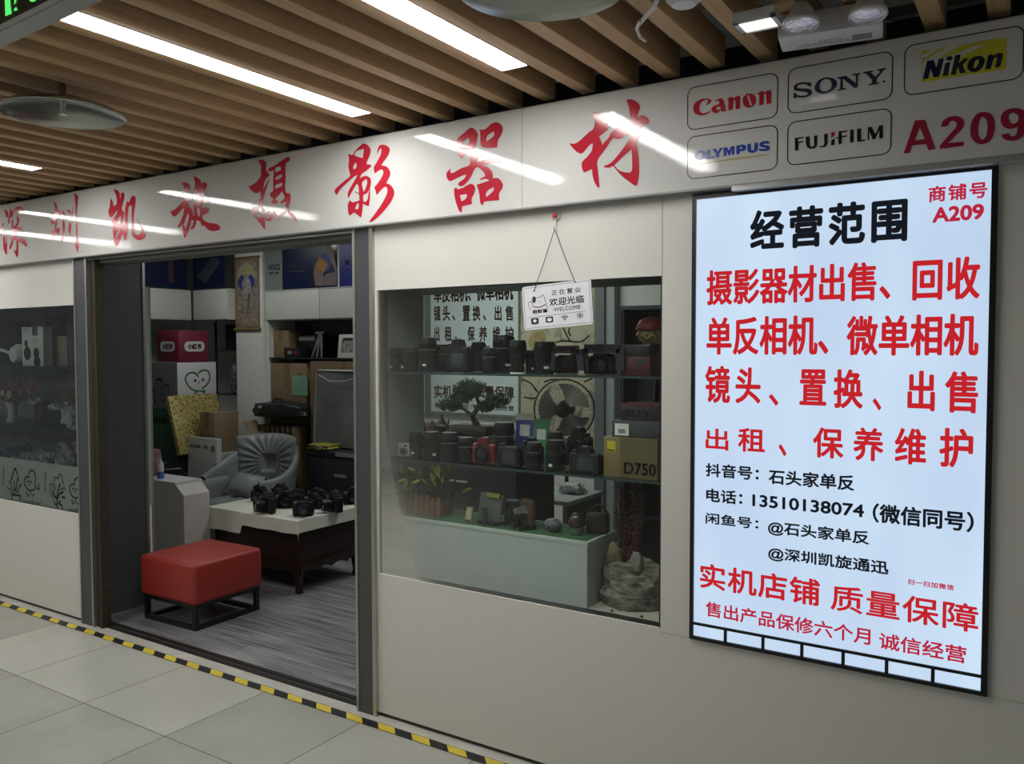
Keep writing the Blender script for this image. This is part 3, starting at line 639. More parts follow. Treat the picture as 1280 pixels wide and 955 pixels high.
# small white dome camera at the top edge
pc = onZ(855, 2, 2.50)
t = thing('dome_camera', 'small white dome camera under the slats at the top edge', 'camera', (pc.x, pc.y, 2.53))
WPL = mat('white_plastic', (0.66, 0.67, 0.70), 0.35, var=0.02)
obj('base', MB().lathe([(0, 0.02), (0.048, 0.02), (0.05, 0.0), (0.046, -0.025), (0.03, -0.04), (0, -0.044)], n=32), WPL, t)
obj('lens_window', MB().lathe([(0.0, -0.0), (0.012, 0.0), (0.010, 0.004), (0, 0.006)], c=(0.02, -0.034, -0.026), axis='-Y', n=16), BLACK, t)
# small square LED flood light
pl = onZ(948, 20, 2.50)
t = thing('square_light', 'small square white lamp under the slats beside the emergency light', 'lamp', (pl.x+0.0, pl.y, 2.475), 0.0)
obj('housing', MB().span(-0.055, 0.055, -0.045, 0.045, 0.008, 0.03, 0.003).span(-0.055, -0.043, -0.045, 0.045, 0, 0.01).span(0.043, 0.055, -0.045, 0.045, 0, 0.01).span(-0.055, 0.055, -0.045, -0.035, 0, 0.01).span(-0.055, 0.055, 0.035, 0.045, 0, 0.01), WPL, t)
obj('diffuser', MB().span(-0.043, 0.043, -0.035, 0.035, 0.004, 0.009), mat('warm_diffuser', (0.9, 0.9, 0.8), 0.4, var=0, emit=(1.0, 0.96, 0.82), es=2.2), t)
obj('bracket', MB().cyl((0, 0.02, 0.03), (0, 0.02, 0.058), 0.006), CHROME, t)
# emergency light: box whose underside shows, two round heads on its front
em = thing('emergency_light', 'white emergency light box with two round lamp heads above the brand logos', 'emergency light', (-0.515, -0.275, 2.46), 0.155)
EMB = mat('emergency_white', (0.62, 0.62, 0.66), 0.4, var=0.03)
w = 0.132
obj('body', MB().span(-w, w, -0.055, 0.062, 0.0, 0.064, 0.005), EMB, em)
lab = MB()
for y, xs in ((0.010, (-0.03, 0.02)), (0.026, (-0.08, 0.04)), (0.040, (-0.09, 0.05))):
    xx = xs[0]
    while xx < xs[1]:
        L_ = random.uniform(0.006, 0.014); lab.span(xx, xx+L_, y-0.003, y+0.003, -0.0008, 0.0002); xx += L_+0.003
obj('printed_label', lab, mat('grey_print', (0.33, 0.33, 0.37), 0.6), em)
obj('grey_patch', MB().span(0.055, 0.105, 0.0, 0.042, -0.0008, 0.0002), mat('grey_sticker', (0.22, 0.22, 0.23), 0.5, var=0.3, scale=60), em)
LENS = mat('ribbed_lens', (0.80, 0.82, 0.90), 0.15, metal=0.6, var=0.25, scale=70, bump=0.5)
HEAD = mat('lamp_head_white', (0.60, 0.60, 0.61), 0.4, var=0.02)
inv = em.matrix_basis.inverted()
for px, py in ((1001, 31), (1085, 19)):
    p = inv @ onZ(px, py, 2.452)
    a = Matrix.Translation(p) @ Matrix.Rotation(math.radians(172), 4, 'X')
    hd_ = obj('lamp_head', MB().lathe([(0.0, -0.055), (0.018, -0.055), (0.028, -0.040), (0.034, -0.022), (0.045, -0.010), (0.047, 0.0), (0.044, 0.004), (0.041, 0.0)], n=36, mtx=a), HEAD, em)
    obj('lens', MB().lathe([(0.041, 0.0), (0.030, 0.006), (0.0, 0.009)], n=36, mtx=a), LENS, hd_)
    nk = MB(); q = p + Vector((0, 0.0, 0.045)); nk.tube([q, q+Vector((0, 0.012, 0.006)), Vector((q.x, -0.053, 0.045))], 0.014, 12); obj('neck', nk, mat('brownish_joint', (0.25, 0.19, 0.12), 0.5), hd_)
cw = MB(); cw.tube([Vector((w-0.004, 0.0, 0.03)), Vector((w+0.02, 0.01, 0.025)), Vector((w+0.025, 0.05, 0.04)), Vector((w-0.004, 0.05, 0.05))], 0.004, 6); obj('cable', cw, BLACK, em)
# metal conduit over the logos
cz = MB(); a = onY(1030, 37, 0.10); c = onY(1270, -12, 0.10); zc = (a.z+c.z)/2
cz.span(-0.66, 1.6, 0.08, 0.11, zc-0.014, zc+0.018).span(-0.66, 1.6, 0.075, 0.08, zc-0.002, zc+0.004)
tag(obj('cable_duct', cz, mat('duct_grey', (0.20, 0.20, 0.19), 0.5)), 'long grey cable duct running above the brand logo end of the sign', 'cable duct')
# hanging exit sign at top left: black face, green picture, pale metal casing
zb = 2.2
a0 = onZ(0, 60.5, zb); a1 = onZ(128, 0.8, zb); dv = (a1-a0).normalized()
ex = thing('exit_sign', 'hanging black exit sign with green lit symbol in a pale metal casing', 'exit sign', tuple(a1), math.atan2(dv.y, dv.x))
CAS = mat('sign_casing', (0.50, 0.51, 0.52), 0.35, metal=0.5, var=0.04)
EXF = mat('exit_sign_black', (0.004, 0.006, 0.004), 0.25, var=0.1)
GLOW = mat('exit_sign_green', (0.02, 0.2, 0.05), 0.3, var=0, emit=(0.10, 0.85, 0.16), es=1.0)
Lx = 0.80
c_ = MB(); c_.span(-Lx, 0.0, -0.048, 0.0, 0.0, 0.005).span(-Lx, 0.0, -0.052, 0.0, 0.228, 0.25, 0.002).span(-0.012, 0.0, -0.048, 0.0, 0.005, 0.23).span(-Lx, -Lx+0.018, -0.048, 0.0, 0.005, 0.23).span(-Lx, 0, -0.040, -0.030, -0.002, 0.0)
obj('casing', c_, CAS, ex)
obj('face', MB().span(-Lx+0.018, -0.012, -0.047, -0.01, 0.005, 0.23), EXF, ex)
SYM = ([(-0.2430,0.0150),(-0.2180,0.0140),(-0.2220,0.030),(-0.2225,0.060),(-0.2330,0.085),(-0.2440,0.060)], [(-0.2090,0.0160),(-0.1960,0.0150),(-0.2000,0.0215),(-0.2085,0.0200)], [(-0.2080,0.0265),(-0.2000,0.0300),(-0.1930,0.060),(-0.2010,0.090),(-0.2130,0.090),(-0.2040,0.060)],
       [(-0.1500,0.0190),(-0.1370,0.0147),(-0.1250,0.0160),(-0.1280,0.045),(-0.1500,0.045)], [(-0.160,0.07),(-0.125,0.07),(-0.110,0.16),(-0.175,0.16)], [(-0.60,0.06),(-0.40,0.06),(-0.40,0.19),(-0.60,0.19),(-0.60,0.17),(-0.42,0.17),(-0.42,0.08),(-0.60,0.08)])
for poly_ in SYM:
    g_ = MB(); g_.poly([poly_], lambda u, v: Vector((u, -0.0478, v))); obj('symbol', g_, GLOW, ex, 0)
for hx_ in (-0.15, -Lx+0.15): obj('hanger_rod', MB().cyl((hx_, -0.025, 0.25), (hx_, -0.025, 0.36), 0.006), CAS, ex)
PROTO = []
# ------------------------------------------------------------------ display windows
PANE = glass('window_glass', (0.90, 0.96, 0.94))
SHELFG = glass('shelf_glass', (0.80, 0.92, 0.89))
CASE = mat('display_case_lining', (0.30, 0.335, 0.30), 0.5, var=0.03)
DEDGE = mat('window_edge_dark', (0.018, 0.022, 0.020), 0.35, var=0.1)
x0, x1, z0, z1 = WIN
def window(name, x0, x1, z0, z1):
    w = struct(name, MB().quad((x0, 0.006, z0), (x1, 0.006, z0), (x1, 0.006, z1), (x0, 0.006, z1)), PANE)
    e = MB(); e.span(x0, x0+0.022, 0.009, 0.045, z0, z1).span(x1-0.006, x1, 0.001, 0.045, z0, z1).span(x0, x1, 0.009, 0.045, z1-0.006, z1).span(x0, x1, 0.007, 0.045, z0, z0+0.004)
    obj('window_frame', e, DEDGE, w); return w
window('window_1', x0, x1, z0, z1)
window('window_2', -8.2, -4.735, 0.645, 1.868)
# lining of the right display bay
struct('wall_bay_left', MB().span(x0-0.012, x0+0.002, 0.05, 0.315, z0, z1), CASE)
struct('wall_bay_right', MB().span(x1-0.002, x1+0.012, 0.05, 0.315, z0, z1), CASE)
struct('trim_7', MB().span(x0-0.012, x1+0.012, 0.05, 0.33, z1-0.004, z1+0.02), mat('bay_soffit', (0.10, 0.105, 0.10), 0.5))
SILL = mat('bay_sill_board', (0.56, 0.54, 0.47), 0.45, var=0.05, scale=5)
struct('trim_8', MB().span(x0-0.012, x1+0.012, 0.05, 0.36, z0-0.02, z0), SILL)
struct('wall_bay_base', MB().span(x0-0.012, x1+0.012, 0.05, 0.36, 0.006, z0-0.02), WHITE)
def glass_shelf(x0, x1, y0, y1, z, label):
    t = thing('glass_shelf', label, 'shelf', ((x0+x1)/2, (y0+y1)/2, z))
    hx, hy = (x1-x0)/2, (y1-y0)/2
    obj('shelf_glass', MB().span(-hx, hx, -hy+0.003, hy, -0.008, 0), SHELFG, t)
    obj('front_edge', MB().span(-hx, hx, -hy, -hy+0.003, -0.0085, 0.0005), GREEN_EDGE, t)
    return t
ZS1, ZS2 = 1.512, 1.137
glass_shelf(x0+0.003, x1-0.003, 0.052, 0.305, ZS1, 'upper glass shelf of the right display window carrying cameras')
glass_shelf(x0+0.003, x1-0.003, 0.052, 0.305, ZS2, 'lower glass shelf of the right display window carrying lenses and the brown camera box')

# ---- lenses
RUB = mat('lens_rubber', (0.007, 0.0075, 0.009), 0.6, var=0.1, spec=0.2)
LBODY = mat('lens_barrel_black', (0.008, 0.009, 0.011), 0.4, var=0.1, spec=0.3)
LGLASS = mat('coated_glass', (0.02, 0.015, 0.035), 0.05, spec=0.8, var=0)
SILV = mat('silver_ring', (0.42, 0.42, 0.42), 0.3, metal=0.9, var=0)
STICK = mat('price_sticker', (0.75, 0.74, 0.70), 0.5, var=0)
def ribs(r, z0, z1, n=3, d=0.0008):
    out = []
    for i in range(n):
        a = z0+(z1-z0)*i/n; b = z0+(z1-z0)*(i+0.6)/n; out += [(r, a), (r+d, a+0.0006), (r+d, b), (r, b+0.0006)]
    return out
def make_lens(name, R, H, flip=False, hood=False, silver=False, sticker=True, taper=0.8):
    """lens standing upright; flip: wide end up"""
    t = thing(name, '', 'lens', (0, 0, -50)); PROTO.append(t)
    r0, r1 = (R*taper, R) if flip else (R, R*taper)
    lo = [(0, 0), (r0*0.96, 0), (r0, 0.003), (r0, H*0.16)]
    obj('barrel', MB().lathe(lo+[(r0*0.97, H*0.17), (r0*0.97, H*0.30), ((r0+r1)/2, H*0.42), ((r0+r1)/2*0.98, H*0.62), (r1*0.97, H*0.68), (r1, H*0.70), (r1, H-0.004), (r1*0.94, H), (0, H)], n=28), LBODY, t)
    zr = ((r0+r1)/2)*1.03
    obj('zoom_ring', MB().lathe([(zr*0.97, H*0.40)]+ribs(zr, H*0.41, H*0.60, 5)+[(zr*0.97, H*0.61)], n=28), RUB, t)
    obj('focus_ring', MB().lathe([(r1*0.98, H*0.72)]+ribs(r1*1.01, H*0.73, H*0.88, 4)+[(r1*0.98, H*0.89)], n=28), RUB, t)
    obj('end_cap', MB().lathe([(r1*0.9, H-0.001), (r1*0.9, H+0.006), (r1*0.5, H+0.007), (0, H+0.0065)], n=28), BLACK, t)
    if silver: obj('silver_band', MB().lathe([(r1*0.99, H*0.665), (r1*1.02, H*0.668), (r1*1.02, H*0.69), (r1*0.99, H*0.695)], n=28), SILV, t)
    if sticker: obj('sticker', MB().box((0.0, -r0*0.985, H*0.22), (0.016, 0.003, 0.008)), STICK, t)
    return t
lensA = make_lens('camera_lens', 0.037, 0.095, flip=True, taper=0.82)
lensB = make_lens('camera_lens', 0.041, 0.082, silver=False, taper=0.95)
lensC = make_lens('camera_lens', 0.034, 0.125, flip=True, silver=True, taper=0.9)
lensD = make_lens('camera_lens', 0.035, 0.088, silver=True, sticker=False, taper=0.96)
# ---- cameras (lens looks along -Y)
CAMB = mat('camera_body_black', (0.008, 0.0085, 0.010), 0.5, var=0.15, scale=60, bump=0.1, spec=0.3)
CAMR = mat('camera_body_red', (0.16, 0.012, 0.022), 0.3, var=0.05)
LCD = mat('camera_screen', (0.04, 0.048, 0.055), 0.15, var=0.02)
def make_camera(name, lens=0.06, body=None, prism=True, hw=0.068):
    B = body or CAMB
    t = thing(name, '', 'camera', (0, 0, -50)); PROTO.append(t)
    b = MB(); b.box((0, 0, 0.045), (hw*2, 0.046, 0.088), None, 0.010, 3); b.box((-hw+0.016, -0.028, 0.040), (0.034, 0.036, 0.078), None, 0.010, 3)
    obj('body', b, B, t)
    if prism:
        p = MB().prism([(-0.034, 0.084), (0.034, 0.084), (0.020, 0.114), (-0.020, 0.114)], -0.030, 0.024, Matrix(((1, 0, 0, 0), (0, 0, 1, 0), (0, 1, 0, 0), (0, 0, 0, 1))))
        obj('viewfinder_hump', p, B, t); obj('hot_shoe', MB().box((0, 0.004, 0.1155), (0.022, 0.02, 0.003)), SILV, t)
    obj('mode_dial', MB().cyl((hw-0.024, 0, 0.088), (hw-0.024, 0, 0.099), 0.015, n=20), BLACK, t)
    obj('shutter_button', MB().cyl((-hw+0.016, -0.03, 0.078), (-hw+0.016, -0.032, 0.086), 0.007, n=14), SILV, t)
    R = 0.034
    ln = obj('lens', MB().lathe([(0, 0), (R*0.9, 0), (R, 0.004), (R, lens*0.3)]+ribs(R*1.02, lens*0.32, lens*0.65, 4)+[(R, lens*0.7), (R*1.03, lens*0.75), (R*1.03, lens), (R*0.9, lens), (R*0.8, lens-0.006)], c=(0.008, -0.022, 0.044), axis='-Y', n=28), LBODY, t)
    obj('lens_glass', MB().lathe([(R*0.82, lens-0.006), (R*0.5, lens-0.003), (0, lens-0.002)], c=(0.008, -0.022, 0.044), axis='-Y', n=24), LGLASS, ln)
    obj('screen', MB().box((-0.008, 0.0235, 0.042), (0.070, 0.003, 0.048), None, 0.001), LCD, t)
    k = MB()
    for q in ((0.044, 0.060), (0.044, 0.045), (0.044, 0.028), (0.030, 0.080), (-0.03, 0.080)): k.cyl((q[0], 0.022, q[1]), (q[0], 0.026, q[1]), 0.0045, n=10)
    obj('rear_buttons', k, BLACK, t)
    return t
camA = make_camera('dslr_camera', 0.060)
camB = make_camera('dslr_camera', 0.030)
camC = make_camera('mirrorless_camera', 0.045, prism=False, hw=0.058)
camR = make_camera('dslr_camera', 0.040, CAMR)
def put(proto, px, z, Y, label, rz=0.0, group=None, rot=None, sc=None, py=None, dz=0.0):
    """stand a copy on the surface at height z, on the line of sight through column px"""
    if z == ZS1: sc = tuple(1.12*q for q in sc) if isinstance(sc, tuple) else 1.12*(sc or 1)
    c = onY(px, 500, Y); return dup(proto, (c.x, Y, z+dz), rz, label, group, rot, sc)
UPR = lambda a: (-PI/2, 0, a)       # camera lying on its back, lens pointing up
GU, GL = 'gear on the upper window shelf', 'gear on the lower window shelf'
YS = 0.13
put(lensA, 492, ZS1, 0.11, 'black lens standing wide end up at the left end of the upper window shelf', 0.3, GU, sc=0.92)
put(lensB, 513, ZS1, 0.11, 'stubby black lens with white sticker, second from left on the upper window shelf', -0.4, GU, sc=(0.85, 0.85, 1.05))
put(lensC, 535, ZS1, 0.11, 'tall black lens with silver band, third from left on the upper window shelf', 0.2, GU, sc=(1.0, 1.0, 1.0))
put(lensD, 553, ZS1, 0.22, 'short black lens left of the screen-showing camera on the upper window shelf', 0.2, GU, sc=1.12)
put(camA, 573, ZS1, 0.10, 'black camera on the upper window shelf showing its screen to the street', PI+0.1, GU, sc=(0.74, 0.75, 1.08))
put(camB, 599, ZS1, 0.26, 'black camera facing the street next to the screen-showing camera, upper window shelf', 0.1, GU, sc=(0.80, 0.80, 1.0))
put(lensD, 612, ZS1, 0.10, 'small plain black lens right of the street-facing camera on the upper window shelf', 1.2, GU, sc=(0.78, 0.78, 0.98))
put(lensC, 630, ZS1, 0.21, 'tallest black lens in the middle of the upper window shelf below the hanging sign', 1.0, GU, sc=(1.2, 1.2, 1.06))
put(lensA, 647, ZS1, 0.105, 'black lens standing right of the tallest lens on the upper window shelf', 2.0, GU, sc=(0.86, 0.86, 1.12), dz=0.0065)
put(lensB, 664, ZS1, 0.17, 'small slim black lens left of the bird painting figure on the upper window shelf', 0.8, GU, sc=(0.5, 0.5, 0.95))
put(lensA, 681, ZS1, 0.115, 'large tapered black lens left of the strapped cameras on the upper window shelf', 0.7, GU, sc=(1.05, 1.05, 1.12))
# white stand under one lens
c = onY(647, 500, 0.105)
tag(obj('lens_stand', MB().lathe([(0, 0), (0.03, 0), (0.03, 0.006), (0, 0.006)], c=(c.x, 0.105, ZS1), n=24), STICK), 'thin white round stand under a lens on the upper window shelf', 'stand')
# small blue-black camera with white piping and red-lettered strap
put(camC, 709, ZS1, 0.21, 'small dark camera on the upper window shelf under a red-lettered strap', 0.2, GU, sc=(0.7, 0.7, 0.75))
NAVYB = mat('navy_strap', (0.012, 0.015, 0.025), 0.6, var=0.2)
def strap(name, pts, wdt, label, text=None, tm=None, txt_span=None):
    t = thing(name, label, 'strap', pts[0]); o0 = Vector(pts[0])
    b = MB(); n = len(pts)-1
    P = [Vector(p)-o0 for p in pts]
    for i in range(n):
        a, c_ = P[i], P[i+1]
        up = Vector((0, 0, 1)) if abs((c_-a).normalized().z) < 0.8 else Vector((1, 0, 0))
        h = up*wdt/2; th = Vector((0, 0.0015, 0))
        v = [b.bm.verts.new(q) for q in (a-h-th, c_-h-th, c_+h-th, a+h-th, a-h+th, c_-h+th, c_+h+th, a+h+th)]
        for f in ((0,1,2,3),(7,6,5,4),(0,4,5,1),(3,2,6,7),(0,3,7,4),(1,5,6,2)): b.bm.faces.new([v[k] for k in f])
    obj('band', b, NAVYB, t)
    if text:
        a, c_, z = txt_span; yy = pts[0][1]-o0.y-0.003
        obj('lettering', bold_text(text, lambda u, v: Vector((u-o0.x, yy, v-o0.z)), a, c_, z-wdt*0.3, z+wdt*0.3, 0.03), tm, t, 0)
    return t
RTXT = mat('red_strap_print', (0.22, 0.02, 0.035), 0.6, var=0); WTXT = mat('grey_strap_print', (0.30, 0.31, 0.33), 0.6, var=0)
a = onY(689, 437, YS-0.03); c = onY(724, 437, YS-0.03); zt = a.z
strap('camera_strap', [(a.x, YS-0.03, ZS1+0.016), (a.x+0.004, YS-0.03, zt), (c.x, YS-0.03, zt), (c.x+0.008, YS-0.03, ZS1+0.016)], 0.030, 'dark strap with red lettering arched over a small camera, upper window shelf', 'EOS DIGITAL', RTXT, (a.x+0.012, c.x-0.006, zt))
put(camB, 752, ZS1, 0.20, 'black camera under the stiff strap right of the red-lettered strap, upper window shelf', 0.05, GU, sc=(0.78, 0.78, 0.72))
a = onY(730, 436, YS-0.02); c = onY(775, 436, YS-0.02); zt = a.z
strap('camera_strap', [(a.x, YS-0.02, ZS1+0.017), (a.x+0.001, YS-0.02, zt), (c.x, YS-0.02, zt), (c.x+0.001, YS-0.02, ZS1+0.017)], 0.034, 'stiff black camera strap with grey lettering standing like an arch on the upper window shelf', 'G50', WTXT, (a.x+0.03, a.x+0.085, zt))
# laughing figurine with red hat, behind a dark box, on a red box
XF = onY(808, 430, 0.2).x
RBOX = mat('dark_red_box', (0.075, 0.012, 0.018), 0.4, var=0.1); GOLDP = mat('gold_print', (0.45, 0.26, 0.04), 0.4, var=0)
t = thing('gift_box', 'dark red box with gold print under the laughing figurine, upper window shelf', 'box', (XF, 0.19, ZS1))
obj('box_body', MB().span(-0.066, 0.05, -0.07, 0.09, 0, 0.072, 0.003), RBOX, t)
obj('print', bold_text('上好', lambda u, v: Vector((u, -0.0712, v)), -0.03, 0.02, 0.008, 0.030, 0.03), GOLDP, t, 0)
obj('oval_mark', MB().poly([[(0.012+0.022*math.cos(k*PI/8), 0.052+0.012*math.sin(k*PI/8)) for k in range(16)]], lambda u, v: Vector((u, -0.0712, v))), LCD, t, 0)
t = thing('camera_case', 'long dark flat box lying across the red box in front of the laughing figurine', 'box', (XF, 0.15, ZS1+0.0725))
obj('box_body', MB().span(-0.075, 0.05, -0.035, 0.03, 0, 0.042, 0.004), BLACK, t); obj('print', bold_text('25', lambda u, v: Vector((u, -0.0358, v)), 0.02, 0.044, 0.014, 0.034, 0.02), WTXT, t, 0)
t = thing('laughing_figurine', 'laughing yellow-faced figurine with a red hat at the right end of the upper window shelf', 'figurine', (XF+0.005, 0.232, ZS1+0.0725))
SKIN = mat('yellow_painted_face', (0.42, 0.30, 0.12), 0.4, var=0.05)
obj('body', MB().lathe([(0, 0), (0.035, 0), (0.038, 0.02), (0.028, 0.045), (0, 0.05)], n=24), RBOX, t)
hd_ = obj('head', MB().sph((0, 0, 0.085), 0.050, 24, (1.05, 0.8, 0.95)).sph((-0.050, 0.0, 0.08), 0.011, 12).sph((0.050, 0, 0.08), 0.011, 12).sph((-0.004, -0.040, 0.082), 0.008, 12), SKIN, t)
obj('hat', MB().lathe([(0.051, 0.096), (0.056, 0.104), (0.053, 0.118), (0.040, 0.136), (0.016, 0.146), (0, 0.148)], n=28).lathe([(0.053, 0.094), (0.060, 0.098), (0.060, 0.105), (0.053, 0.108)], n=28), mat('red_hat', (0.17, 0.015, 0.025), 0.5, var=0.1), t)
mo = MB(); mo.tube([(-0.024, -0.037, 0.072), (-0.012, -0.042, 0.062), (0.002, -0.043, 0.059), (0.014, -0.041, 0.063), (0.024, -0.036, 0.073)], 0.0035, 8)
obj('mouth', mo, RBOX, hd_)
mo = MB()
for s_ in (-1, 1):
    mo.tube([(s_*0.012, -0.040, 0.098), (s_*0.020, -0.0385, 0.103), (s_*0.029, -0.034, 0.098)], 0.002, 6)
    mo.tube([(s_*0.028, -0.036, 0.086), (s_*0.040, -0.031, 0.074), (s_*0.034, -0.033, 0.056), (s_*0.026, -0.035, 0.05)], 0.003, 6)
obj('whiskers', mo, BLACK, hd_)

# ---- lower shelf
t = thing('compact_camera', 'small silver compact camera at the left end of the lower window shelf', 'camera', (onY(506, 560, 0.12).x, 0.12, ZS2), 0.1)
SIL = mat('silver_body', (0.50, 0.50, 0.47), 0.35, metal=0.4, var=0.04)
obj('body', MB().box((0, 0, 0.030), (0.062, 0.024, 0.058), None, 0.007, 3), SIL, t)
ln = obj('lens', MB().lathe([(0, 0), (0.020, 0), (0.020, 0.008), (0.017, 0.012), (0.015, 0.012), (0.013, 0.006)], c=(0.004, -0.012, 0.026), axis='-Y', n=24), SILV, t); obj('lens_glass', MB().lathe([(0.0135, 0.007), (0, 0.009)], c=(0.004, -0.012, 0.026), axis='-Y', n=20), LGLASS, ln)
obj('flash', MB().box((0.012, -0.0125, 0.050), (0.014, 0.002, 0.008)), BLACK, t)
tag(obj('white_card', MB().box((onY(494, 560, 0.16).x, 0.16, ZS2+0.03), (0.014, 0.002, 0.058)), STICK), 'narrow white card standing left of the silver compact camera', 'card')
put(lensA, 520, ZS2, 0.115, 'black lens right beside the silver compact camera on the lower window shelf', 0, GL, sc=(0.86, 0.86, 1.12))
put(lensB, 539, ZS2, 0.11, 'wide black lens second from the silver compact camera on the lower window shelf', 1, GL, sc=(0.88, 0.88, 1.35))
put(lensD, 561, ZS2, 0.115, 'black lens with silver band, second to the left of the red camera', 0.2, GL, sc=(1.05, 1.05, 1.28))
put(lensD, 582, ZS2, 0.11, 'black lens with silver band right beside the red camera on the lower window shelf', 0.5, GL, sc=(0.98, 0.98, 1.12))
put(camB, 552, ZS2, 0.27, 'black camera behind the left lenses on the lower window shelf', 0.0, GL, sc=(1.0, 0.8, 1.12))
put(camR, 607, ZS2, 0.15, 'red camera facing the street on the lower window shelf', 0.05, GL, sc=(0.80, 0.88, 0.92))
put(lensC, 630, ZS2, 0.235, 'tall black lens standing behind the red camera on the lower window shelf', 0, GL, sc=(1.3, 1.3, 1.25))
put(camC, 636, ZS2, 0.085, 'black camera showing a pale screen right of the red camera on the lower window shelf', PI, GL, sc=(0.86, 0.7, 0.95))
put(camA, 664, ZS2, 0.19, 'black camera with knobs behind the silver-banded lens near the green payment card', PI, GL, sc=(0.70, 0.6, 0.98))
put(lensD, 668, ZS2, 0.105, 'black lens with silver band in front of the green payment card', 0, GL, sc=(0.95, 0.95, 1.12))
put(lensB, 694, ZS2, 0.11, 'broad black lens left of the cameras beside the brown camera box', 0, GL, sc=(0.92, 0.92, 1.35))
put(camA, 732, ZS2, 0.085, 'black camera showing its screen beside the brown camera box, lower window shelf', PI, GL, sc=(0.95, 0.7, 0.92))
put(camB, 724, ZS2, 0.25, 'tall black camera behind the one left of the brown camera box', 0.0, GL, sc=(0.85, 0.8, 1.38))
put(lensA, 694, ZS2, 0.235, 'plain black lens at the back between the lower shelf cameras', 0, GL, sc=(0.9, 0.9, 1.35))
# payment cards
def card(px, Y, w_, h_, z, colm, label, lean, top=None):
    c = onY(px, 530, Y); t = thing('payment_card', label, 'sign card', (c.x, Y, z), 0, None, (lean, 0, 0.1))
    obj('card', MB().span(-w_/2, w_/2, -0.001, 0.001, 0, h_), colm, t)
    obj('white_square', MB().span(-w_*0.27, w_*0.27, -0.0016, -0.001, h_*0.52, h_*0.76), STICK, t)
    if top: obj('white_strip', MB().span(-w_/2, w_/2, -0.0016, -0.001, h_*0.86, h_), STICK, t)
    obj('foot', MB().span(-w_/2, w_/2, -0.004, 0.012, 0, 0.002), colm, t); return t
card(654, 0.285, 0.085, 0.20, ZS2, mat('blue_card', (0.03, 0.07, 0.36), 0.4, var=0.03), 'blue payment card with white top strip leaning on the lower window shelf', -0.12, True)
card(675, 0.285, 0.075, 0.18, ZS2, mat('green_card', (0.06, 0.28, 0.10), 0.4, var=0.03), 'green payment card leaning right of the blue one on the lower window shelf', -0.12)
# brown camera box and the boxes on it
KRAFT = mat('brown_printed_card', (0.20, 0.145, 0.06), 0.5, var=0.05)
a = onY(754.5, 560, 0.085); c = onY(822, 560, 0.085); zt = onY(754.5, 545.5, 0.085).z
t = thing('camera_box', 'brown camera box with large black print and a yellow logo square, lower window shelf', 'box', ((a.x+c.x)/2, 0.085, ZS2))
hw_ = (c.x-a.x)/2; hh = zt-ZS2
obj('box_body', MB().span(-hw_, hw_, 0, 0.15, 0, hh, 0.002), KRAFT, t)
obj('shade_panel', MB().span(-hw_*0.38, hw_*0.998, -0.0006, 0.0, 0.001, hh*0.998), mat('shaded_card', (0.13, 0.10, 0.045), 0.5, var=0.05), t)  # shading on the right part of the box, painted as a darker panel
obj('logo_square', MB().span(-hw_*0.86, -hw_*0.54, -0.0012, 0.0, hh*0.62, hh*0.90), mat('yellow_logo', (0.55, 0.50, 0.02), 0.4, var=0), t)
obj('logo_print', bold_text('Nikon', lambda u, v: Vector((u, -0.0014, v)), -hw_*0.83, -hw_*0.57, hh*0.64, hh*0.70, 0.03), BLACK, t, 0)
obj('box_print', bold_text('D750', lambda u, v: Vector((u, -0.0014, v)), -hw_*0.22, hw_*0.95, hh*0.10, hh*0.40, 0.02), BLACK, t, 0)
a = onY(765, 540, 0.10); zt2 = onY(765, 531, 0.10).z; ztop = ZS2+hh
t = thing('camera_box', 'flat dark grey camera box with white label lying on the brown box', 'box', (a.x, 0.10, ztop))
obj('box_body', MB().span(0, 0.20, 0, 0.12, 0, 0.062, 0.002), mat('slate_card', (0.045, 0.05, 0.058), 0.45), t)
obj('label', MB().span(0.012, 0.068, -0.0012, 0, 0.006, 0.050), STICK, t); obj('barcode', MB().span(0.026, 0.054, -0.0016, -0.001, 0.014, 0.030), GREYV, t)
t = thing('camera_box', 'black and red camera box with pale lettering lying on the flat grey box', 'box', (a.x+0.03, 0.105, ztop+0.0625))
obj('box_body', MB().span(0, 0.17, 0, 0.11, 0, 0.062, 0.002), mat('black_card', (0.02, 0.018, 0.02), 0.4), t)
obj('red_edge', MB().span(0, 0.17, -0.0006, 0.11, 0.056, 0.0626), mat('crimson_card', (0.13, 0.015, 0.03), 0.4), t)
obj('box_print', bold_text('EOS 5Ds', lambda u, v: Vector((u, -0.0012, v)), 0.008, 0.118, 0.012, 0.040, 0.02), mat('pale_print', (0.45, 0.45, 0.45), 0.5, var=0), t, 0)

# ---- plinth with its things
PLX0, PLX1, PLZ = -2.418, -1.432, 0.886
t = thing('display_plinth', 'low white display plinth covered with green felt behind the right window', 'plinth', ((PLX0+PLX1)/2, 0.17, z0))
hx = (PLX1-PLX0)/2
obj('plinth_body', MB().span(-hx, hx, -0.115, 0.125, 0, PLZ-z0-0.012), mat('pale_grey_board', (0.47, 0.51, 0.50), 0.45, var=0.03), t)
obj('top_board', MB().span(-hx-0.004, hx+0.004, -0.118, 0.13, PLZ-z0-0.0115, PLZ-z0-0.001), mat('pale_green_edge', (0.50, 0.57, 0.52), 0.4), t)
obj('green_felt', MB().span(-hx+0.01, hx-0.012, -0.098, 0.12, PLZ-z0-0.001, PLZ-z0), mat('green_felt', (0.035, 0.11, 0.045), 0.9, var=0.35, scale=40), t)
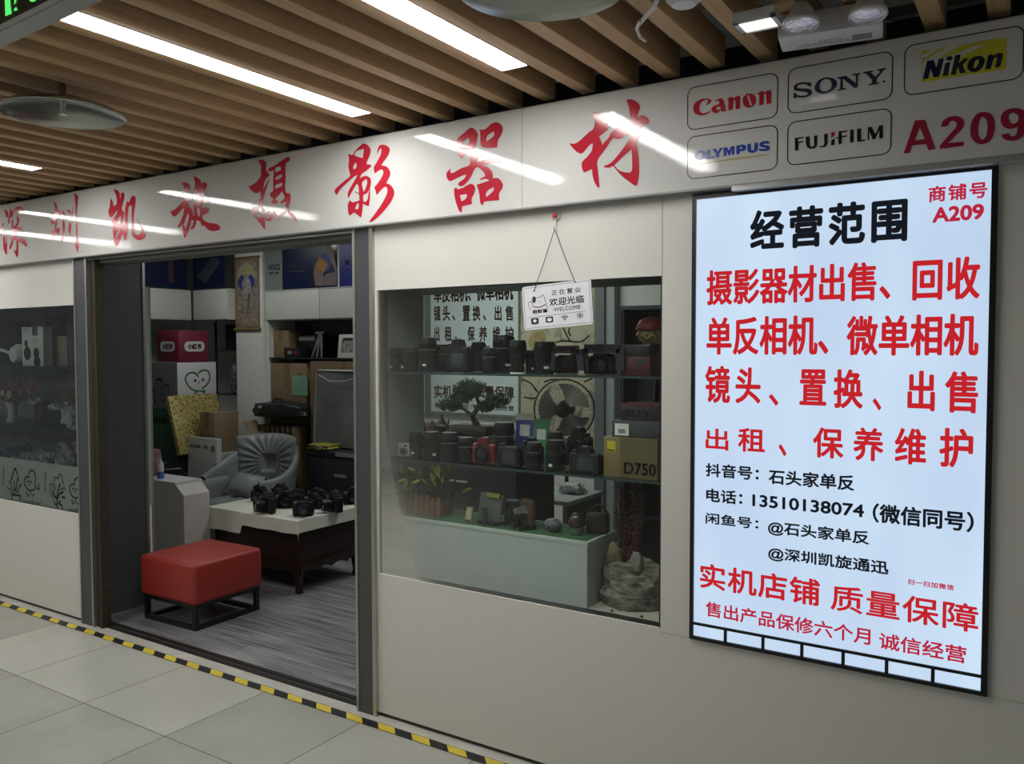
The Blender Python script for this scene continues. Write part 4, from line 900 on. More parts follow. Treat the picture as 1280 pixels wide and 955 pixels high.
# picket planter with yellow lilies
PX0, PX1 = onY(497, 640, 0.11).x, onY(549, 640, 0.11).x
t = thing('picket_planter', 'small wooden picket-fence planter of yellow buds at the left of the plinth', 'planter', ((PX0+PX1)/2, 0.16, PLZ))
PINE = mat('picket_wood', (0.17, 0.085, 0.045), 0.6, var=0.3, scale=8)
hx = (PX1-PX0)/2; n_ = 8
obj('trough', MB().span(-hx, hx, -0.038, 0.045, 0.0, 0.055), PINE, t)
for i in range(n_):
    x = -hx+0.008+(2*hx-0.016)*i/(n_-1)
    obj('picket', MB().prism([(x-0.0085, 0), (x+0.0085, 0), (x+0.0085, 0.075+0.004*(i % 3)), (x, 0.088+0.004*(i % 3)), (x-0.0085, 0.075+0.004*(i % 3))], 0.040, 0.046, Matrix(((1, 0, 0, 0), (0, 0, -1, 0), (0, 1, 0, 0), (0, 0, 0, 1)))), PINE, t)
obj('rail', MB().span(-hx, hx, -0.040, -0.036, 0.058, 0.066), PINE, t)
LEAF = mat('lily_leaf', (0.035, 0.075, 0.03), 0.6, var=0.4, scale=30); BUD = mat('yellow_bud', (0.50, 0.42, 0.05), 0.5, var=0.25, scale=40)
lf = MB(); bd = []
for i in range(64):
    bx = random.uniform(-hx*0.95, hx*0.95); by = random.uniform(-0.02, 0.03)
    tip = Vector((bx*1.25+random.uniform(-0.05, 0.05), by+random.uniform(-0.06, 0.05), random.uniform(0.10, 0.20)))
    lf.tube([(bx, by, 0.05), (Vector((bx, by, 0.05))*0.45+tip*0.55)+Vector((0, 0, 0.018)), tip], [0.0022, 0.0022, 0.001], 5)
    for k in range(5):
        q = Vector((bx, by, 0.055)).lerp(tip, random.uniform(0.2, 0.95)); d = Vector((random.uniform(-1, 1), random.uniform(-1, 1), random.uniform(-0.2, 0.9))).normalized()*random.uniform(0.025, 0.055); s_ = Vector((0.006, 0, 0.002))
        v = [lf.bm.verts.new(p) for p in (q, q+d*0.5+s_, q+d, q+d*0.5-s_)]; lf.bm.faces.new(v)
    if i < 30: bd.append((tip, (tip-Vector((bx, by, 0.08))).normalized()))
obj('foliage', lf, LEAF, t, 0)
for p, d in bd:
    if random.random() < 0.3: d = Vector((random.uniform(-1, 1), random.uniform(-1, 0.2), random.uniform(-0.8, 0.3))).normalized()
    obj('bud', MB().tube([p-d*0.004, p+d*0.006, p+d*0.024, p+d*0.036], [0.0025, 0.007, 0.0072, 0.003], 8), BUD, t)
# little framed picture, green tablet on a stand, folding cameras, stones
c = onY(585, 650, 0.10)
t = thing('photo_card', 'small cream card in a tan frame leaning on the green felt', 'card', (c.x, 0.10, PLZ), 0, None, (-0.2, 0, -0.15))
obj('card_frame', MB().span(-0.019, 0.019, -0.003, 0.003, 0, 0.066, 0.001), mat('tan_frame', (0.26, 0.18, 0.11), 0.5), t); obj('picture', MB().span(-0.013, 0.013, -0.0042, -0.003, 0.014, 0.060), mat('cream_print', (0.40, 0.36, 0.24), 0.5, var=0.25, scale=90), t)
obj('red_caption', MB().span(-0.015, 0.015, -0.0042, -0.003, 0.003, 0.011), RBOX, t)
c = onY(613, 640, 0.13)
t = thing('green_tablet', 'green-grey plate with yellow top edge on a black stand in the middle of the plinth', 'display plate', (c.x, 0.13, PLZ), -0.15)
R_ = Matrix.Rotation(-0.2, 4, 'X')
obj('plate', MB().box((0, 0.0, 0.068), (0.125, 0.006, 0.115), R_, 0.002), mat('olive_plate', (0.085, 0.10, 0.085), 0.5, var=0.08), t)
obj('yellow_edge', MB().box((0.020, -0.003, 0.122), (0.072, 0.008, 0.018), R_), mat('mustard_edge', (0.23, 0.22, 0.04), 0.5), t)
obj('stand', MB().span(-0.006, 0.012, -0.045, -0.030, 0, 0.075, 0.003).span(-0.05, 0.05, -0.03, 0.05, 0, 0.014, 0.004), BLACK, t)
BROWNL = mat('brown_leather', (0.085, 0.045, 0.025), 0.5, var=0.2, scale=30)
def bellows(px, Y, label, sc, rz, m1):
    c = onY(px, 650, Y); t = thing('folding_camera', label, 'camera', (c.x, Y, PLZ), rz)
    obj('body', MB().box((0, 0, 0.06*sc), (0.075*sc, 0.03*sc, 0.10*sc), None, 0.012*sc, 3), m1, t)
    obj('foot', MB().span(-0.03*sc, -0.02*sc, -0.05*sc, 0.02*sc, 0, 0.02*sc).span(0.02*sc, 0.03*sc, -0.05*sc, 0.02*sc, 0, 0.02*sc), BLACK, t)
    b = MB(); P = []
    for i in range(6):
        y = -0.015*sc-0.008*sc*i; P += [(0.032*sc-0.002*i*sc, y), (0.028*sc-0.002*i*sc, y-0.004*sc)]
    obj('bellows', MB().lathe([(0, 0.0)]+[(r_*0.9, -(y+0.015*sc)) for r_, y in P]+[(0, 0.055*sc)], c=(0, -0.015*sc, 0.062*sc), axis='-Y', n=4), BLACK, t)
    obj('lens', MB().lathe([(0, 0), (0.016*sc, 0), (0.016*sc, 0.012*sc), (0.011*sc, 0.014*sc), (0, 0.010*sc)], c=(0, -0.068*sc, 0.062*sc), axis='-Y', n=20), LBODY, t)
    return t
bellows(641, 0.17, 'black folding camera standing right of the green plate on the plinth', 0.95, 0.4, BLACK)
bellows(660, 0.14, 'brown leather folding camera in the middle of the plinth', 1.1, -0.5, BROWNL)
tag(obj('crystal_rock', MB().sph((0, 0, 0), 0.036, 12, (1.1, 0.9, 0.75)), mat('grey_crystal', (0.13, 0.13, 0.14), 0.3, var=0.7, scale=60, bump=1.0)), 'lumpy grey crystal rock on the plinth', 'rock').location = (onY(691, 655, 0.15).x, 0.15, PLZ+0.026)
c = onY(722, 655, 0.16)
t = thing('wooden_egg', 'polished dark brown egg in a glass cup at the right end of the plinth', 'ornament', (c.x, 0.15, PLZ))
obj('egg', MB().sph((0, 0, 0.050), 0.033, 20, (1.05, 0.9, 1.1)), mat('polished_brown', (0.05, 0.028, 0.022), 0.2, var=0.2), t)
obj('cup', MB().lathe([(0, 0), (0.02, 0), (0.024, 0.004), (0.034, 0.03), (0.032, 0.03), (0.020, 0.006), (0, 0.005)], n=24), mat('frosted_cup', (0.22, 0.26, 0.23), 0.2), t)
c = onY(748, 645, 0.21)
t = thing('leather_case', 'brown leather camera case with carrying strap behind the egg', 'case', (c.x-0.005, 0.215, PLZ), 0.3)
obj('case_body', MB().box((0, 0, 0.04), (0.09, 0.05, 0.08), None, 0.014, 3), mat('dark_leather', (0.04, 0.022, 0.018), 0.45, var=0.2), t)
obj('carry_strap', MB().tube([(-0.045, 0, 0.07), (-0.025, 0, 0.10), (0.0, 0, 0.112), (0.025, 0, 0.10), (0.045, 0, 0.07)], 0.004, 6), BROWNL, t)
# scholar rock with red twigs on the sill
c0, c1_ = onY(747, 740, 0.16), onY(822, 770, 0.16)
def rocky(nx, r, seed, sc, amp):
    b = MB(); k = bmesh.ops.create_icosphere(b.bm, subdivisions=4, radius=1.0)
    from mathutils import noise
    for v in b.bm.verts:
        p = v.co.copy(); n_ = noise.fractal(p*1.7+Vector((seed, 0, 0)), 1.0, 2.0, 5)*amp + noise.noise(p*3.1+Vector((0, seed, 0)))*amp*0.5
        q = p*(1+n_); q.z = max(q.z, -0.62); q.x = max(-0.95, min(0.95, q.x*1.15)); v.co = Vector((q.x*sc[0], q.y*sc[1], (q.z+0.62)*sc[2]))
    return b
ROCK = mat('scholar_rock', (0.20, 0.185, 0.15), 0.85, var=0.75, scale=26, bump=1.0, ani=(1, 1, 3))
t = thing('scholar_rock', 'craggy grey-brown ornamental rock with red twigs in the right corner of the bay', 'rock', ((c0.x+c1_.x)/2+0.004, 0.19, z0))
obj('rock', rocky(0, 1, 3.0, (0.118, 0.088, 0.105), 0.42), ROCK, t, 60)
pk = obj('peak', rocky(0, 1, 9.0, (0.030, 0.03, 0.07), 0.25), mat('ochre_rock', (0.22, 0.15, 0.07), 0.8, var=0.4, scale=20, bump=0.6), t, 60); pk.location = (-0.07, 0.0, 0.115)
pk = obj('peak', rocky(0, 1, 5.0, (0.022, 0.02, 0.045), 0.2), mat('pale_rock', (0.22, 0.21, 0.18), 0.7, var=0.2, scale=30), t, 60); pk.location = (0.035, -0.03, 0.14)
tw = MB(); br = MB()
for i in range(15):
    x = random.uniform(-0.03, 0.03); p = Vector((x*0.4, 0.01, 0.13)); q = Vector((x*2.2-0.02, random.uniform(-0.02, 0.06), random.uniform(0.34, 0.47)))
    m_ = (p+q)/2+Vector((random.uniform(-0.015, 0.015), 0, 0)); tw.tube([p, m_, q], [0.0025, 0.002, 0.0012], 5)
    for k in range(20):
        u = p.lerp(q, random.uniform(0.15, 1))+Vector((random.uniform(-0.008, 0.008), random.uniform(-0.008, 0.008), 0)); br.sph(u, 0.0042, 6)
obj('twigs', tw, mat('dark_twig', (0.045, 0.018, 0.018), 0.6), t); obj('berries', br, mat('red_berries', (0.13, 0.018, 0.026), 0.4, var=0.2), t)
tag(obj('grey_stone', rocky(0, 1, 14.0, (0.03, 0.04, 0.10), 0.25), mat('dark_stone', (0.11, 0.11, 0.11), 0.7, var=0.3, scale=20, bump=0.5)), 'dark upright stone at the right edge of the bay beside the craggy rock', 'rock').location = (x1-0.045, 0.24, z0)
for i, (px, py) in enumerate(((763, 766), (799, 774))):
    p = onZ(px, py, z0); tag(obj('pebble', MB().sph((p.x, max(p.y, 0.07), z0+0.004), 0.006, 8, (1, 1, 0.7)), BLACK), ['small dark pebble on the bay sill near the plinth', 'small dark pebble on the bay sill in front of the craggy rock'][i], 'pebble')

# ---- hanging welcome sign
hk = onY(696, 270); hook = thing('suction_hook', 'round red and clear suction hook stuck above the right window', 'hook', (hk.x, 0, hk.z))
obj('suction_cup', MB().lathe([(0, 0.014), (0.010, 0.013), (0.019, 0.005), (0.022, 0.0), (0, 0.0)], axis='-Y', n=28), mat('clear_plastic', (0.55, 0.53, 0.5), 0.15, var=0.0), hook)
obj('red_button', MB().lathe([(0, 0.019), (0.009, 0.017), (0.011, 0.012), (0, 0.012)], axis='-Y', n=24), mat('red_button', (0.42, 0.03, 0.04), 0.3), hook)
obj('hook', MB().tube([(0, -0.008, -0.015), (0, -0.009, -0.045), (0.0, -0.014, -0.054), (0, -0.021, -0.050), (0, -0.023, -0.040)], 0.003, 8), mat('clear_plastic', (0.55, 0.53, 0.5)), hook)
A = onY(653, 359, -0.016); Bp = onY(738, 348, -0.016); C_ = onY(742, 404, -0.016); D_ = onY(655, 414, -0.016)
cxs = (A.x+Bp.x+C_.x+D_.x)/4; czs = (A.z+Bp.z+C_.z+D_.z)/4; ww = ((Bp-A).length+(C_-D_).length)/2; hh2 = ((A-D_).length+(Bp-C_).length)/2
tilt = math.atan2(Bp.z-A.z, Bp.x-A.x)
ws = thing('welcome_sign', 'white hanging WELCOME sign with a lucky cat on two dark cords over the right window', 'sign', (cxs, -0.014, czs), 0, None, (0, -tilt, 0))
SIGNW = mat('white_sign_board', (0.74, 0.77, 0.80), 0.35, var=0.02)
bd_ = MB().prism(rrect(-ww/2, -hh2/2, ww/2, hh2/2, 0.010), -0.002, 0.002, Matrix(((1, 0, 0, 0), (0, 0, -1, 0), (0, 1, 0, 0), (0, 0, 0, 1))))
obj('board', bd_, SIGNW, ws)
def sf(u, v): return Vector((u, -0.0027, v))
def sg(x, y): return ((x-360)/540*ww, (268-y)/385*hh2)     # print layout in units of the board
pr = MB().poly([rrect(-ww/2+0.006, -hh2/2+0.006, ww/2-0.006, hh2/2-0.006, 0.007), rrect(-ww/2+0.0072, -hh2/2+0.0072, ww/2-0.0072, hh2/2-0.0072, 0.006)], sf)
def sgtext(b, s, x0_, x1_, y0_, y1_, bold, g=1.0):
    a = sg(x0_, y1_); c = sg(x1_, y0_); t_ = bold_text(s, sf, a[0], c[0], a[1], c[1], bold, g)
    me_ = bpy.data.meshes.new('tmp'); t_.bm.to_mesh(me_); b.bm.from_mesh(me_); bpy.data.meshes.remove(me_); t_.bm.free()
INK = mat('sign_ink', (0.025, 0.027, 0.032), 0.5, var=0)
sgtext(pr, '正在营业', 325, 550, 135, 180, 0.008, 1.45); sgtext(pr, '欢迎光临', 305, 572, 205, 272, 0.018, 1.05); sgtext(pr, '·WELCOME·', 325, 552, 288, 322, 0.008, 1.1); sgtext(pr, '招财猫', 165, 285, 288, 322, 0.04, 1.1)
def disc(cx, cy, r, n=20, sx=1.0): return [sg(cx+r*sx*math.cos(2*PI*k/n), cy+r*math.sin(2*PI*k/n)) for k in range(n)]
pr.poly([smooth_loop([sg(*p) for p in ((150, 405), (150, 375), (155, 362), (205, 362), (210, 375), (210, 405), (200, 415), (160, 415))], 2), disc(180, 385, 14), ], sf)
pr.poly([smooth_loop([sg(*p) for p in ((268, 370), (275, 362), (320, 362), (326, 370), (326, 405), (320, 412), (275, 412), (268, 405))], 2), disc(297, 387, 16, sx=1.2)], sf)
for r in (14, 27, 40):
    arc = [sg(417+r*math.cos(math.radians(a)), 405-r*math.sin(math.radians(a))) for a in range(45, 136, 15)]; arc2 = [sg(417+(r-7)*math.cos(math.radians(a)), 405-(r-7)*math.sin(math.radians(a))) for a in range(135, 44, -15)]
    pr.poly([arc+arc2], sf)
pr.poly([disc(417, 404, 5, 10)], sf)
for k in range(3):
    a = math.radians(30+60*k); dx, dy = 25*math.cos(a), 25*math.sin(a); nx_, ny_ = -2.5*math.sin(a), 2.5*math.cos(a)
    pr.poly([[sg(535-dx-nx_, 378-dy-ny_), sg(535+dx-nx_, 378+dy-ny_), sg(535+dx+nx_, 378+dy+ny_), sg(535-dx+nx_, 378-dy+ny_)]], sf)
    for s_ in (-1, 1):
        for w_ in (-0.6, 0.6):
            p = (535+s_*dx*0.6, 378+s_*dy*0.6); q = (p[0]+s_*12*math.cos(a+w_), p[1]+s_*12*math.sin(a+w_)); pr.poly([[sg(p[0]-1.8*math.sin(a), p[1]+1.8*math.cos(a)), sg(p[0]+1.8*math.sin(a), p[1]-1.8*math.cos(a)), sg(q[0]+1.8*math.sin(a), q[1]-1.8*math.cos(a)), sg(q[0]-1.8*math.sin(a), q[1]+1.8*math.cos(a))]], sf)
# cat outline
def stroke(b, pts, w_):
    P = [Vector(sg(*p)) for p in pts]
    for p, q in zip(P, P[1:]):
        d = (q-p).normalized(); n_ = Vector((-d.y, d.x))*w_; b.poly([[tuple(p-n_-d*w_), tuple(q-n_+d*w_), tuple(q+n_+d*w_), tuple(p+n_-d*w_)]], sf)
stroke(pr, [(168, 250), (165, 205), (178, 172), (205, 185), (235, 182), (258, 165), (268, 195), (275, 235), (288, 285)], 0.0009)
stroke(pr, [(165, 222), (145, 210), (135, 225), (145, 270), (155, 288)], 0.0009)
pr.poly([smooth_loop([sg(*p) for p in ((172, 190), (180, 168), (196, 178), (198, 205), (188, 225), (172, 222))], 2)], sf)
pr.poly([disc(215, 215, 3, 8)], sf); pr.poly([disc(245, 210, 3, 8)], sf); stroke(pr, [(225, 228), (231, 232), (238, 226)], 0.0005)
for hx_ in (188, 512): pr.poly([disc(hx_, {188: 122, 512: 90}[hx_], 6, 10)], sf)
obj('print', pr, INK, ws, 0)
rd = MB(); stroke(rd, [(170, 258), (200, 268), (235, 268), (272, 252)], 0.0016); stroke(rd, [(130, 355), (575, 345)], 0.0006); obj('red_print', rd, mat('sign_red_ink', (0.30, 0.02, 0.03), 0.5, var=0), ws, 0)
cords = MB(); hk_l = ws.matrix_basis.inverted() @ Vector((hk.x, -0.016, hk.z-0.050))
for hx_, hy_ in ((188, 122), (512, 90)):
    q = Vector((*sg(hx_, hy_), 0)); q = Vector((q.x, -0.004, q.y)); cords.tube([hk_l, hk_l.lerp(q, 0.5)+Vector((0, 0, -0.004)), q, q+Vector((0, 0.004, -0.003))], 0.0014, 6)
obj('cord', cords, mat('dark_cord', (0.03, 0.03, 0.032), 0.6), ws)
# ------------------------------------------------------------------ inside the shop
CREAMC = mat('cupboard_white', (0.60, 0.60, 0.56), 0.45, var=0.02)
def cupboards(name, label, x0, x1, y0, y1, z0, z1, face, splits):
    t = thing(name, label, 'cupboard', ((x0+x1)/2, (y0+y1)/2, z0)); hx, hy, h = (x1-x0)/2, (y1-y0)/2, z1-z0
    obj('carcass', MB().span(-hx, hx, -hy+(0.012 if face == 'y' else 0), hy, 0, h), CREAMC, t)
    for i in range(splits):
        if face == 'y':
            a = -hx+2*hx*i/splits; b = -hx+2*hx*(i+1)/splits; obj('cupboard_door', MB().span(a+0.003, b-0.003, -hy, -hy+0.012, 0.004, h-0.004, 0.002), CREAMC, t)
        else:
            a = -hy+2*hy*i/splits; b = -hy+2*hy*(i+1)/splits; obj('cupboard_door', MB().span(hx, hx+0.012, a+0.003, b-0.003, 0.004, h-0.004, 0.002), CREAMC, t)
    return t
YC = 2.36                                   # face of the right-hand wall cupboards
RZ0, RZ1 = onY(388, 399, YC).z, onY(385, 362, YC).z
cupboards('wall_cupboard', 'white wall cupboard row under the bright posters on the back wall', -5.868, -4.52, YC, BACK-0.002, RZ0, RZ1, 'y', 2)
YL_ = 2.25
LZ0, LZ1 = onY(241.4, 400.6, YL_).z, onY(241, 363, YL_).z
cupboards('wall_cupboard', 'grey-looking wall cupboard in the back left corner beside the scroll', -6.735, -6.245, YL_, BACK-0.002, LZ0, LZ1, 'y', 1)
cupboards('wall_cupboard', 'white wall cupboard on the left shop wall under the dark blue poster', -7.1, -6.755, 1.0, YL_-0.01, LZ0, LZ1, 'x', 1)
# posters above them
NAVYP = mat('navy_poster', (0.006, 0.012, 0.05), 0.3, var=0.1); BLUEP = mat('blue_poster', (0.012, 0.02, 0.20), 0.3, var=0.05); GREYP = mat('grey_poster', (0.20, 0.22, 0.20), 0.4, var=0.02)
PZ0, PZ1 = RZ1+0.012, 2.62
def poster(name, label, a, b, y, m, z0=PZ0, z1=PZ1):
    t = thing(name, label, 'poster', ((a+b)/2, y, z0)); obj('sheet', MB().span(-(b-a)/2, (b-a)/2, -0.004, 0.0, 0, z1-z0), m, t); return t
def Xp(px, Y): return onY(px, 380, Y).x
PW = mat('poster_white', (0.55, 0.56, 0.56), 0.4, var=0)
struct('trim_9', MB().span(-5.868, -4.52, YC+0.006, YC+0.03, RZ1+0.002, 2.66), CREAMC)
xa, xb, xc, xd = Xp(328, YC), Xp(353.5, YC), Xp(421.5, YC), Xp(424.5, YC)
xa = max(xa, -5.868)
t = poster('brand_poster', 'pale grey poster with dark lettering above the cupboards, right of the scroll', xa, xb-0.004, YC+0.006, GREYP)
w_ = (xb-xa)/2; obj('lettering', bold_text('iwata', lambda u, v: Vector((u, -0.0052, v)), -w_*0.6, w_*0.75, onY(340, 338, YC).z-PZ0, onY(340, 328, YC).z-PZ0, 0.0), BLK, t, 0)
obj('lettering', bold_text('优质 大牌', lambda u, v: Vector((u, -0.0052, v)), -w_*0.55, w_*0.6, onY(340, 343, YC).z-PZ0, onY(340, 340, YC).z-PZ0, 0.01), BLK, t, 0)
t = poster('portrait_poster', 'dark blue poster with white lettering and a face in profile holding an orange box', xb, xc, YC+0.006, NAVYP)
w_ = (xc-xb)/2; X0 = (xb+xc)/2
def pp(px, py): q = onY(px, py, YC); return (q.x-X0, q.z-PZ0)
def art(name, pts, m, t, off=-0.0052, sm=True): return obj(name, MB().poly([smooth_loop(pts, 3) if sm else pts], lambda u, v: Vector((u, off, v))), m, t, 0)
q0, q1 = pp(359, 335), pp(383, 328.5); obj('lettering', bold_text('把缤纷出彩', lambda u, v: Vector((u, -0.0052, v)), q0[0], q1[0], q0[1], q1[1], 0.02), mat('bright_print', (0.85, 0.85, 0.85), 0.5, var=0), t, 0)
q0, q1 = pp(360, 340.5), pp(381, 337.5); obj('lettering', bold_text('好看 更出色 更精彩', lambda u, v: Vector((u, -0.0052, v)), q0[0], q1[0], q0[1], q1[1], 0.0), GREYP, t, 0)
SKP = mat('printed_skin', (0.20, 0.125, 0.11), 0.5, var=0.1)
art('printed_face', [pp(*p) for p in ((408, 306.5), (420.8, 305.5), (420.8, 345), (416, 332), (412, 327), (409, 324), (410, 321), (408.5, 318), (409, 314), (406.5, 312))], SKP, t)
art('printed_hair', [pp(*p) for p in ((414, 306), (420.9, 305.5), (420.9, 335), (418, 322), (416, 312))], BLK, t, -0.0056)
art('printed_hand', [pp(*p) for p in ((394, 357), (392, 340), (395, 328), (402, 330), (404, 344), (402, 357.3))], SKP, t); art('printed_hand', [pp(*p) for p in ((402, 357), (405, 345), (412, 341), (420.8, 340), (420.8, 356.3))], mat('printed_knit', (0.16, 0.13, 0.13), 0.6), t, -0.0056)
art('printed_box', [pp(*p) for p in ((399, 320), (410, 330), (405, 341), (395, 334))], mat('printed_orange', (0.36, 0.15, 0.02), 0.5), t, -0.006, False); art('printed_box', [pp(*p) for p in ((399, 320), (408, 316), (414, 326), (412, 338), (406, 339), (410, 330))], mat('printed_blue', (0.015, 0.06, 0.24), 0.5), t, -0.0058, False)
t = poster('brand_poster', 'bright blue poster starting with RGB above the cupboards beside the door post', xd, -4.53, YC+0.006, BLUEP)
a_, b_ = onY(431.5, 332, YC), onY(446, 324, YC); X0 = (xd-4.53)/2
obj('lettering', bold_text('RGB', lambda u, v: Vector((u-X0, -0.0052, v-PZ0)), a_.x, a_.x+0.19, a_.z, b_.z, 0.03), PW, t, 0)
a_, b_ = onY(432, 338.5, YC), onY(446, 335.5, YC)
obj('lettering', bold_text('幻彩 补光灯', lambda u, v: Vector((u-X0, -0.0052, v-PZ0)), a_.x, a_.x+0.2, a_.z, b_.z, 0.01), PW, t, 0)
t = poster('dark_poster', 'near-black blue poster with a tilted grey card in the back left corner', -6.72, -6.27, YL_, NAVYP, LZ1+0.01, 2.62)
X0 = -6.495
art('tilted_card', [(onY(*p, YL_).x-X0, onY(*p, YL_).z-LZ1-0.01) for p in ((246, 347), (265, 321), (277, 326), (258, 354))], mat('dim_card', (0.05, 0.055, 0.075), 0.5), t, -0.0052, False)
t = thing('dark_poster', 'long dark blue poster with an orange stripe on the left shop wall', 'poster', (-6.75, 1.6, LZ1+0.01))
obj('sheet', MB().span(0, 0.004, -0.6, 0.6, 0, 2.62-LZ1-0.01), NAVYP, t)
ys = onX(214, 330, -6.745).y-1.6
obj('orange_stripe', MB().span(0.004, 0.0052, ys-0.03, ys+0.025, 0.05, 0.45), mat('dim_orange', (0.09, 0.03, 0.025), 0.5), t)
struct('wall_column', MB().span(-6.24, -5.875, 2.34, BACK, 0, 2.75), WHITE)
# scroll painting on the column
YS_ = 2.335
t = thing('hanging_scroll', 'old painted hanging scroll with a haloed figure on the white column', 'scroll', (0, YS_, 0))
def sc_(px, py): q = onY(px, py, YS_); return (q.x, q.z)
A_ = sc_(288, 323.5); B_ = sc_(326, 411.5); ax0, ax1 = -6.235, A_[0]+0.385; az1, az0 = A_[1], B_[1]
obj('cloth', MB().span(ax0, ax1, -0.004, 0.0, az0, az1), mat('scroll_cloth', (0.20, 0.135, 0.085), 0.8, var=0.3, scale=18), t)
obj('painting', MB().span(ax0+0.03, ax1-0.012, -0.0052, -0.004, az0+0.03, az1-0.03), mat('scroll_painting', (0.24, 0.19, 0.145), 0.8, var=0.55, scale=26), t)
obj('roller', MB().cyl((ax0-0.015, -0.006, az0), (ax1+0.015, -0.006, az0), 0.013).cyl((ax0-0.01, -0.004, az1), (ax1+0.01, -0.004, az1), 0.008), mat('scroll_wood', (0.16, 0.12, 0.04), 0.5), t)
mx = (ax0+ax1)/2-0.005; hs = az1-az0
def ell(cx, cz, rx, rz, n=24): return [(cx+rx*math.cos(2*PI*k/n), cz+rz*math.sin(2*PI*k/n)) for k in range(n)]
for nm, pts, mm, of in (('halo', ell(mx, az1-hs*0.27, 0.125, hs*0.19), mat('pale_ochre', (0.36, 0.30, 0.20), 0.8, var=0.2), -0.0056), ('blue_field', ell(mx, az1-hs*0.34, 0.115, hs*0.12), mat('ultramarine', (0.03, 0.04, 0.22), 0.8, var=0.2), -0.0060), ('halo', ell(mx, az1-hs*0.20, 0.062, hs*0.075), mat('dull_yellow', (0.34, 0.32, 0.14), 0.8), -0.0064),
                      ('figure', [(mx-0.035, az1-hs*0.46), (mx-0.06, az1-hs*0.36), (mx-0.02, az1-hs*0.27), (mx-0.012, az1-hs*0.21), (mx+0.014, az1-hs*0.20), (mx+0.02, az1-hs*0.27), (mx+0.055, az1-hs*0.34), (mx+0.07, az1-hs*0.52), (mx+0.01, az1-hs*0.60)], mat('figure_paint', (0.30, 0.27, 0.25), 0.8, var=0.6, scale=40), -0.0068),
                      ('dark_stroke', [(mx+0.02, az1-hs*0.52), (mx+0.06, az1-hs*0.50), (mx+0.035, az1-hs*0.62), (mx+0.02, az1-hs*0.80), (mx+0.005, az1-hs*0.79), (mx+0.015, az1-hs*0.62)], mat('slate_paint', (0.07, 0.08, 0.10), 0.8, var=0.5, scale=40), -0.0070)):
    art(nm, pts, mm, t, of)
TRZ = onY(390, 562, 2.07).z
# glass shelving under the cupboards (right part)
DK = mat('dark_cabinet', (0.018, 0.020, 0.024), 0.4, var=0.15)
t = thing('glass_cabinet', 'tall glass-shelved cabinet under the right wall cupboards holding boxes', 'cabinet', (-5.197, 2.54, 0))
hx = 0.67
obj('back_panel', MB().span(-hx, hx, 0.155, 0.165, 0, RZ0-0.004), mat('mirror_dark', (0.05, 0.055, 0.055), 0.25, metal=0.3), t)
SHZ = onY(360, 447, 2.39).z
for z in (0.45, 0.95, SHZ): obj('shelf', MB().span(-hx, hx, -0.155, 0.155, z-0.012, z), mat('smoked_shelf', (0.03, 0.035, 0.036), 0.2), t)
obj('side_panel', MB().span(-hx, -hx+0.012, -0.165, 0.165, 0, RZ0-0.004), WHITE, t); obj('side_panel', MB().span(hx-0.012, hx, -0.165, 0.165, 0, RZ0-0.004), WHITE, t)
CARD = mat('cardboard', (0.215, 0.15, 0.085), 0.75, var=0.12, scale=6); CARD2 = mat('cardboard_dark', (0.15, 0.10, 0.055), 0.75, var=0.15, scale=6); TAPE = mat('packing_tape', (0.19, 0.125, 0.06), 0.25, var=0.05)
def carton(label, x0, x1, y0, y1, z0, z1, m=None, tape=True, name='cardboard_box', cat='box', rz=0):
    t = thing(name, label, cat, ((x0+x1)/2, (y0+y1)/2, z0), rz); hx, hy, h = (x1-x0)/2, (y1-y0)/2, z1-z0
    obj('box_body', MB().span(-hx, hx, -hy, hy, 0, h, 0.004), m or CARD, t)
    if tape: obj('tape_strip', MB().span(-0.03, 0.03, -hy-0.001, hy+0.001, h-0.001, h+0.001).span(-0.03, 0.03, -hy-0.001, -hy, h*0.6, h).span(-0.03, 0.03, hy, hy+0.001, h*0.6, h), TAPE, t)
    return t
def XY(px, Y): return onY(px, 450, Y).x
carton('tall tan cardboard box on the cabinet shelf just right of the column', XY(340, 2.44), XY(361, 2.44), 2.44, 2.66, SHZ, SHZ+0.24)
t = thing('red_black_box', 'small red and black boxed gadget on the cabinet shelf', 'box', (XY(366, 2.43), 2.45, SHZ))
obj('box_body', MB().span(-0.07, 0.12, -0.05, 0.06, 0, 0.085, 0.003), BLACK, t); obj('red_side', MB().span(-0.078, -0.068, -0.052, 0.06, 0, 0.09), mat('box_red', (0.22, 0.02, 0.025), 0.4), t); obj('white_print', MB().span(-0.03, 0.02, -0.0516, -0.05, 0.03, 0.06), GREYP, t); obj('red_print', MB().span(0.045, 0.09, -0.0516, -0.05, 0.03, 0.06), mat('box_red', (0.22, 0.02, 0.025)), t)
t = thing('silver_tripod', 'folded silver tripod legs leaning on the cabinet shelf', 'tripod', (XY(396, 2.44), 2.46, SHZ))
for dx in (-0.075, 0.0, 0.075): obj('leg', MB().tube([(dx*0.15+0.03, 0.0, 0.19), (dx*0.8-0.02+0.02, -0.02, 0.0)], [0.014, 0.009], 10), SILV, t)
obj('head', MB().cyl((0.03, 0, 0.17), (0.03, 0, 0.205), 0.022).box((0.03, 0, 0.215), (0.10, 0.03, 0.02)), SILV, t)
t = thing('storage_case', 'dark case with grey lid label at the back of the cabinet shelf', 'case', (XY(389, 2.58), 2.59, SHZ)); obj('case_body', MB().span(-0.13, 0.16, -0.06, 0.07, 0, 0.20, 0.006), BLACK, t); obj('lid_label', MB().span(-0.10, 0.10, -0.061, -0.06, 0.15, 0.185), GREYP, t)
t = thing('framed_picture', 'white framed black and white picture on the cabinet shelf beside the door post', 'picture', (XY(438, 2.41), 2.41, SHZ), 0, None, (-0.12, 0, 0))
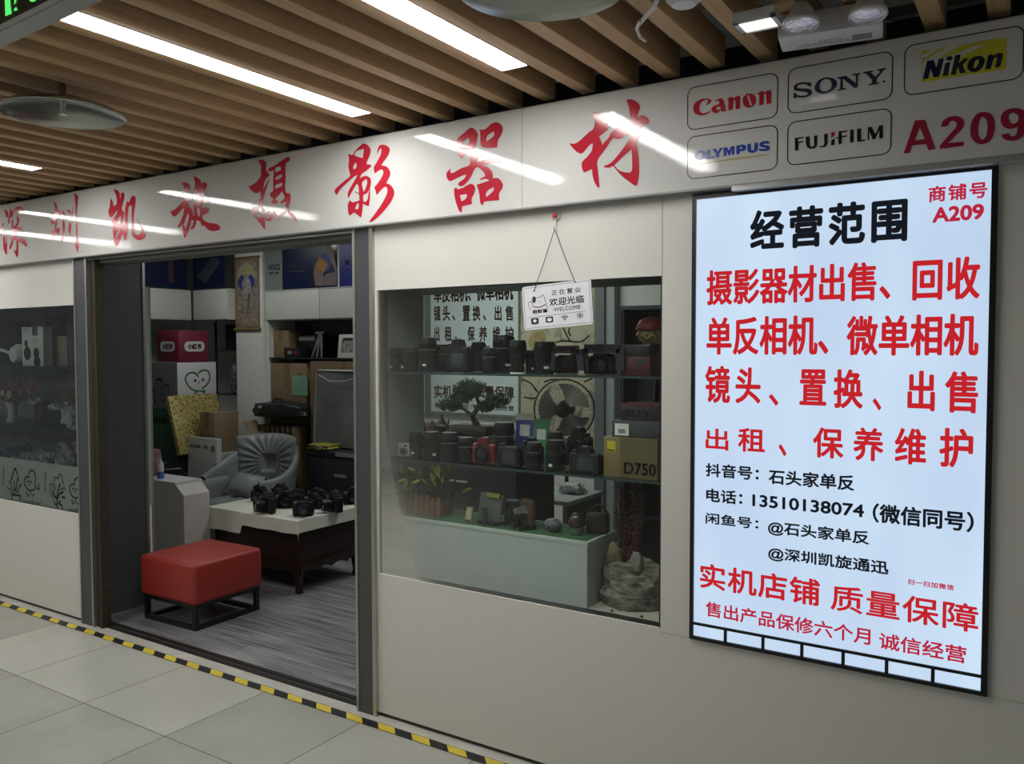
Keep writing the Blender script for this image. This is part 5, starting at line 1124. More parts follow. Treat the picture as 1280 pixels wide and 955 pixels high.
obj('frame', MB().span(-0.15, 0.15, 0, 0.015, 0, 0.20, 0.002), mat('picture_mat', (0.55, 0.54, 0.47), 0.5), t); obj('picture', MB().span(-0.115, 0.115, -0.0015, 0, 0.045, 0.155), mat('bw_photo', (0.22, 0.20, 0.19), 0.5, var=0.9, scale=24), t)
obj('caption_band', MB().span(-0.10, 0.10, -0.0025, -0.001, 0.145, 0.170), BLACK, t)
carton('wide tan cardboard box below the shelf right of the column with a green sheet', XY(337, 2.42), XY(385, 2.42), 2.40, 2.66, 0.95, SHZ-0.05)
t = thing('green_sheet', 'pale green paper sheet taped on the cardboard box', 'paper', (XY(374, 2.396), 2.396, onY(374, 494.5, 2.396).z)); obj('sheet', MB().span(-0.095, 0.10, -0.001, 0.001, 0, onY(374, 469, 2.396).z-onY(374, 494.5, 2.396).z), mat('mint_paper', (0.20, 0.36, 0.25), 0.6, var=0.02), t); obj('tape_tab', MB().span(-0.02, 0.02, -0.0016, 0.0, 0.175, 0.20), TAPE, t)
carton('tall cardboard box behind the grey reflector, beside the green sheet', XY(387, 2.29), -4.45, 2.29, 2.365, TRZ, onY(420, 452, 2.29).z, CARD2)
# grey reflector board leaning on it
t = thing('reflector', 'grey silver reflector panel on a tube frame leaning against cardboard', 'reflector', (XY(421, 2.22), 2.215, TRZ+0.002), 0, None, (-0.07, 0, 0))
hr = onY(421, 462, 2.27).z-TRZ-0.01; wr = XY(446, 2.22)-XY(396, 2.22)
obj('fabric', MB().grid(12, 12, lambda u, v: Vector(((u-0.5)*wr*1.2, 0.012*math.sin(u*7)*math.sin(v*6), 0.01+v*(hr-0.02)))), mat('grey_fabric', (0.16, 0.165, 0.165), 0.4, metal=0.3, var=0.25, scale=4), t)
obj('tube_frame', MB().tube([(-wr*0.6, 0, 0), (-wr*0.6, 0, hr*0.97), (-wr*0.57, 0, hr), (wr*0.57, 0, hr), (wr*0.6, 0, hr*0.97), (wr*0.6, 0, 0)], 0.010, 8), mat('tube_grey', (0.26, 0.27, 0.27), 0.35, metal=0.4), t)
obj('cord', MB().tube([(-wr*0.5, -0.02, hr*0.94), (-wr*0.2, -0.025, hr*0.86), (wr*0.2, -0.025, hr*0.87), (wr*0.5, -0.02, hr*0.93)], 0.003, 6), PW, t)
# black bag on a bundle of flat cardboard
YB_ = 2.265
bz = onY(340, 521, YB_).z
t = thing('flat_cardboard', 'bundle of flattened cardboard sheets under the black bag', 'cardboard', (XY(350, YB_), YB_, 0))
for k in range(8): obj('sheet', MB().box((-0.17+k*0.062, 0.0, bz*0.5-0.035), (0.010, 0.15, bz*0.94), Matrix.Rotation(-0.10, 4, 'Y')), CARD2 if k % 2 else mat('cardboard_edge', (0.11, 0.08, 0.055), 0.8, var=0.3, scale=30), t)
t = thing('black_bag', 'black soft camera bag lying on flattened cardboard beside the column', 'bag', (XY(352, YB_), YB_, bz-0.005))
def blob(dx, dy, dz, nz=0.06, seed=0.0):
    from mathutils import noise
    b = MB(); bmesh.ops.create_icosphere(b.bm, subdivisions=4, radius=1.0)
    for v in b.bm.verts:
        p = v.co; q = Vector([math.copysign(abs(c)**0.6, c) for c in p]); n_ = noise.noise(p*2.5+Vector((seed, 0, 0)))*nz
        v.co = Vector((q.x*dx*(1+n_), q.y*dy*(1+n_), max(-dz, q.z*dz*(1+n_*2)) + dz))
    return b
BAGM = mat('black_nylon', (0.012, 0.014, 0.018), 0.4, var=0.2, scale=10, bump=0.3)
obj('bag_body', blob(0.33, 0.10, 0.068, 0.12, 2.0), BAGM, t); obj('white_tag', MB().box((-0.14, -0.125, 0.10), (0.035, 0.006, 0.02)), PW, t); obj('handle', MB().tube([(-0.1, -0.02, 0.13), (-0.06, -0.03, 0.165), (0.02, -0.03, 0.165), (0.06, -0.02, 0.13)], 0.008, 8), BAGM, t)
# dark trunks and the yellow bag on them
t = thing('equipment_trunk', 'large black equipment trunk with grey rim behind the camera table', 'trunk', (-4.68, 2.215, 0)); obj('trunk_body', MB().span(-0.36, 0.42, -0.145, 0.145, 0, TRZ-0.05, 0.01), DK, t); obj('lid', MB().span(-0.365, 0.425, -0.15, 0.15, TRZ-0.05, TRZ, 0.01), DK, t); obj('grey_rim', MB().span(-0.05, 0.43, -0.153, -0.145, TRZ-0.034, TRZ-0.004), GREYP, t)
obj('latch', MB().span(-0.06, 0.06, -0.155, -0.145, TRZ-0.20, TRZ-0.18), GREYP, t)
t = thing('yellow_bag', 'folded yellow bag lying on the black equipment trunk', 'bag', (-4.94, 2.15, TRZ)); obj('bag_body', blob(0.12, 0.10, 0.022, 0.3, 5.0), mat('yellow_cloth', (0.22, 0.19, 0.03), 0.6, var=0.5, scale=14), t); obj('black_strap', MB().tube([(-0.10, -0.09, 0.03), (0, -0.105, 0.035), (0.11, -0.09, 0.012)], 0.008, 6), BAGM, t)
# stack of display boxes in the left corner: boxes seen by their corner
XS, YS2 = -6.325, 1.78
def zat(px, py): return onY(px, py, YS2).z
zr1, zr0, zh0, zg0 = zat(222, 412.8), zat(222, 453.2), zat(219, 512), zat(220, 576)
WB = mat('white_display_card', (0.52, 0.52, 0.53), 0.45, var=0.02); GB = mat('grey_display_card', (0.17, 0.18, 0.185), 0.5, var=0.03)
t = thing('seed_carton', 'plain dark carton at the bottom of the stack of display boxes', 'box', (XS-0.22, YS2+0.2, 0)); obj('box_body', MB().span(-0.22, 0.22, -0.2, 0.2, 0, zg0-0.001, 0.004), mat('dull_green_card', (0.03, 0.05, 0.045), 0.6), t); obj('printed_ring', MB().lathe([(0.075, 0), (0.085, 0.001), (0.075, 0.002)], c=(0.05, -0.201, zg0-0.16), axis='-Y', n=24), BLACK, t)
t = thing('green_box', 'dark green display box under the heart box in the left corner stack', 'box', (XS-0.22, YS2+0.2, zg0)); obj('box_body', MB().span(-0.22, 0.22, -0.2, 0.2, 0, zh0-zg0-0.001, 0.003), mat('dark_green_card', (0.008, 0.055, 0.022), 0.5, var=0.05), t)
obj('print', bold_text('绿植盲盒', lambda u, v: Vector((u, -0.2008, v)), -0.14, 0.06, zh0-zg0-0.13, zh0-zg0-0.07, 0.01), mat('mid_green_print', (0.04, 0.14, 0.07), 0.5), t, 0); obj('print', bold_text('SEEDLINGS', lambda u, v: Vector((u, -0.2008, v)), -0.14, 0.10, zh0-zg0-0.17, zh0-zg0-0.145, 0.0), mat('mid_green_print', (0.04, 0.14, 0.07)), t, 0)
t = thing('heart_box', 'white display box with a smiling green heart and a cactus drawing', 'box', (XS-0.22, YS2+0.2, zh0)); hh_ = zr0-zh0-0.001
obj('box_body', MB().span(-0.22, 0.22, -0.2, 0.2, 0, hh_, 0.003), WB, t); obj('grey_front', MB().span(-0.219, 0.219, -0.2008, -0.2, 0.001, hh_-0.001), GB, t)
GRN = mat('green_line_print', (0.05, 0.24, 0.09), 0.5, var=0)
def line_art(b, pts, w_, fn):
    P = [Vector(p) for p in smooth_open(pts)]
    for p, q in zip(P, P[1:]):
        d = (q-p).normalized(); n_ = Vector((-d.y, d.x))*w_; b.poly([[tuple(p-n_-d*w_*0.6), tuple(q-n_+d*w_*0.6), tuple(q+n_+d*w_*0.6), tuple(p+n_-d*w_*0.6)]], fn)
def smooth_open(pts, k=4):
    out = []; n = len(pts)
    if n < 3: return pts
    for i in range(n-1):
        p1, p2 = Vector(pts[i]), Vector(pts[i+1]); p0 = Vector(pts[i-1]) if i else p1*2-p2; p3 = Vector(pts[i+2]) if i+2 < n else p2*2-p1
        for j in range(k):
            s_ = j/k; q = 0.5*((2*p1)+(p2-p0)*s_+(2*p0-5*p1+4*p2-p3)*s_*s_+(3*p1-p0-3*p2+p3)*s_**3); out.append((q.x, q.y))
    return out+[tuple(pts[-1])]
def hx_pt(px, py): q = onX(px, py, XS+0.0012); return (q.y-(YS2+0.2), q.z-zh0)
b = MB(); fx = lambda u, v: Vector((0.2212, u, v))
cr = lambda x, y: hx_pt(180+x/5.307, 400+y/5.307)
line_art(b, [cr(*p) for p in ((360, 375), (340, 352), (300, 352), (275, 385), (290, 430), (330, 465), (395, 472))], 0.007, fx); line_art(b, [cr(*p) for p in ((362, 352), (390, 333), (425, 340), (437, 380), (420, 425), (385, 455))], 0.007, fx)
line_art(b, [cr(*p) for p in ((335, 492), (345, 475), (350, 490))], 0.005, fx); line_art(b, [cr(*p) for p in ((392, 488), (400, 465), (402, 486))], 0.005, fx); obj('heart_print', b, GRN, t, 0)
b = MB()
for p in ((340, 402), (391, 397)): c_ = cr(*p); b.poly([ell(c_[0], c_[1], 0.013, 0.013, 12)], fx)
line_art(b, [cr(*p) for p in ((370, 403), (366, 416), (358, 415))], 0.003, fx); obj('heart_print', b, BLK, t, 0)
b = MB(); fy = lambda u, v: Vector((u, -0.2016, v))
def cyp(x, y): q = onY(180+x/5.307, 400+y/5.307, YS2-0.0016); return (q.x-(XS-0.22), q.z-zh0)
for pts in (((80, 590), (78, 420), (90, 395), (110, 388), (122, 410), (125, 590)), ((95, 590), (95, 415), (105, 400), (112, 420), (110, 590)), ((45, 590), (60, 575), (45, 540), (42, 470), (55, 455), (66, 475), (68, 530), (80, 545)), ((125, 545), (140, 520), (140, 440), (150, 430), (160, 440), (160, 530), (150, 570), (130, 590))): line_art(b, [cyp(*p) for p in pts], 0.005, fy)
obj('cactus_print', b, BLK, t, 0)
t = thing('red_box', 'red cube box with white rounded badges on top of the heart box', 'box', (XS-0.155, YS2+0.17, zr0))
hr_ = zr1-zr0; obj('box_body', MB().span(-0.155, 0.155, -0.15, 0.15, 0, hr_, 0.004), mat('crimson_card_box', (0.16, 0.012, 0.035), 0.45, var=0.04), t)
obj('badge', MB().poly([rrect(-0.095, hr_*0.34, 0.11, hr_*0.66, 0.040)], lambda u, v: Vector((0.1558, u, v))), WB, t, 0); obj('badge_text', bold_text('小红书', lambda u, v: Vector((0.1564, u, v)), -0.062, 0.078, hr_*0.41, hr_*0.59, 0.05), MAROON, t, 0)
obj('badge', MB().poly([rrect(-0.11, hr_*0.34, 0.10, hr_*0.66, 0.040)], lambda u, v: Vector((u, -0.1508, v))), mat('shaded_badge', (0.50, 0.50, 0.51), 0.5, var=0), t, 0); obj('badge_text', bold_text('小红书', lambda u, v: Vector((u, -0.1514, v)), -0.077, 0.067, hr_*0.41, hr_*0.59, 0.05), MAROON, t, 0)
# gold brocade panel box leaning on the stack
a_ = onX(210, 495, -6.27); b_ = onX(271, 491, -6.27); c_ = onX(231, 568, -6.12)
L_ = (b_.y-a_.y); th = math.atan2(0.15, a_.z-c_.z); Hh = math.hypot(0.15, a_.z-c_.z)
gm, nt, bb = nodes('gold_brocade'); N = nt.nodes.new
tc = N('ShaderNodeTexCoord'); vo = N('ShaderNodeTexVoronoi'); vo.inputs['Scale'].default_value = 34; vo.feature = 'DISTANCE_TO_EDGE'; nt.links.new(tc.outputs['Object'], vo.inputs['Vector'])
rp = N('ShaderNodeValToRGB'); rp.color_ramp.elements[0].color = (0.46, 0.38, 0.13, 1); rp.color_ramp.elements[1].color = (0.17, 0.125, 0.035, 1); rp.color_ramp.elements[1].position = 0.25; nt.links.new(vo.outputs['Distance'], rp.inputs[0]); nt.links.new(rp.outputs[0], bb.inputs['Base Color']); bb.inputs['Roughness'].default_value = 0.4; bb.inputs['Metallic'].default_value = 0.25
t = thing('brocade_box', 'flat gold brocade-covered box leaning against the display boxes', 'box', (c_.x, (a_.y+b_.y)/2, c_.z), 0, None, (0, -th, 0))
obj('box_body', MB().span(-0.045, 0, -L_/2, L_/2, 0, Hh, 0.006), gm, t); obj('lid_edge', MB().span(-0.022, -0.018, -L_/2-0.002, L_/2+0.002, -0.001, Hh+0.002), mat('dull_gold_edge', (0.24, 0.18, 0.05), 0.5), t)
# cartons in front of it
YK = 1.83; XK = onY(268, 540, YK).x
z1_, z0_ = onY(268, 516, YK).z, onY(268, 567, YK).z
kx0 = max(-6.10, onY(240, 516, YK).x); ky1 = onX(298, 516, XK).y
carton('brown cardboard box stacked on the white carton behind the grey armchair', kx0, XK, YK, ky1, z0_, z1_)
t = carton('white printed carton under the brown cardboard box', kx0-0.02, XK+0.03, YK-0.02, ky1+0.02, z0_-0.24, z0_-0.001, mat('white_carton', (0.46, 0.46, 0.45), 0.5, var=0.03), False, 'white_carton')
b = MB(); 
for z in (0.10, 0.13, 0.18): b.span((XK-kx0+0.05)/2, (XK-kx0+0.05)/2+0.001, -0.12, random.uniform(0.02, 0.12), z, z+0.008)
obj('print', b, GREYP, t)
carton('dark carton on the floor under the white printed carton', kx0-0.04, XK+0.03, YK-0.02, ky1+0.02, 0.006, z0_-0.241, DK, False, 'dark_carton')
YW = 1.75; wx0, wx1 = onY(236, 560, YW).x, onY(272, 560, YW).x; wz1, wz0 = onY(250, 547, YW).z, 0.006
t = thing('white_foam_box', 'white labelled flat box with a red corner standing in front of the cardboard box', 'box', ((wx0+wx1)/2, YW+0.0, wz0), 0, None, (-0.02, 0, 0)); hw_ = (wx1-wx0)/2; hz_ = wz1-wz0
obj('box_body', MB().span(-hw_, hw_, -0.025, 0.025, 0, hz_, 0.003), mat('off_white_card', (0.40, 0.41, 0.39), 0.55, var=0.03), t)
b = MB(); b.span(-hw_*0.85, -hw_*0.1, -0.0262, -0.025, hz_*0.90, hz_*0.93).span(0.1*hw_, hw_*0.4, -0.0262, -0.025, hz_*0.90, hz_*0.93).span(hw_*0.62, hw_*0.85, -0.0262, -0.025, hz_*0.87, hz_*0.93); obj('print', b, GREYP, t)
obj('red_corner', MB().poly([[(hw_*0.1, hz_*0.55), (hw_, hz_*0.78), (hw_, hz_*0.55)]], lambda u, v: Vector((u, -0.0262, v))), mat('red_print_card', (0.20, 0.015, 0.03), 0.5), t, 0)
# open flap carton right of it
carton('open brown carton with a raised flap between the cardboard box and the column', XY(301, 2.1), XY(313, 2.1), 2.08, 2.30, 0.006, onY(310, 548, 2.1).z, CARD, False)
t = thing('carton_flap', 'loose slanting cardboard flap lying on the open carton by the column', 'cardboard', (XY(309, 2.1), 2.17, onY(310, 548, 2.1).z)); obj('sheet', MB().box((0, 0, 0.072), (0.20, 0.14, 0.006), Matrix.Rotation(0.85, 4, 'Y')), CARD, t)
# left wall glass display with dim goods, behind the stack
t = thing('glass_cabinet', 'dark glass cabinet in the back left corner behind the stacked display boxes', 'cabinet', (-6.49, 2.70, 0)); hx = 0.24
obj('back_panel', MB().span(-hx, hx, 0.22, 0.235, 0, LZ0-0.004), mat('greenish_back', (0.16, 0.22, 0.20), 0.4), t)
for z in (0.7, 1.18, 1.60): obj('shelf', MB().span(-hx, hx, -0.22, 0.22, z-0.012, z), mat('smoked_shelf', (0.03, 0.035, 0.036)), t)
for sx_ in (-hx, hx-0.012): obj('side_panel', MB().span(sx_, sx_+0.012, -0.22, -0.20, 0, LZ0-0.004), DK, t)
obj('lower_panel', MB().span(-hx+0.012, hx-0.012, -0.21, -0.19, 0, 0.98), DK, t)
carton('black speaker-like box on the top shelf of the dark corner cabinet', -6.60, -6.28, 2.50, 2.75, 1.60, 1.84, DK, False, 'black_box')
glassy = mat('bagged_goods', (0.14, 0.17, 0.165), 0.25, var=0.7, scale=40, bump=0.6)
for i, x in enumerate((-6.56, -6.42, -6.31)):
    o = obj('bagged_goods', blob(0.055, 0.06, 0.13 if i != 1 else 0.16, 0.2, i*3.0), glassy); o.location = (x, 2.60, 1.18); tag(o, ['leftmost wrapped bundle on the middle shelf of the corner cabinet', 'tallest wrapped bundle in the middle of the corner cabinet shelf', 'wrapped bundle beside the column on the corner cabinet shelf'][i], 'bundle')
# ---- armchair
FAB = mat('grey_leather', (0.19, 0.205, 0.20), 0.42, var=0.06, scale=6)
t = thing('tub_armchair', 'grey leather tub armchair with a pleated back and a loose cushion', 'armchair', (-5.36, 1.72, 0), 0.16); t.scale = (0.82, 0.82, 0.97)
def shell(u, v):
    th_ = math.radians(-128+256*u); cb_ = (math.cos(th_)+0.62)/1.62; cb_ = max(0, cb_)**2.2
    top = 0.60+0.29*cb_; z0_s = 0.28
    prof = ((0.0, 0, 0), (0.5, 0, 1), (0.62, 1, 1), (1.0, 1, 0))
    if v < 0.47: s_ = v/0.47; z = z0_s+(top-z0_s)*s_; off = 0.0
    elif v < 0.58: s_ = (v-0.47)/0.11; z = top+0.022*math.sin(PI*s_); off = s_
    else: s_ = (v-0.58)/0.42; z = top-(top-z0_s)*s_; off = 1.0
    lean = 0.10*(z-z0_s)/0.6*(0.5+0.5*cb_)
    r = 0.335+lean+0.055*off
    return Vector((r*1.12*math.sin(th_), r*math.cos(th_)*1.02, z))
obj('shell', MB().grid(48, 24, shell), FAB, t, 60)
def backpad(u, v):
    a_ = (u-0.5)*2; b_ = (v-0.5)*2; e = max(0, 1-abs(a_)**4)*max(0, 1-abs(b_)**4)
    rr = math.hypot(a_, b_*0.9); ang_ = math.atan2(b_, a_)
    pl = 0.010*math.sin(ang_*26)*min(1, max(0, rr-0.3)*3); ctr = -0.035*max(0, 1-(max(abs(a_), abs(b_))/0.30)**6) if max(abs(a_), abs(b_)) < 0.30 else 0
    thx = a_*math.radians(52); R_ = 0.335+0.10*(0.35+0.6*v)
    d_ = (0.085+pl+ctr)*e**0.5
    return Vector(((R_-d_)*1.12*math.sin(thx), (R_-d_)*math.cos(thx)*1.02, 0.44+0.49*v-0.03*a_*a_))
obj('back_cushion', MB().grid(72, 56, backpad), FAB, t, 80)
def seatpad(u, v):
    a_ = (u-0.5)*2; b_ = (v-0.5)*2; e = max(0, 1-abs(a_)**5)*max(0, 1-abs(b_)**5)
    return Vector((a_*0.335, b_*0.30-0.08, 0.32+0.13*e**0.45+0.006*math.sin(a_*14)*e))
sp_ = MB().grid(28, 28, seatpad); sp_.box((0, -0.08, 0.315), (0.66, 0.59, 0.03)); obj('seat_cushion', sp_, FAB, t, 70)
def sidepad(s_):
    def f(u, v):
        a_ = (u-0.5)*2; b_ = (v-0.5)*2; e = max(0, 1-abs(a_)**4)*max(0, 1-abs(b_)**4)
        return Vector((s_*(0.345-0.06*e**0.5), -0.10+a_*0.22, 0.47+b_*0.12+0.008*math.sin(a_*16)*e))
    return f
for s_ in (-1, 1): obj('arm_cushion', MB().grid(20, 14, sidepad(s_)), FAB, t, 70)
for sx_ in (-1, 1):
    for sy_ in (-1, 1): obj('leg', MB().tube([(sx_*0.22, -0.04+sy_*0.18, 0.30), (sx_*0.30, -0.04+sy_*0.28, 0.006)], [0.011, 0.008], 10), CHROME, t)
def pillow(w, h, d):
    b = MB()
    for s_ in (1, -1):
        b.grid(16, 12, lambda u, v: Vector(((u-0.5)*w*(1-0.10*math.sin(v*PI)*0), s_*d*(max(0, 1-abs(2*u-1)**2.6)*max(0, 1-abs(2*v-1)**2.6))**0.6, (v-0.5)*h)))
    bmesh.ops.remove_doubles(b.bm, verts=b.bm.verts, dist=1e-4); return b
pw_ = thing('throw_cushion', 'small grey cushion lying on the seat of the grey armchair', 'cushion', (-5.34, 1.68, 0.53), 0, None, (-0.75, 0.1, 0.15))
obj('cushion_cover', pillow(0.28, 0.20, 0.05), FAB, pw_, 60)
obj('seam_piping', MB().tube([(-0.14, 0, -0.10), (0.14, 0, -0.10), (0.14, 0, 0.10), (-0.14, 0, 0.10), (-0.14, 0, -0.10)], 0.004, 6), FAB, pw_)
# ---- camera table with cloth
TX0, TX1, TY0, TY1, TZ = -4.93, -4.05, 1.04, 1.64, 0.50
ROSE = mat('dark_rosewood', (0.022, 0.009, 0.008), 0.28, var=0.35, scale=5, ani=(1, 8, 8))
t = thing('coffee_table', 'low dark rosewood table with carved feet under a white cloth', 'table', ((TX0+TX1)/2, (TY0+TY1)/2, 0)); hx, hy = (TX1-TX0)/2, (TY1-TY0)/2
obj('table_top', MB().span(-hx-0.012, hx+0.012, -hy-0.012, hy+0.012, 0.462, 0.496, 0.006), ROSE, t); obj('body', MB().span(-hx+0.02, hx-0.02, -hy+0.02, hy-0.02, 0.20, 0.462), ROSE, t)
obj('moulding', MB().span(-hx-0.004, hx+0.004, -hy-0.004, hy+0.004, 0.192, 0.206, 0.004).span(-hx+0.008, hx-0.008, -hy+0.008, hy-0.008, 0.206, 0.218, 0.004), ROSE, t)
ap = [(-hx+0.03, 0.0)]+[(-hx+0.03+(2*hx-0.06)*k/24, -0.055+0.022*abs(math.sin(k/24*PI*4))) for k in range(25)]+[(hx-0.03, 0.0)]
MY = Matrix(((1, 0, 0, 0), (0, 0, 1, 0), (0, 1, 0, 0), (0, 0, 0, 1)))
obj('apron', MB().prism(ap, -hy, -hy+0.02, Matrix.Translation((0, 0, 0.192)) @ MY), ROSE, t); obj('apron', MB().prism(ap, hy-0.02, hy, Matrix.Translation((0, 0, 0.192)) @ MY), ROSE, t)
k_ = hy/hx; MX = Matrix(((0, 0, 1, 0), (k_, 0, 0, 0), (0, 1, 0, 0), (0, 0, 0, 1)))
obj('apron', MB().prism(ap, hx-0.02, hx, Matrix.Translation((0, 0, 0.192)) @ MX), ROSE, t)
for sx_ in (-1, 1):
    for sy_ in (-1, 1): obj('leg', MB().lathe([(0, 0), (0.020, 0), (0.026, 0.008), (0.026, 0.03), (0.020, 0.045), (0.024, 0.08), (0.034, 0.14), (0.040, 0.192), (0, 0.192)], c=(sx_*(hx-0.035), sy_*(hy-0.035), 0.004), n=4, mtx=Matrix.Translation((sx_*(hx-0.035), sy_*(hy-0.035), 0)) @ Matrix.Rotation(PI/4, 4, 'Z') @ Matrix.Translation((-sx_*(hx-0.035), -sy_*(hy-0.035), 0))), ROSE, t)
def cloth(u, v):
    dl, dr = 0.17, 0.085; Lx_ = TX1-TX0+0.03; Ly_ = TY1-TY0+0.03
    s_ = -dl+u*(Lx_+dl+dr); df = 0.155 if s_ < Lx_*0.40 else 0.095
    q = -df+v*(Ly_+df); x = TX0-0.015+min(max(s_, 0), Lx_); y = TY0-0.015+max(q, 0); z = TZ
    ox = max(0, -s_)+max(0, s_-Lx_); oy = max(0, -q)
    z -= 0.93*max(ox, oy)+0.55*min(ox, oy); flare = 0.20
    if s_ < 0: x -= ox*flare*(1.3)
    if s_ > Lx_: x += ox*flare*0.5+0.004
    if q < 0: y -= oy*flare*0.4+0.006*math.sin(s_*26)*(oy/df)+0.004
    return Vector((x, y, z+0.0015*math.sin(s_*19)*math.sin(q*23) if ox+oy == 0 else z))
CLOTH = mat('white_tablecloth', (0.60, 0.59, 0.53), 0.75, var=0.04, scale=10, bump=0.1)
cl = thing('tablecloth', 'crumpled white cloth spread over the dark rosewood table', 'tablecloth', (0, 0, 0.002))
obj('cloth', MB().grid(96, 56, cloth), CLOTH, cl, 50)
TT = TZ+0.0045
tab = [(332, 641, 'big-lensed black camera at the front left corner of the white cloth', camA, -0.45, 1.2), (376, 645, 'black camera lying at the near corner of the white cloth', camC, 0.5, 1.1), (416, 640, 'black camera with a gold-ringed lens at the front right of the white cloth', camA, -0.5, 1.2),
       (354, 635, 'black camera between the big-lensed one and the near corner', camB, 0.3, 1.0), (397, 632, 'black camera behind the near-corner camera on the white cloth', camA, 0.25, 0.95), (437, 630, 'black camera by the door post on the white cloth', camB, 0.9, 1.0)]
for px, py, lb, pr_, rz, sc in tab:
    p = onZ(px, py, TT); dup(pr_, (p.x, p.y+0.03, TT), rz, lb, 'cameras on the white table', None, sc)
k = 0
for r_ in range(2):
    for c_ in range(4):
        x = -4.80+c_*0.185+r_*0.04; y = 1.375+r_*0.155; pr_ = (camA, camB, camC)[k % 3]
        if x > -4.12: continue
        dup(pr_, (x, y, TT), random.uniform(-0.25, 0.25), ('%s black camera in the %s row of the cloth-covered table' % (('leftmost', 'second', 'third', 'rightmost')[c_], ('middle', 'back')[r_])), 'cameras on the white table', None, 0.92); k += 1
# ---- ottoman
RL = mat('red_leather', (0.30, 0.028, 0.020), 0.45, var=0.05, scale=8)
t = thing('ottoman', 'square red leather stool on a black metal frame inside the doorway', 'stool', (-4.27, 0.475, 0), 0.02)
obj('seat', MB().box((0, 0, 0.272), (0.50, 0.50, 0.24), None, 0.028, 4), RL, t)
b = MB()
for z in (0.161, 0.382): b.tube([(-0.232, -0.236, z), (0.232, -0.236, z)], 0.004, 6).tube([(0.236, -0.232, z), (0.236, 0.232, z)], 0.004, 6).tube([(-0.236, -0.232, z), (-0.236, 0.232, z)], 0.004, 6).tube([(-0.232, 0.236, z), (0.232, 0.236, z)], 0.004, 6)
obj('seam_piping', b, RL, t)
h_ = 0.22
for sx_ in (-1, 1):
    for sy_ in (-1, 1): obj('leg', MB().span(sx_*h_-0.013, sx_*h_+0.013, sy_*h_-0.013, sy_*h_+0.013, 0.006, 0.155), BLACKM, t)
b = MB(); b.span(-h_, h_, -h_-0.013, -h_+0.013, 0.006, 0.030).span(-h_, h_, h_-0.013, h_+0.013, 0.006, 0.030).span(-h_-0.013, -h_+0.013, -h_, h_, 0.006, 0.030).span(h_-0.013, h_+0.013, -h_, h_, 0.006, 0.030); obj('lower_rail', b, BLACKM, t)
b = MB(); b.span(-h_, h_, -h_-0.013, -h_+0.013, 0.132, 0.155).span(-h_, h_, h_-0.013, h_+0.013, 0.132, 0.155).span(-h_-0.013, -h_+0.013, -h_, h_, 0.132, 0.155).span(h_-0.013, h_+0.013, -h_, h_, 0.132, 0.155); obj('upper_rail', b, BLACKM, t)
# ---- white counter by the door, with a cup and a pink packet
YCt = 0.80; xr = onY(230, 640, YCt).x; xm = onY(219, 603, YCt).x; zt = onY(210, 602, YCt).z; zm = onY(230, 620, YCt).z
t = thing('counter', 'white counter with a cut-off corner just inside the left of the doorway', 'counter', (-5.25, YCt, 0))
obj('body', MB().prism([(-5.65+5.25, 0.02), (xr+5.25, 0.02), (xr+5.25, zm), (xm+5.25, zt-0.012), (-5.65+5.25, zt-0.012)], 0.0, 0.205, MY), mat('white_laminate', (0.50, 0.47, 0.44), 0.4, var=0.03), t); obj('top', MB().span(-0.42, xm+5.25+0.004, -0.006, 0.21, zt-0.012, zt), WB, t)
obj('plinth', MB().span(-0.38, xr+5.25-0.03, 0.02, 0.19, 0.006, 0.02), BLACK, t)
cxp = onY(201, 600, 0.86).x
t = thing('blue_bottle', 'small bottle with a blue base standing on the white counter', 'bottle', (cxp, 0.86, zt)); obj('base', MB().cyl((0, 0, 0), (0, 0, 0.05), 0.024, n=20), mat('blue_plastic', (0.05, 0.13, 0.42), 0.4), t); obj('body', MB().lathe([(0.022, 0.05), (0.022, 0.10), (0.012, 0.12), (0.012, 0.13), (0, 0.13)], n=20), mat('white_bottle', (0.5, 0.48, 0.47), 0.4), t)
t = thing('pink_packet', 'pink and white crumpled packet on the white counter behind the door lining', 'packet', (onY(192, 590, 0.93).x, 0.93, zt)); obj('packet', pillow(0.17, 0.19, 0.03), mat('pink_wrapper', (0.50, 0.24, 0.27), 0.4, var=0.35, scale=16), t, 60); t.children[0].location = (0, 0, 0.097); obj('white_label', MB().box((0, -0.029, 0.10), (0.07, 0.004, 0.06)), PW, t)
# ---- office chair, mostly hidden
t = thing('office_chair', 'black office chair with loop armrests behind the white counter', 'chair', (-5.90, 1.33, 0), 2.8)
OC = mat('black_mesh', (0.010, 0.011, 0.014), 0.6)
obj('seat', MB().box((0, 0, 0.46), (0.36, 0.36, 0.06), None, 0.02), OC, t); obj('backrest', MB().box((0, 0.19, 0.70), (0.34, 0.035, 0.36), None, 0.015), OC, t); obj('column', MB().cyl((0, 0, 0.10), (0, 0, 0.44), 0.022), BLACK, t); obj('back_bar', MB().tube([(0, 0.05, 0.43), (0, 0.19, 0.46), (0, 0.215, 0.62)], 0.012, 8), BLACK, t)
for s_ in (-1, 1): obj('armrest', MB().tube([(s_*0.19, 0.12, 0.46), (s_*0.205, 0.13, 0.62), (s_*0.205, 0.08, 0.67), (s_*0.205, -0.08, 0.67), (s_*0.205, -0.12, 0.62), (s_*0.19, -0.09, 0.46)], 0.014, 8), BLACK, t)
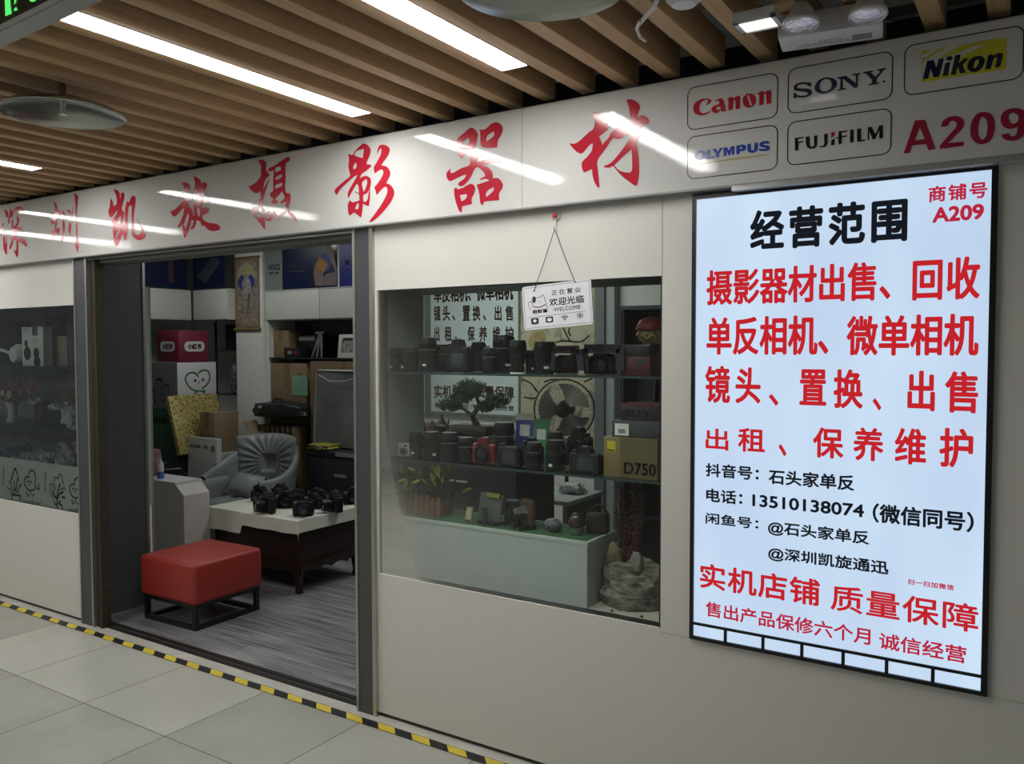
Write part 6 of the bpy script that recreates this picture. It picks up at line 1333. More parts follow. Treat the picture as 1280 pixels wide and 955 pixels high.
for k in range(5):
    a_ = 2*PI*k/5; lg = obj('base_arm', MB().tube([(0, 0, 0.10), (0.20*math.cos(a_), 0.20*math.sin(a_), 0.065)], [0.016, 0.010], 8), BLACK, t); obj('caster', MB().cyl((0.20*math.cos(a_)-0.012*math.sin(a_), 0.20*math.sin(a_)+0.012*math.cos(a_), 0.033), (0.20*math.cos(a_)+0.012*math.sin(a_), 0.20*math.sin(a_)-0.012*math.cos(a_), 0.033), 0.026), BLACK, lg)
# ------------------------------------------------------------------ seen through the right window
YP = 2.93
px0, px1 = onY(539, 440, YP).x, onY(648.5, 440, YP).x; pz0 = onY(600, 517, YP).z
t = thing('price_poster', 'white poster with red service text on the back wall, seen through the right window', 'poster', ((px0+px1)/2, YP, pz0)); TO = t.location.copy()
POSTW = mat('poster_paper', (0.62, 0.70, 0.68), 0.5, var=0.02); PRED = mat('poster_red_ink', (0.30, 0.02, 0.04), 0.5, var=0)
obj('sheet', MB().span(px0-TO.x, px1-TO.x, -0.004, 0, 0, 2.45-pz0), POSTW, t)
fr_ = MB().span(px0-TO.x-0.06, px0-TO.x, -0.012, 0.0, -0.02, 2.47-pz0).span(px1-TO.x, px1-TO.x+0.015, -0.012, 0, -0.02, 2.47-pz0).span(px0-TO.x, px1-TO.x, -0.012, 0, -0.02, 0); obj('frame', fr_, mat('grey_poster_frame', (0.16, 0.19, 0.18), 0.4), t)
def ptxt(s, xa, xb, ya, yb, bold=0.02, m=None):
    a = onY(xa, ya, YP); c = onY(xb, yb, YP); obj('printed_text', bold_text(s, lambda u, v: Vector((u-TO.x, -0.0052, v-TO.z)), a.x, c.x, c.z, a.z, bold), m or PRED, t, 0)
ptxt('单反相机、微单相机', 542.6, 642, 357, 375)
for ch, a, b in (('镜', 542.6, 551), ('头', 553.6, 563), ('、', 565.5, 569.5), ('置', 578.5, 588), ('换', 591, 601), ('、', 604, 608), ('出', 618.5, 627.5), ('售', 632, 642)): ptxt(ch, a, b, 382 if ch != '、' else 394, 401)
for ch, a, b in (('出', 543, 550), ('租', 556, 565), ('、', 569, 573), ('保', 584.5, 594), ('养', 599, 609.5), ('维', 616, 626), ('护', 631.5, 642.5)): ptxt(ch, a, b, 408 if ch != '、' else 420, 426.5)
ptxt('抖音号：石头家单反', 543, 606, 432, 440, 0, BLK); ptxt('电话：13510138074（微信同号）', 543, 641, 445, 453, 0, BLK); ptxt('闲鱼号：@石头家单反', 543, 610, 458, 466, 0, BLK)
ptxt('实机店铺', 543, 588, 481, 499); ptxt('质量保障', 595, 643, 481.5, 499.5); ptxt('售出产品保修六个月 诚信经营', 543.6, 642.7, 503, 514, 0.01)
# ink painting
def ink_mat():
    m, nt, b = nodes('ink_painting_paper'); N = nt.nodes.new; L = nt.links.new
    tc = N('ShaderNodeTexCoord'); mp = N('ShaderNodeMapping'); mp.inputs['Scale'].default_value = (3, 1, 2.2); L(tc.outputs['Object'], mp.inputs[0])
    nz = N('ShaderNodeTexNoise'); nz.inputs['Scale'].default_value = 2.4; nz.inputs['Detail'].default_value = 7; nz.inputs['Distortion'].default_value = 1.4; L(mp.outputs[0], nz.inputs['Vector'])
    rp = N('ShaderNodeValToRGB'); e = rp.color_ramp.elements; e[0].position = 0.28; e[0].color = (0.12, 0.115, 0.085, 1); e[1].position = 0.47; e[1].color = (0.46, 0.42, 0.29, 1)
    L(nz.outputs['Fac'], rp.inputs[0]); L(rp.outputs[0], b.inputs['Base Color']); b.inputs['Roughness'].default_value = 0.7; return m
ix0, ix1 = onY(651, 440, YP).x, onY(744, 440, YP).x; iz0 = onY(700, 560, YP).z
t = thing('ink_painting', 'beige ink painting of birds and branches on the back wall behind the fan', 'painting', ((ix0+ix1)/2, YP, iz0)); TO = t.location.copy()
obj('paper', MB().span(ix0-TO.x, ix1-TO.x, -0.004, 0, 0, 2.35-iz0), ink_mat(), t)
def pq(x, y): q = onY(x, y, YP); return (q.x-TO.x, q.z-TO.z)
ip = lambda u, v: Vector((u, -0.005, v))
def cropp(x, y): return pq(530+x/4.774, 360+y/4.774)
obj('painted_bird', MB().poly([smooth_loop([cropp(*p) for p in ((625, 330), (640, 285), (675, 258), (715, 262), (730, 300), (715, 345), (690, 330), (665, 375), (645, 372))], 3)], ip), mat('bird_ochre', (0.33, 0.26, 0.10), 0.7, var=0.3, scale=40), t, 0)
obj('painted_bird', MB().poly([smooth_loop([cropp(*p) for p in ((680, 330), (705, 312), (728, 325), (725, 350), (695, 360))], 3)], lambda u, v: Vector((u, -0.0056, v))), mat('bird_blue', (0.10, 0.13, 0.19), 0.7), t, 0); obj('painted_bird', MB().poly([smooth_loop([cropp(*p) for p in ((645, 350), (665, 330), (680, 345), (665, 375), (648, 378))], 3)], lambda u, v: Vector((u, -0.0058, v))), mat('bird_yellow', (0.40, 0.36, 0.06), 0.7), t, 0)
b = MB()
for pts in (((835, 240), (850, 275), (875, 320)), ((870, 240), (865, 262), (878, 285)), ((790, 325), (830, 315), (870, 318), (940, 320), (985, 285)), ((590, 545), (640, 570), (680, 620), (660, 600)), ((720, 560), (770, 545), (830, 548)), ((960, 560), (985, 548), (1005, 540)), ((600, 650), (640, 660), (670, 655))): line_art(b, [cropp(*p) for p in pts], 0.006, ip)
obj('ink_strokes', b, BLK, t, 0)
struct('trim_10', MB().span(onY(746, 440, 2.9).x, onY(758, 440, 2.9).x, 2.86, BACK, 0, 2.75), mat('grey_pilaster', (0.15, 0.17, 0.17), 0.5)); struct('trim_11', MB().span(onY(758, 440, 2.9).x, onY(769, 440, 2.9).x, 2.88, BACK, 0, 2.75), mat('pale_pilaster', (0.36, 0.39, 0.38), 0.5))
# dark glass cabinet at the right
dx0 = onY(775, 440, 2.3).x; dz = onY(790, 387, 2.3).z
t = thing('dark_cabinet', 'tall dark glass cabinet seen through the right edge of the window', 'cabinet', (dx0+0.5, 2.55, 0)); obj('carcass', MB().span(-0.5, 0.5, 0.0, 0.25, 0, dz), DK, t); obj('top_board', MB().span(-0.5, 0.5, -0.25, 0.25, dz, dz+0.025), mat('cabinet_top', (0.10, 0.115, 0.115), 0.4), t)
for z in (0.5, 0.9, 1.25, 1.6): obj('shelf', MB().span(-0.5, 0.5, -0.24, 0.0, z-0.012, z), mat('smoked_shelf', (0.03, 0.035, 0.036)), t)
obj('side_frame', MB().span(-0.5, -0.47, -0.25, 0.0, 0, dz), DK, t)
fx_ = onY(806, 496, 2.4).x
t = thing('framed_photo', 'grey photo frame on a shelf of the tall dark cabinet', 'picture', (fx_, 2.42, 1.25), 0, None, (-0.12, 0, 0)); obj('frame', MB().span(-0.06, 0.06, 0, 0.012, 0, 0.19, 0.002), GREYP, t); obj('picture', MB().span(-0.042, 0.042, -0.0014, 0, 0.02, 0.165), mat('dim_photo', (0.04, 0.045, 0.055), 0.4, var=0.6, scale=30), t)
# pedestal fan
YFN = 2.35
fc = onY(705.5, 512, YFN); fr0 = (onY(742, 512, YFN).x-fc.x)*0.93
t = thing('pedestal_fan', 'large round pedestal fan in front of the ink painting, seen through the right window', 'fan', (fc.x, YFN, 0), 0.35); fz = fc.z
WIRE = mat('fan_wire', (0.018, 0.019, 0.02), 0.35); BLADE = mat('smoky_blade', (0.20, 0.21, 0.18), 0.25)
for y_, rr in ((-0.075, 1.0), (0.045, 1.0)):
    g_ = MB()
    for k in range(36):
        a_ = 2*PI*k/36; g_.tube([(0.045*math.cos(a_), y_*1.25, fz+0.045*math.sin(a_)), (fr0*0.75*math.cos(a_), y_*1.1, fz+fr0*0.75*math.sin(a_)), (fr0*math.cos(a_), y_*0.2, fz+fr0*math.sin(a_))], 0.0009, 4)
    obj('guard', g_, WIRE, t)
def ring(r, y_, th_, n=40): return [(r*math.cos(2*PI*k/n), y_, fz+r*math.sin(2*PI*k/n)) for k in range(n+1)]
obj('rim', MB().tube(ring(fr0, -0.012, 0), 0.006, 8), WIRE, t); obj('hub', MB().lathe([(0, 0.10), (0.03, 0.098), (0.05, 0.09), (0.05, 0.08), (0, 0.08)], c=(0, 0, fz), axis='-Y', n=24), BLACK, t)
for k in range(3):
    a0_ = 2*PI*k/3+0.95
    def bl(u, v): a_ = a0_+(v-0.5)*1.75*(0.6+0.4*u); r_ = 0.05+u*(fr0*0.86-0.05); return Vector((r_*math.cos(a_), -0.02+0.045*(v-0.5), fz+r_*math.sin(a_)))
    obj('blade', MB().grid(8, 8, bl), BLADE, t)
obj('motor', MB().lathe([(0, 0), (0.06, 0), (0.065, 0.04), (0.05, 0.14), (0, 0.15)], c=(0, 0.05, fz), axis='Y', n=24), BLACK, t); obj('stand_pole', MB().cyl((0, 0.10, 0.03), (0, 0.10, fz-0.02), 0.014), BLACK, t); obj('stand_base', MB().lathe([(0, 0.006), (0.19, 0.006), (0.19, 0.02), (0.05, 0.045), (0, 0.05)], c=(0, 0.10, 0), n=32), BLACK, t)
# white desk with papers
dc = onZ(752, 613.5, 0.75); de = onZ(700, 632, 0.75); dX = (dc.x+de.x)/2; dY1 = dc.y
t = thing('desk', 'white-topped grey desk behind the display plinth', 'desk', (dX-0.5, dY1-0.215, 0)); obj('desk_top', MB().span(-0.5, 0.5, -0.215, 0.215, 0.725, 0.75, 0.003), mat('desk_white', (0.50, 0.53, 0.51), 0.35), t)
for sx_ in (-0.48, 0.455):
    for sy_ in (-0.20, 0.16): obj('leg', MB().span(sx_, sx_+0.03, sy_, sy_+0.04, 0.006, 0.725), GREYP, t)
obj('side_panel', MB().span(0.485, 0.496, -0.20, 0.20, 0.30, 0.725), mat('desk_grey', (0.10, 0.115, 0.12), 0.4), t)
dcen = Vector((dX-0.12, dY1-0.16, 0.7505))
t = thing('crumpled_tissue', 'crumpled white tissue lying on the far corner of the white desk', 'tissue', tuple(dcen)); obj('tissue', blob(0.07, 0.05, 0.024, 0.5, 8.0), PW, t)
t = thing('phone_stand', 'grey tablet propped up on the white desk', 'tablet', (dX-0.38, dY1-0.12, 0.7505), 0.4, None, (-0.5, 0, 0.4)); obj('tablet', MB().span(-0.05, 0.05, -0.004, 0.004, 0, 0.16, 0.003), mat('tablet_grey', (0.13, 0.14, 0.14), 0.3), t); obj('foot', MB().span(-0.03, 0.03, 0.0, 0.07, 0, 0.004), BLACK, t)
t = thing('pen_cup', 'dark cylindrical pen cup on the near part of the white desk', 'cup', (dX-0.25, dY1-0.36, 0.7505)); obj('cup', MB().lathe([(0, 0), (0.04, 0), (0.04, 0.15), (0.036, 0.15), (0.036, 0.004), (0, 0.004)], n=24), mat('dark_wood_cup', (0.03, 0.024, 0.022), 0.5, var=0.3), t); obj('pen', MB().tube([(0.01, 0, 0.01), (0.03, 0.01, 0.19)], 0.004, 6), BLACK, t)
# dark sideboard with bonsai and gourds
YB2 = 1.02; sx0, sx1 = onY(520, 540, YB2).x, onY(655, 540, YB2).x; szz = onY(590, 544, YB2).z
t = thing('sideboard', 'dark sideboard behind the glass shelves carrying the bonsai', 'cabinet', ((sx0+sx1)/2, YB2+0.12, 0)); obj('body', MB().span(-(sx1-sx0)/2, (sx1-sx0)/2, -0.2, 0.2, 0.05, szz-0.02), DK, t); obj('top', MB().span(-(sx1-sx0)/2-0.01, (sx1-sx0)/2+0.01, -0.21, 0.21, szz-0.02, szz, 0.003), DK, t)
for sx_ in (-1, 1): obj('foot', MB().span(sx_*((sx1-sx0)/2-0.03)-0.02, sx_*((sx1-sx0)/2-0.03)+0.02, -0.18, 0.18, 0.006, 0.05), BLACK, t)
for z_ in (szz-0.25, szz-0.45): obj('drawer_handle', MB().span(-0.06, 0.06, -0.21, -0.2, z_, z_+0.012), CHROME, t)
bxc = onY(592, 540, YB2+0.05).x
t = thing('bonsai', 'spreading green bonsai pine in a dark tray on the sideboard, seen through the window', 'bonsai', (bxc, YB2+0.06, szz))
obj('tray', MB().box((0, 0, 0.025), (0.26, 0.16, 0.05), None, 0.01), mat('bonsai_tray', (0.045, 0.035, 0.03), 0.4), t)
tk = MB().tube([(0.02, 0, 0.04), (-0.015, 0, 0.10), (0.03, 0.01, 0.16), (0.0, 0, 0.23)], [0.022, 0.017, 0.013, 0.008], 8).tube([(-0.012, 0, 0.10), (-0.08, 0, 0.14), (-0.16, -0.01, 0.135)], [0.012, 0.009, 0.005], 8).tube([(0.03, 0.01, 0.16), (0.10, 0.01, 0.18), (0.15, 0.0, 0.17)], [0.010, 0.008, 0.005], 8)
obj('trunk', tk, mat('bonsai_bark', (0.07, 0.045, 0.03), 0.8, var=0.3, scale=30), t)
nd = MB()
for cx_, cz_, rx_, rz_, n_ in ((-0.17, 0.15, 0.08, 0.035, 260), (0.15, 0.185, 0.08, 0.04, 260), (-0.03, 0.245, 0.11, 0.05, 420), (0.07, 0.15, 0.06, 0.03, 160), (-0.09, 0.19, 0.07, 0.03, 160)):
    for i in range(int(n_*1.8)):
        d = Vector((random.gauss(0, 1), random.gauss(0, 1), random.gauss(0, 1))).normalized()*random.random()**0.4; p = Vector((cx_+d.x*rx_, d.y*0.06, cz_+d.z*rz_)); q = p+Vector((random.uniform(-1, 1), random.uniform(-1, 1), random.uniform(-0.1, 1))).normalized()*0.036; s_ = Vector((random.uniform(-1, 1), random.uniform(-1, 1), 0)).normalized()*0.0065
        nd.bm.faces.new([nd.bm.verts.new(p-s_), nd.bm.verts.new(p+s_), nd.bm.verts.new(q)])
obj('needles', nd, mat('pine_green', (0.08, 0.17, 0.07), 0.7, var=0.5, scale=20), t, 0)
GOU = mat('gourd_brown', (0.11, 0.065, 0.04), 0.4, var=0.3, scale=14)
for i, (px_, r_, h__) in enumerate(((524, 0.030, 0.075), (537, 0.034, 0.07), (549, 0.026, 0.10))):
    c = onY(px_, 540, YB2-0.02)
    t = thing('teapot', ['leftmost brown clay teapot on the dark sideboard behind the lower shelf', 'squat brown clay teapot in the middle, left of the bonsai', 'taller brown clay teapot right beside the bonsai tray'][i], 'teapot', (c.x+0.02, YB2-0.02, szz), 0.3*i)
    obj('pot', MB().lathe([(0, 0), (r_*0.6, 0), (r_, h__*0.35), (r_*0.95, h__*0.6), (r_*0.55, h__*0.8), (0, h__*0.82)], n=24), GOU, t); obj('lid', MB().lathe([(r_*0.5, h__*0.8), (r_*0.3, h__*0.92), (0.006, h__*0.95), (0.007, h__*1.05), (0, h__*1.07)], n=20), GOU, t); obj('spout', MB().tube([(r_*0.85, 0, h__*0.35), (r_*1.3, 0, h__*0.55), (r_*1.5, 0, h__*0.8)], [0.009, 0.007, 0.005], 8), GOU, t); obj('handle', MB().tube([(-r_*0.9, 0, h__*0.6), (-r_*1.45, 0, h__*0.6), (-r_*1.4, 0, h__*0.25), (-r_*0.9, 0, h__*0.25)], 0.005, 8), GOU, t)

# ------------------------------------------------------------------ left window
lx0, lx1 = -7.6, -4.742
struct('wall_left_bay_back', MB().span(lx0, lx1, 0.46, 0.48, 0.0, 2.0), mat('left_bay_back', (0.19, 0.21, 0.20), 0.5, var=0.3, scale=3))  # grey lifted to carry the haze of reflections on the pane
struct('wall_left_bay_base', MB().span(lx0, lx1, 0.05, 0.46, 0.0, 0.63), WHITE)
struct('wall_left_bay_side', MB().span(lx1, lx1+0.01, 0.05, 0.46, 0.63, 2.0), CASE)
struct('trim_12', MB().span(lx0, lx1, 0.05, 0.46, 1.87, 1.99), mat('left_bay_head', (0.14, 0.15, 0.145), 0.5))
hx_ = (lx1-lx0)/2; lxc = (lx0+lx1)/2
ZL1, ZL2 = 1.50, 1.115
for z, lb in ((ZL1, 'upper dark shelf of the left window carrying the white earphone box'), (ZL2, 'lower dark shelf of the left window carrying the flower bouquet')):
    t = thing('window_shelf', lb, 'shelf', (lxc, 0.27, z)); obj('shelf_board', MB().span(-hx_, hx_-0.002, -0.16, 0.18, -0.016, 0), mat('smoked_board', (0.035, 0.04, 0.04), 0.3), t); obj('front_edge', MB().span(-hx_, hx_-0.002, -0.165, -0.16, -0.018, 0.001), GREEN_EDGE, t)
def LX(px, Y): return onY(px, 450, Y).x
YL2 = 0.20
a, c = LX(28, YL2), LX(54.5, YL2)
t = thing('earphone_box', 'tall white printed earphone box with a notched top on the upper left window shelf', 'box', ((a+c)/2, YL2+0.03, ZL1)); w2 = (c-a)/2; hb = onY(28, 409, YL2).z-ZL1
WBX = mat('glossy_white_box', (0.60, 0.63, 0.58), 0.35, var=0.02)
obj('box_body', MB().span(-w2, 0.0, -0.03, 0.03, 0, hb).span(0.0, w2*0.5, -0.03, 0.03, 0, hb*0.78).span(w2*0.5, w2, -0.03, 0.03, 0, hb), WBX, t)
b = MB()
for cx_, cz_, r_ in ((-w2*0.6, hb*0.58, 0.022), (-w2*0.5, hb*0.32, 0.045), (w2*0.35, hb*0.33, 0.035), (w2*0.4, hb*0.10, 0.042)): b.poly([ell(cx_, cz_, r_, r_, 20)], lambda u, v: Vector((u, -0.0306, v)))
b.span(-w2*0.62, -w2*0.45, -0.0306, -0.030, hb*0.35, hb*0.56).span(w2*0.2, w2*0.3, -0.0306, -0.030, hb*0.1, hb*0.3); obj('printed_earphones', b, BLACK, t, 0)
b = MB()
for z in (0.60, 0.65, 0.70): b.span(w2*0.05, w2*0.45, -0.0306, -0.03, hb*z, hb*(z+0.015))
for z in (0.90, 0.94): b.span(-w2*0.9, -w2*0.3, -0.0306, -0.03, hb*z, hb*(z+0.012))
obj('printed_text', b, GREYV, t, 0)
t = thing('headband', 'white plastic headset part beside the earphone box in the left window', 'headset', (LX(20, 0.24), 0.26, ZL1)); obj('cup', MB().lathe([(0, 0), (0.07, 0), (0.07, 0.02), (0.05, 0.05), (0, 0.06)], c=(0.02, 0, 0.075), axis='-Y', n=28), WBX, t); obj('band', MB().tube([(-0.05, 0, 0.07), (-0.20, 0, 0.10), (-0.38, 0, 0.125)], 0.012, 8), WBX, t); obj('base', MB().span(-0.04, 0.09, -0.03, 0.05, 0, 0.03, 0.004), BLACK, t)
carton('plain brown cardboard box on the upper left window shelf', LX(57, 0.29), LX(84, 0.29), 0.29, 0.42, ZL1, onY(60, 420, 0.26).z, mat('window_cardboard', (0.24, 0.185, 0.12), 0.7, var=0.08), False)
carton('dark box at the left edge on the upper left window shelf', LX(-20, 0.3), LX(24, 0.36), 0.345, 0.43, ZL1, ZL1+0.30, DK, False, 'dark_box')
carton('tall dark slatted box behind the brown cardboard on the upper left window shelf', LX(60, 0.44), LX(80, 0.44), 0.425, 0.455, ZL1, ZL1+0.34, mat('slate_card', (0.045, 0.05, 0.058)), False, 'dark_box')
t = thing('patterned_box', 'dark patterned box beside the door post on the upper left window shelf', 'box', (LX(97, 0.3), 0.33, ZL1)); obj('box_body', MB().span(-0.07, 0.07, -0.05, 0.08, 0, 0.27), mat('speckled_box', (0.07, 0.075, 0.09), 0.4, var=1.0, scale=60), t)
# hung sheets and boxes on the back
for i, (pa, pb, ya, yb, m_) in enumerate(((2, 16, 462, 482, GREYP), (36, 82, 462, 486, mat('dim_sheet', (0.22, 0.24, 0.22), 0.6, var=0.25, scale=6)), (84, 103, 466, 484, mat('pale_print_sheet', (0.26, 0.28, 0.28), 0.5, var=0.3, scale=20)))):
    a = onY(pa, yb, 0.455); c = onY(pb, ya, 0.455); t = thing('paper_sheet', ['grey sheet on the back of the left window behind the bouquet', 'crumpled grey sheet hanging in the middle of the left window', 'pale printed sheet hanging beside the door post in the left window'][i], 'paper', ((a.x+c.x)/2, 0.457, a.z)); obj('sheet', MB().span(-(c.x-a.x)/2, (c.x-a.x)/2, -0.004, 0, 0, c.z-a.z), m_, t)
t = thing('wood_board', 'small orange-brown board behind the wrapped bunch in the left window', 'board', (LX(92, 0.42), 0.425, ZL2)); obj('board', MB().span(-0.10, 0.10, 0, 0.02, 0, 0.21), mat('orange_board', (0.20, 0.11, 0.05), 0.6), t)
# bouquet
bxx = LX(12, 0.20)
t = thing('flower_bouquet', 'bouquet of pink, red and cream flowers in a white vase in the left window', 'flowers', (bxx, 0.21, ZL2)); obj('vase', MB().lathe([(0, 0), (0.045, 0), (0.03, 0.03), (0.026, 0.09), (0.045, 0.14), (0.042, 0.14), (0.02, 0.09), (0, 0.02)], n=24), mat('white_vase', (0.55, 0.56, 0.55), 0.3), t)
FC = [mat('pink_petal', (0.40, 0.12, 0.13), 0.6, var=0.2), mat('red_petal', (0.28, 0.03, 0.06), 0.6, var=0.2), mat('cream_petal', (0.52, 0.46, 0.28), 0.6, var=0.15), mat('magenta_petal', (0.24, 0.03, 0.11), 0.6, var=0.2)]
st = MB()
for i in range(26):
    p = Vector((random.uniform(-0.17, 0.18), random.uniform(-0.06, 0.07), 0.21+random.uniform(-0.05, 0.075))); st.tube([(0, 0, 0.10), (p.x*0.5, p.y*0.5, 0.15), tuple(p)], 0.002, 5)
    f = MB(); R_ = random.uniform(0.018, 0.028)
    for k in range(7):
        a_ = 2*PI*k/7; f.sph((p.x+R_*0.6*math.cos(a_), p.y-0.004, p.z+R_*0.6*math.sin(a_)), R_*0.5, 8, (1, 0.6, 1))
    f.sph((p.x, p.y-0.010, p.z), R_*0.45, 8); ci = 3 if (p.x > 0.02 and p.z > 0.235) else (2 if p.x < 0.1 and random.random() < 0.45 else random.choice((0, 0, 1))); obj('flower', f, FC[ci], t)
for i in range(60):
    p = Vector((random.uniform(-0.16, 0.17), random.uniform(-0.05, 0.07), 0.17+random.uniform(-0.04, 0.08))); d = Vector((random.uniform(-1, 1), random.uniform(-1, 0.4), random.uniform(-0.3, 1))).normalized()*0.04; s_ = Vector((0.008, 0, 0.004)); st.bm.faces.new([st.bm.verts.new(q) for q in (p, p+d*0.5+s_, p+d, p+d*0.5-s_)])
obj('stems', st, LEAF, t, 0)
# wrapped things in the left window
FILM = mat('crinkled_film', (0.42, 0.46, 0.43), 0.18, var=0.6, scale=22, bump=0.8)
BLKG = mat('dark_gadget', (0.02, 0.022, 0.024), 0.35, var=0.2)
t = thing('black_figure', 'black toy dog shape with a striped scarf right of the bouquet', 'figurine', (LX(45, 0.24), 0.28, ZL2)); obj('body', blob(0.055, 0.05, 0.075, 0.2, 4.0), BLKG, t); obj('striped_scarf', MB().tube([(-0.07, -0.05, 0.15), (0.0, -0.055, 0.135), (0.09, -0.05, 0.175)], 0.018, 8), mat('striped_cloth', (0.30, 0.32, 0.28), 0.6, var=0.9, scale=30), t)
t = thing('grey_gadget', 'dark gadget wrapped in clear film on the lower left window shelf', 'gadget', (LX(66, 0.24), 0.27, ZL2)); obj('body', MB().box((0, 0, 0.05), (0.13, 0.09, 0.10), None, 0.015), BLKG, t); obj('film_wrap', blob(0.06, 0.05, 0.018, 0.4, 6.0), FILM, t); t.children[1].location = (0, 0, 0.10)
t = thing('wrapped_bunch', 'bunch of green leaves wrapped in crinkled clear film beside the door post', 'bunch', (LX(93, 0.20), 0.22, ZL2)); obj('film_wrap', blob(0.10, 0.07, 0.075, 0.5, 11.0), FILM, t); lf = MB()
for i in range(110):
    p = Vector((random.uniform(-0.08, 0.10), random.uniform(-0.05, 0.06), random.uniform(0.10, 0.22))); d = Vector((random.uniform(-1, 1), random.uniform(-1, 0.3), random.uniform(-0.2, 1))).normalized()*0.035; s_ = Vector((0.007, 0, 0.004)); lf.bm.faces.new([lf.bm.verts.new(q) for q in (p, p+d*0.5+s_, p+d, p+d*0.5-s_)])
obj('leaves', lf, mat('dull_leaf', (0.06, 0.11, 0.06), 0.6, var=0.4), t, 0)
for i, (px_, w_, h__, lb, m_) in enumerate(((8, 0.10, 0.10, 'film-wrapped bundle with blue inside at the bottom left of the left window', mat('blue_film', (0.06, 0.12, 0.19), 0.25, var=0.8, scale=18, bump=0.6)), (34, 0.10, 0.09, 'grey crinkled film bundle at the bottom of the left window', FILM), (58, 0.10, 0.105, 'pale crinkled film bundle in the middle bottom of the left window', mat('pale_film', (0.38, 0.40, 0.37), 0.2, var=0.5, scale=20, bump=0.8)), (86, 0.105, 0.12, 'largest pale film bundle at the bottom of the left window by the door post', FILM))):
    o = obj('film_bundle', blob(w_, 0.10, h__, 0.40, 20.0+i), m_); o.location = (LX(px_, 0.22), 0.24, 0.72); tag(o, lb, 'bundle')
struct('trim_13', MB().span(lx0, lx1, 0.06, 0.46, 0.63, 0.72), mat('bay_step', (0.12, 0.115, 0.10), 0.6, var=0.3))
t = thing('white_fabric', 'white folded fabric piece lying on the film bundles by the door post', 'fabric', (LX(92, 0.17), 0.17, 0.965)); obj('fabric', MB().grid(10, 8, lambda u, v: Vector(((u-0.5)*0.26, (v-0.5)*0.12, 0.05*(1-u)+0.018*math.sin(u*9)+0.01*math.sin(v*7)))), PW, t)
# printed strip on the left pane
zs1 = onY(50, 580, 0.008).z
t = thing('window_decal', 'pale decal strip with green plant drawings along the bottom of the left window', 'decal', (-5.5, 0.0105, 0.648)); TO = t.location.copy()
dz1 = 0.918-0.648
obj('strip', MB().span(-2.0, 0.752, 0.0, 0.0012, 0, dz1), mat('frosted_strip', (0.56, 0.63, 0.59), 0.5, var=0.02), t)
fd = lambda u, v: Vector((u, -0.0008, v))
def dcp(x, y): q = onY(x/10.61, 560+y/10.61, 0.0097); return (q.x-TO.x, q.z-TO.z)
DG = mat('decal_green', (0.035, 0.14, 0.06), 0.5, var=0); b = MB(); k_ = MB()
for ox, oy in ((0, 0), (600, 98)):
    line_art(b, [dcp(x+ox, y+oy) for x, y in ((378, 355), (390, 315), (420, 297), (455, 320), (470, 380), (470, 440), (462, 505), (515, 548), (515, 480))] if not ox else [dcp(x, y) for x, y in ((980, 450), (995, 415), (1022, 397), (1055, 420), (1075, 480), (1075, 540), (1068, 600), (1120, 650))], 0.006, fd)
    line_art(b, [dcp(x+ox, y+oy) for x, y in ((390, 385), (350, 385), (322, 430), (335, 500), (370, 550), (410, 565), (465, 545))], 0.006, fd)
    line_art(b, [dcp(x+ox, y+oy) for x, y in ((405, 570), (405, 640))], 0.005, fd); line_art(b, [dcp(x+ox, y+oy) for x, y in ((345, 600), (365, 610), (362, 645), (380, 625))], 0.005, fd); line_art(b, [dcp(x+ox, y+oy) for x, y in ((430, 650), (440, 620), (458, 620))], 0.005, fd)
    for ex_, ey_ in ((370, 440), (412, 450)): k_.poly([[dcp(ex_+ox+10*math.cos(2*PI*q/10), ey_+oy+16*math.sin(2*PI*q/10)) for q in range(10)]], fd)
    line_art(k_, [dcp(x+ox, y+oy) for x, y in ((395, 470), (393, 490), (385, 490))], 0.003, fd)
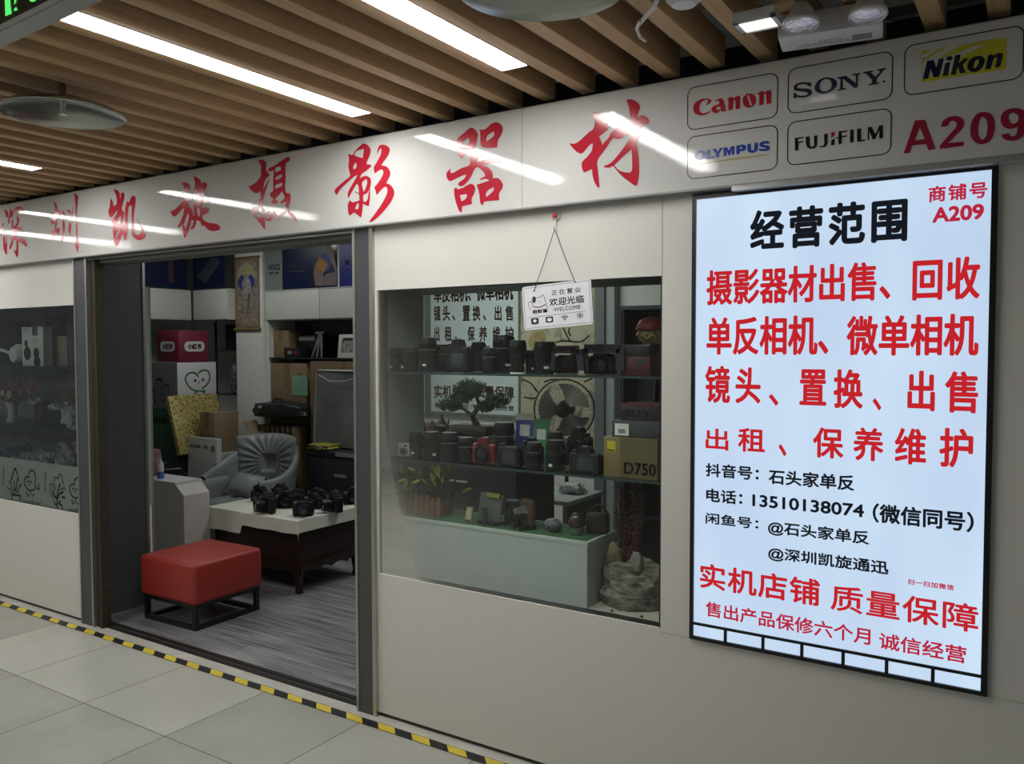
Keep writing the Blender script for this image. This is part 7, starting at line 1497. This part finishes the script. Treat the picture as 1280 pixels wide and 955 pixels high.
for pts in (((120, 440), (150, 490), (155, 600)), ((95, 525), (130, 550)), ((180, 440), (195, 520), (190, 600)), ((235, 385), (220, 480), (215, 600)), ((240, 390), (250, 440)), ((280, 480), (250, 530), (240, 600)), ((175, 560), (200, 540), (222, 580))): line_art(b, [dcp(*p) for p in pts], 0.006, fd)
for pts in (((670, 640), (665, 540), (665, 480), (700, 490), (705, 520)), ((735, 560), (720, 480), (720, 410), (740, 390), (770, 400), (780, 370), (805, 350), (825, 390), (830, 440), (845, 480)), ((800, 560), (850, 530), (868, 560)), ((700, 670), (690, 600))): line_art(b, [dcp(*p) for p in pts], 0.005, fd)
for pts in (((148, 430), (195, 275), (230, 355)), ((155, 615), (270, 635)), ((160, 620), (160, 710)), ((268, 640), (268, 730)), ((795, 475), (760, 620), (760, 830)), ((700, 560), (720, 630), (750, 670)), ((760, 670), (790, 610), (840, 585)), ((720, 700), (735, 745), (755, 745)), ((800, 700), (780, 735), (820, 760), (825, 790)), ((820, 650), (860, 660))): line_art(k_, [dcp(*p) for p in pts], 0.006, fd)
obj('green_drawing', b, DG, t, 0)
q0, q1 = dcp(312, 720), dcp(530, 705); obj('brand_word', bold_text('seedlings°', fd, q0[0], q1[0]+0.02, q0[1]-0.012, q0[1]+0.028, 0.01), DG, t, 0)
q0, q1 = dcp(905, 830), dcp(1125, 830); obj('brand_word', bold_text('seedlings°', fd, q0[0], q1[0]+0.01, q0[1]-0.015, q0[1]+0.025, 0.01), DG, t, 0)
for xx, ya, yb in ((45, 245, 510), (600, 330, 610)):
    for i in range(9):
        y = ya+(yb-ya)*i/9; p = dcp(xx, y); k_.poly([[(p[0]-0.006, p[1]-0.004), (p[0]+0.006, p[1]-0.004), (p[0]+0.006, p[1]+0.004), (p[0]-0.006, p[1]+0.004)]], fd)
obj('black_drawing', k_, BLK, t, 0)
# ------------------------------------------------------------------ the patterns the copies were taken from go
def wipe(o):
    for ch in list(o.children): wipe(ch)
    bpy.data.objects.remove(o, do_unlink=True)
for o in PROTO: wipe(o)
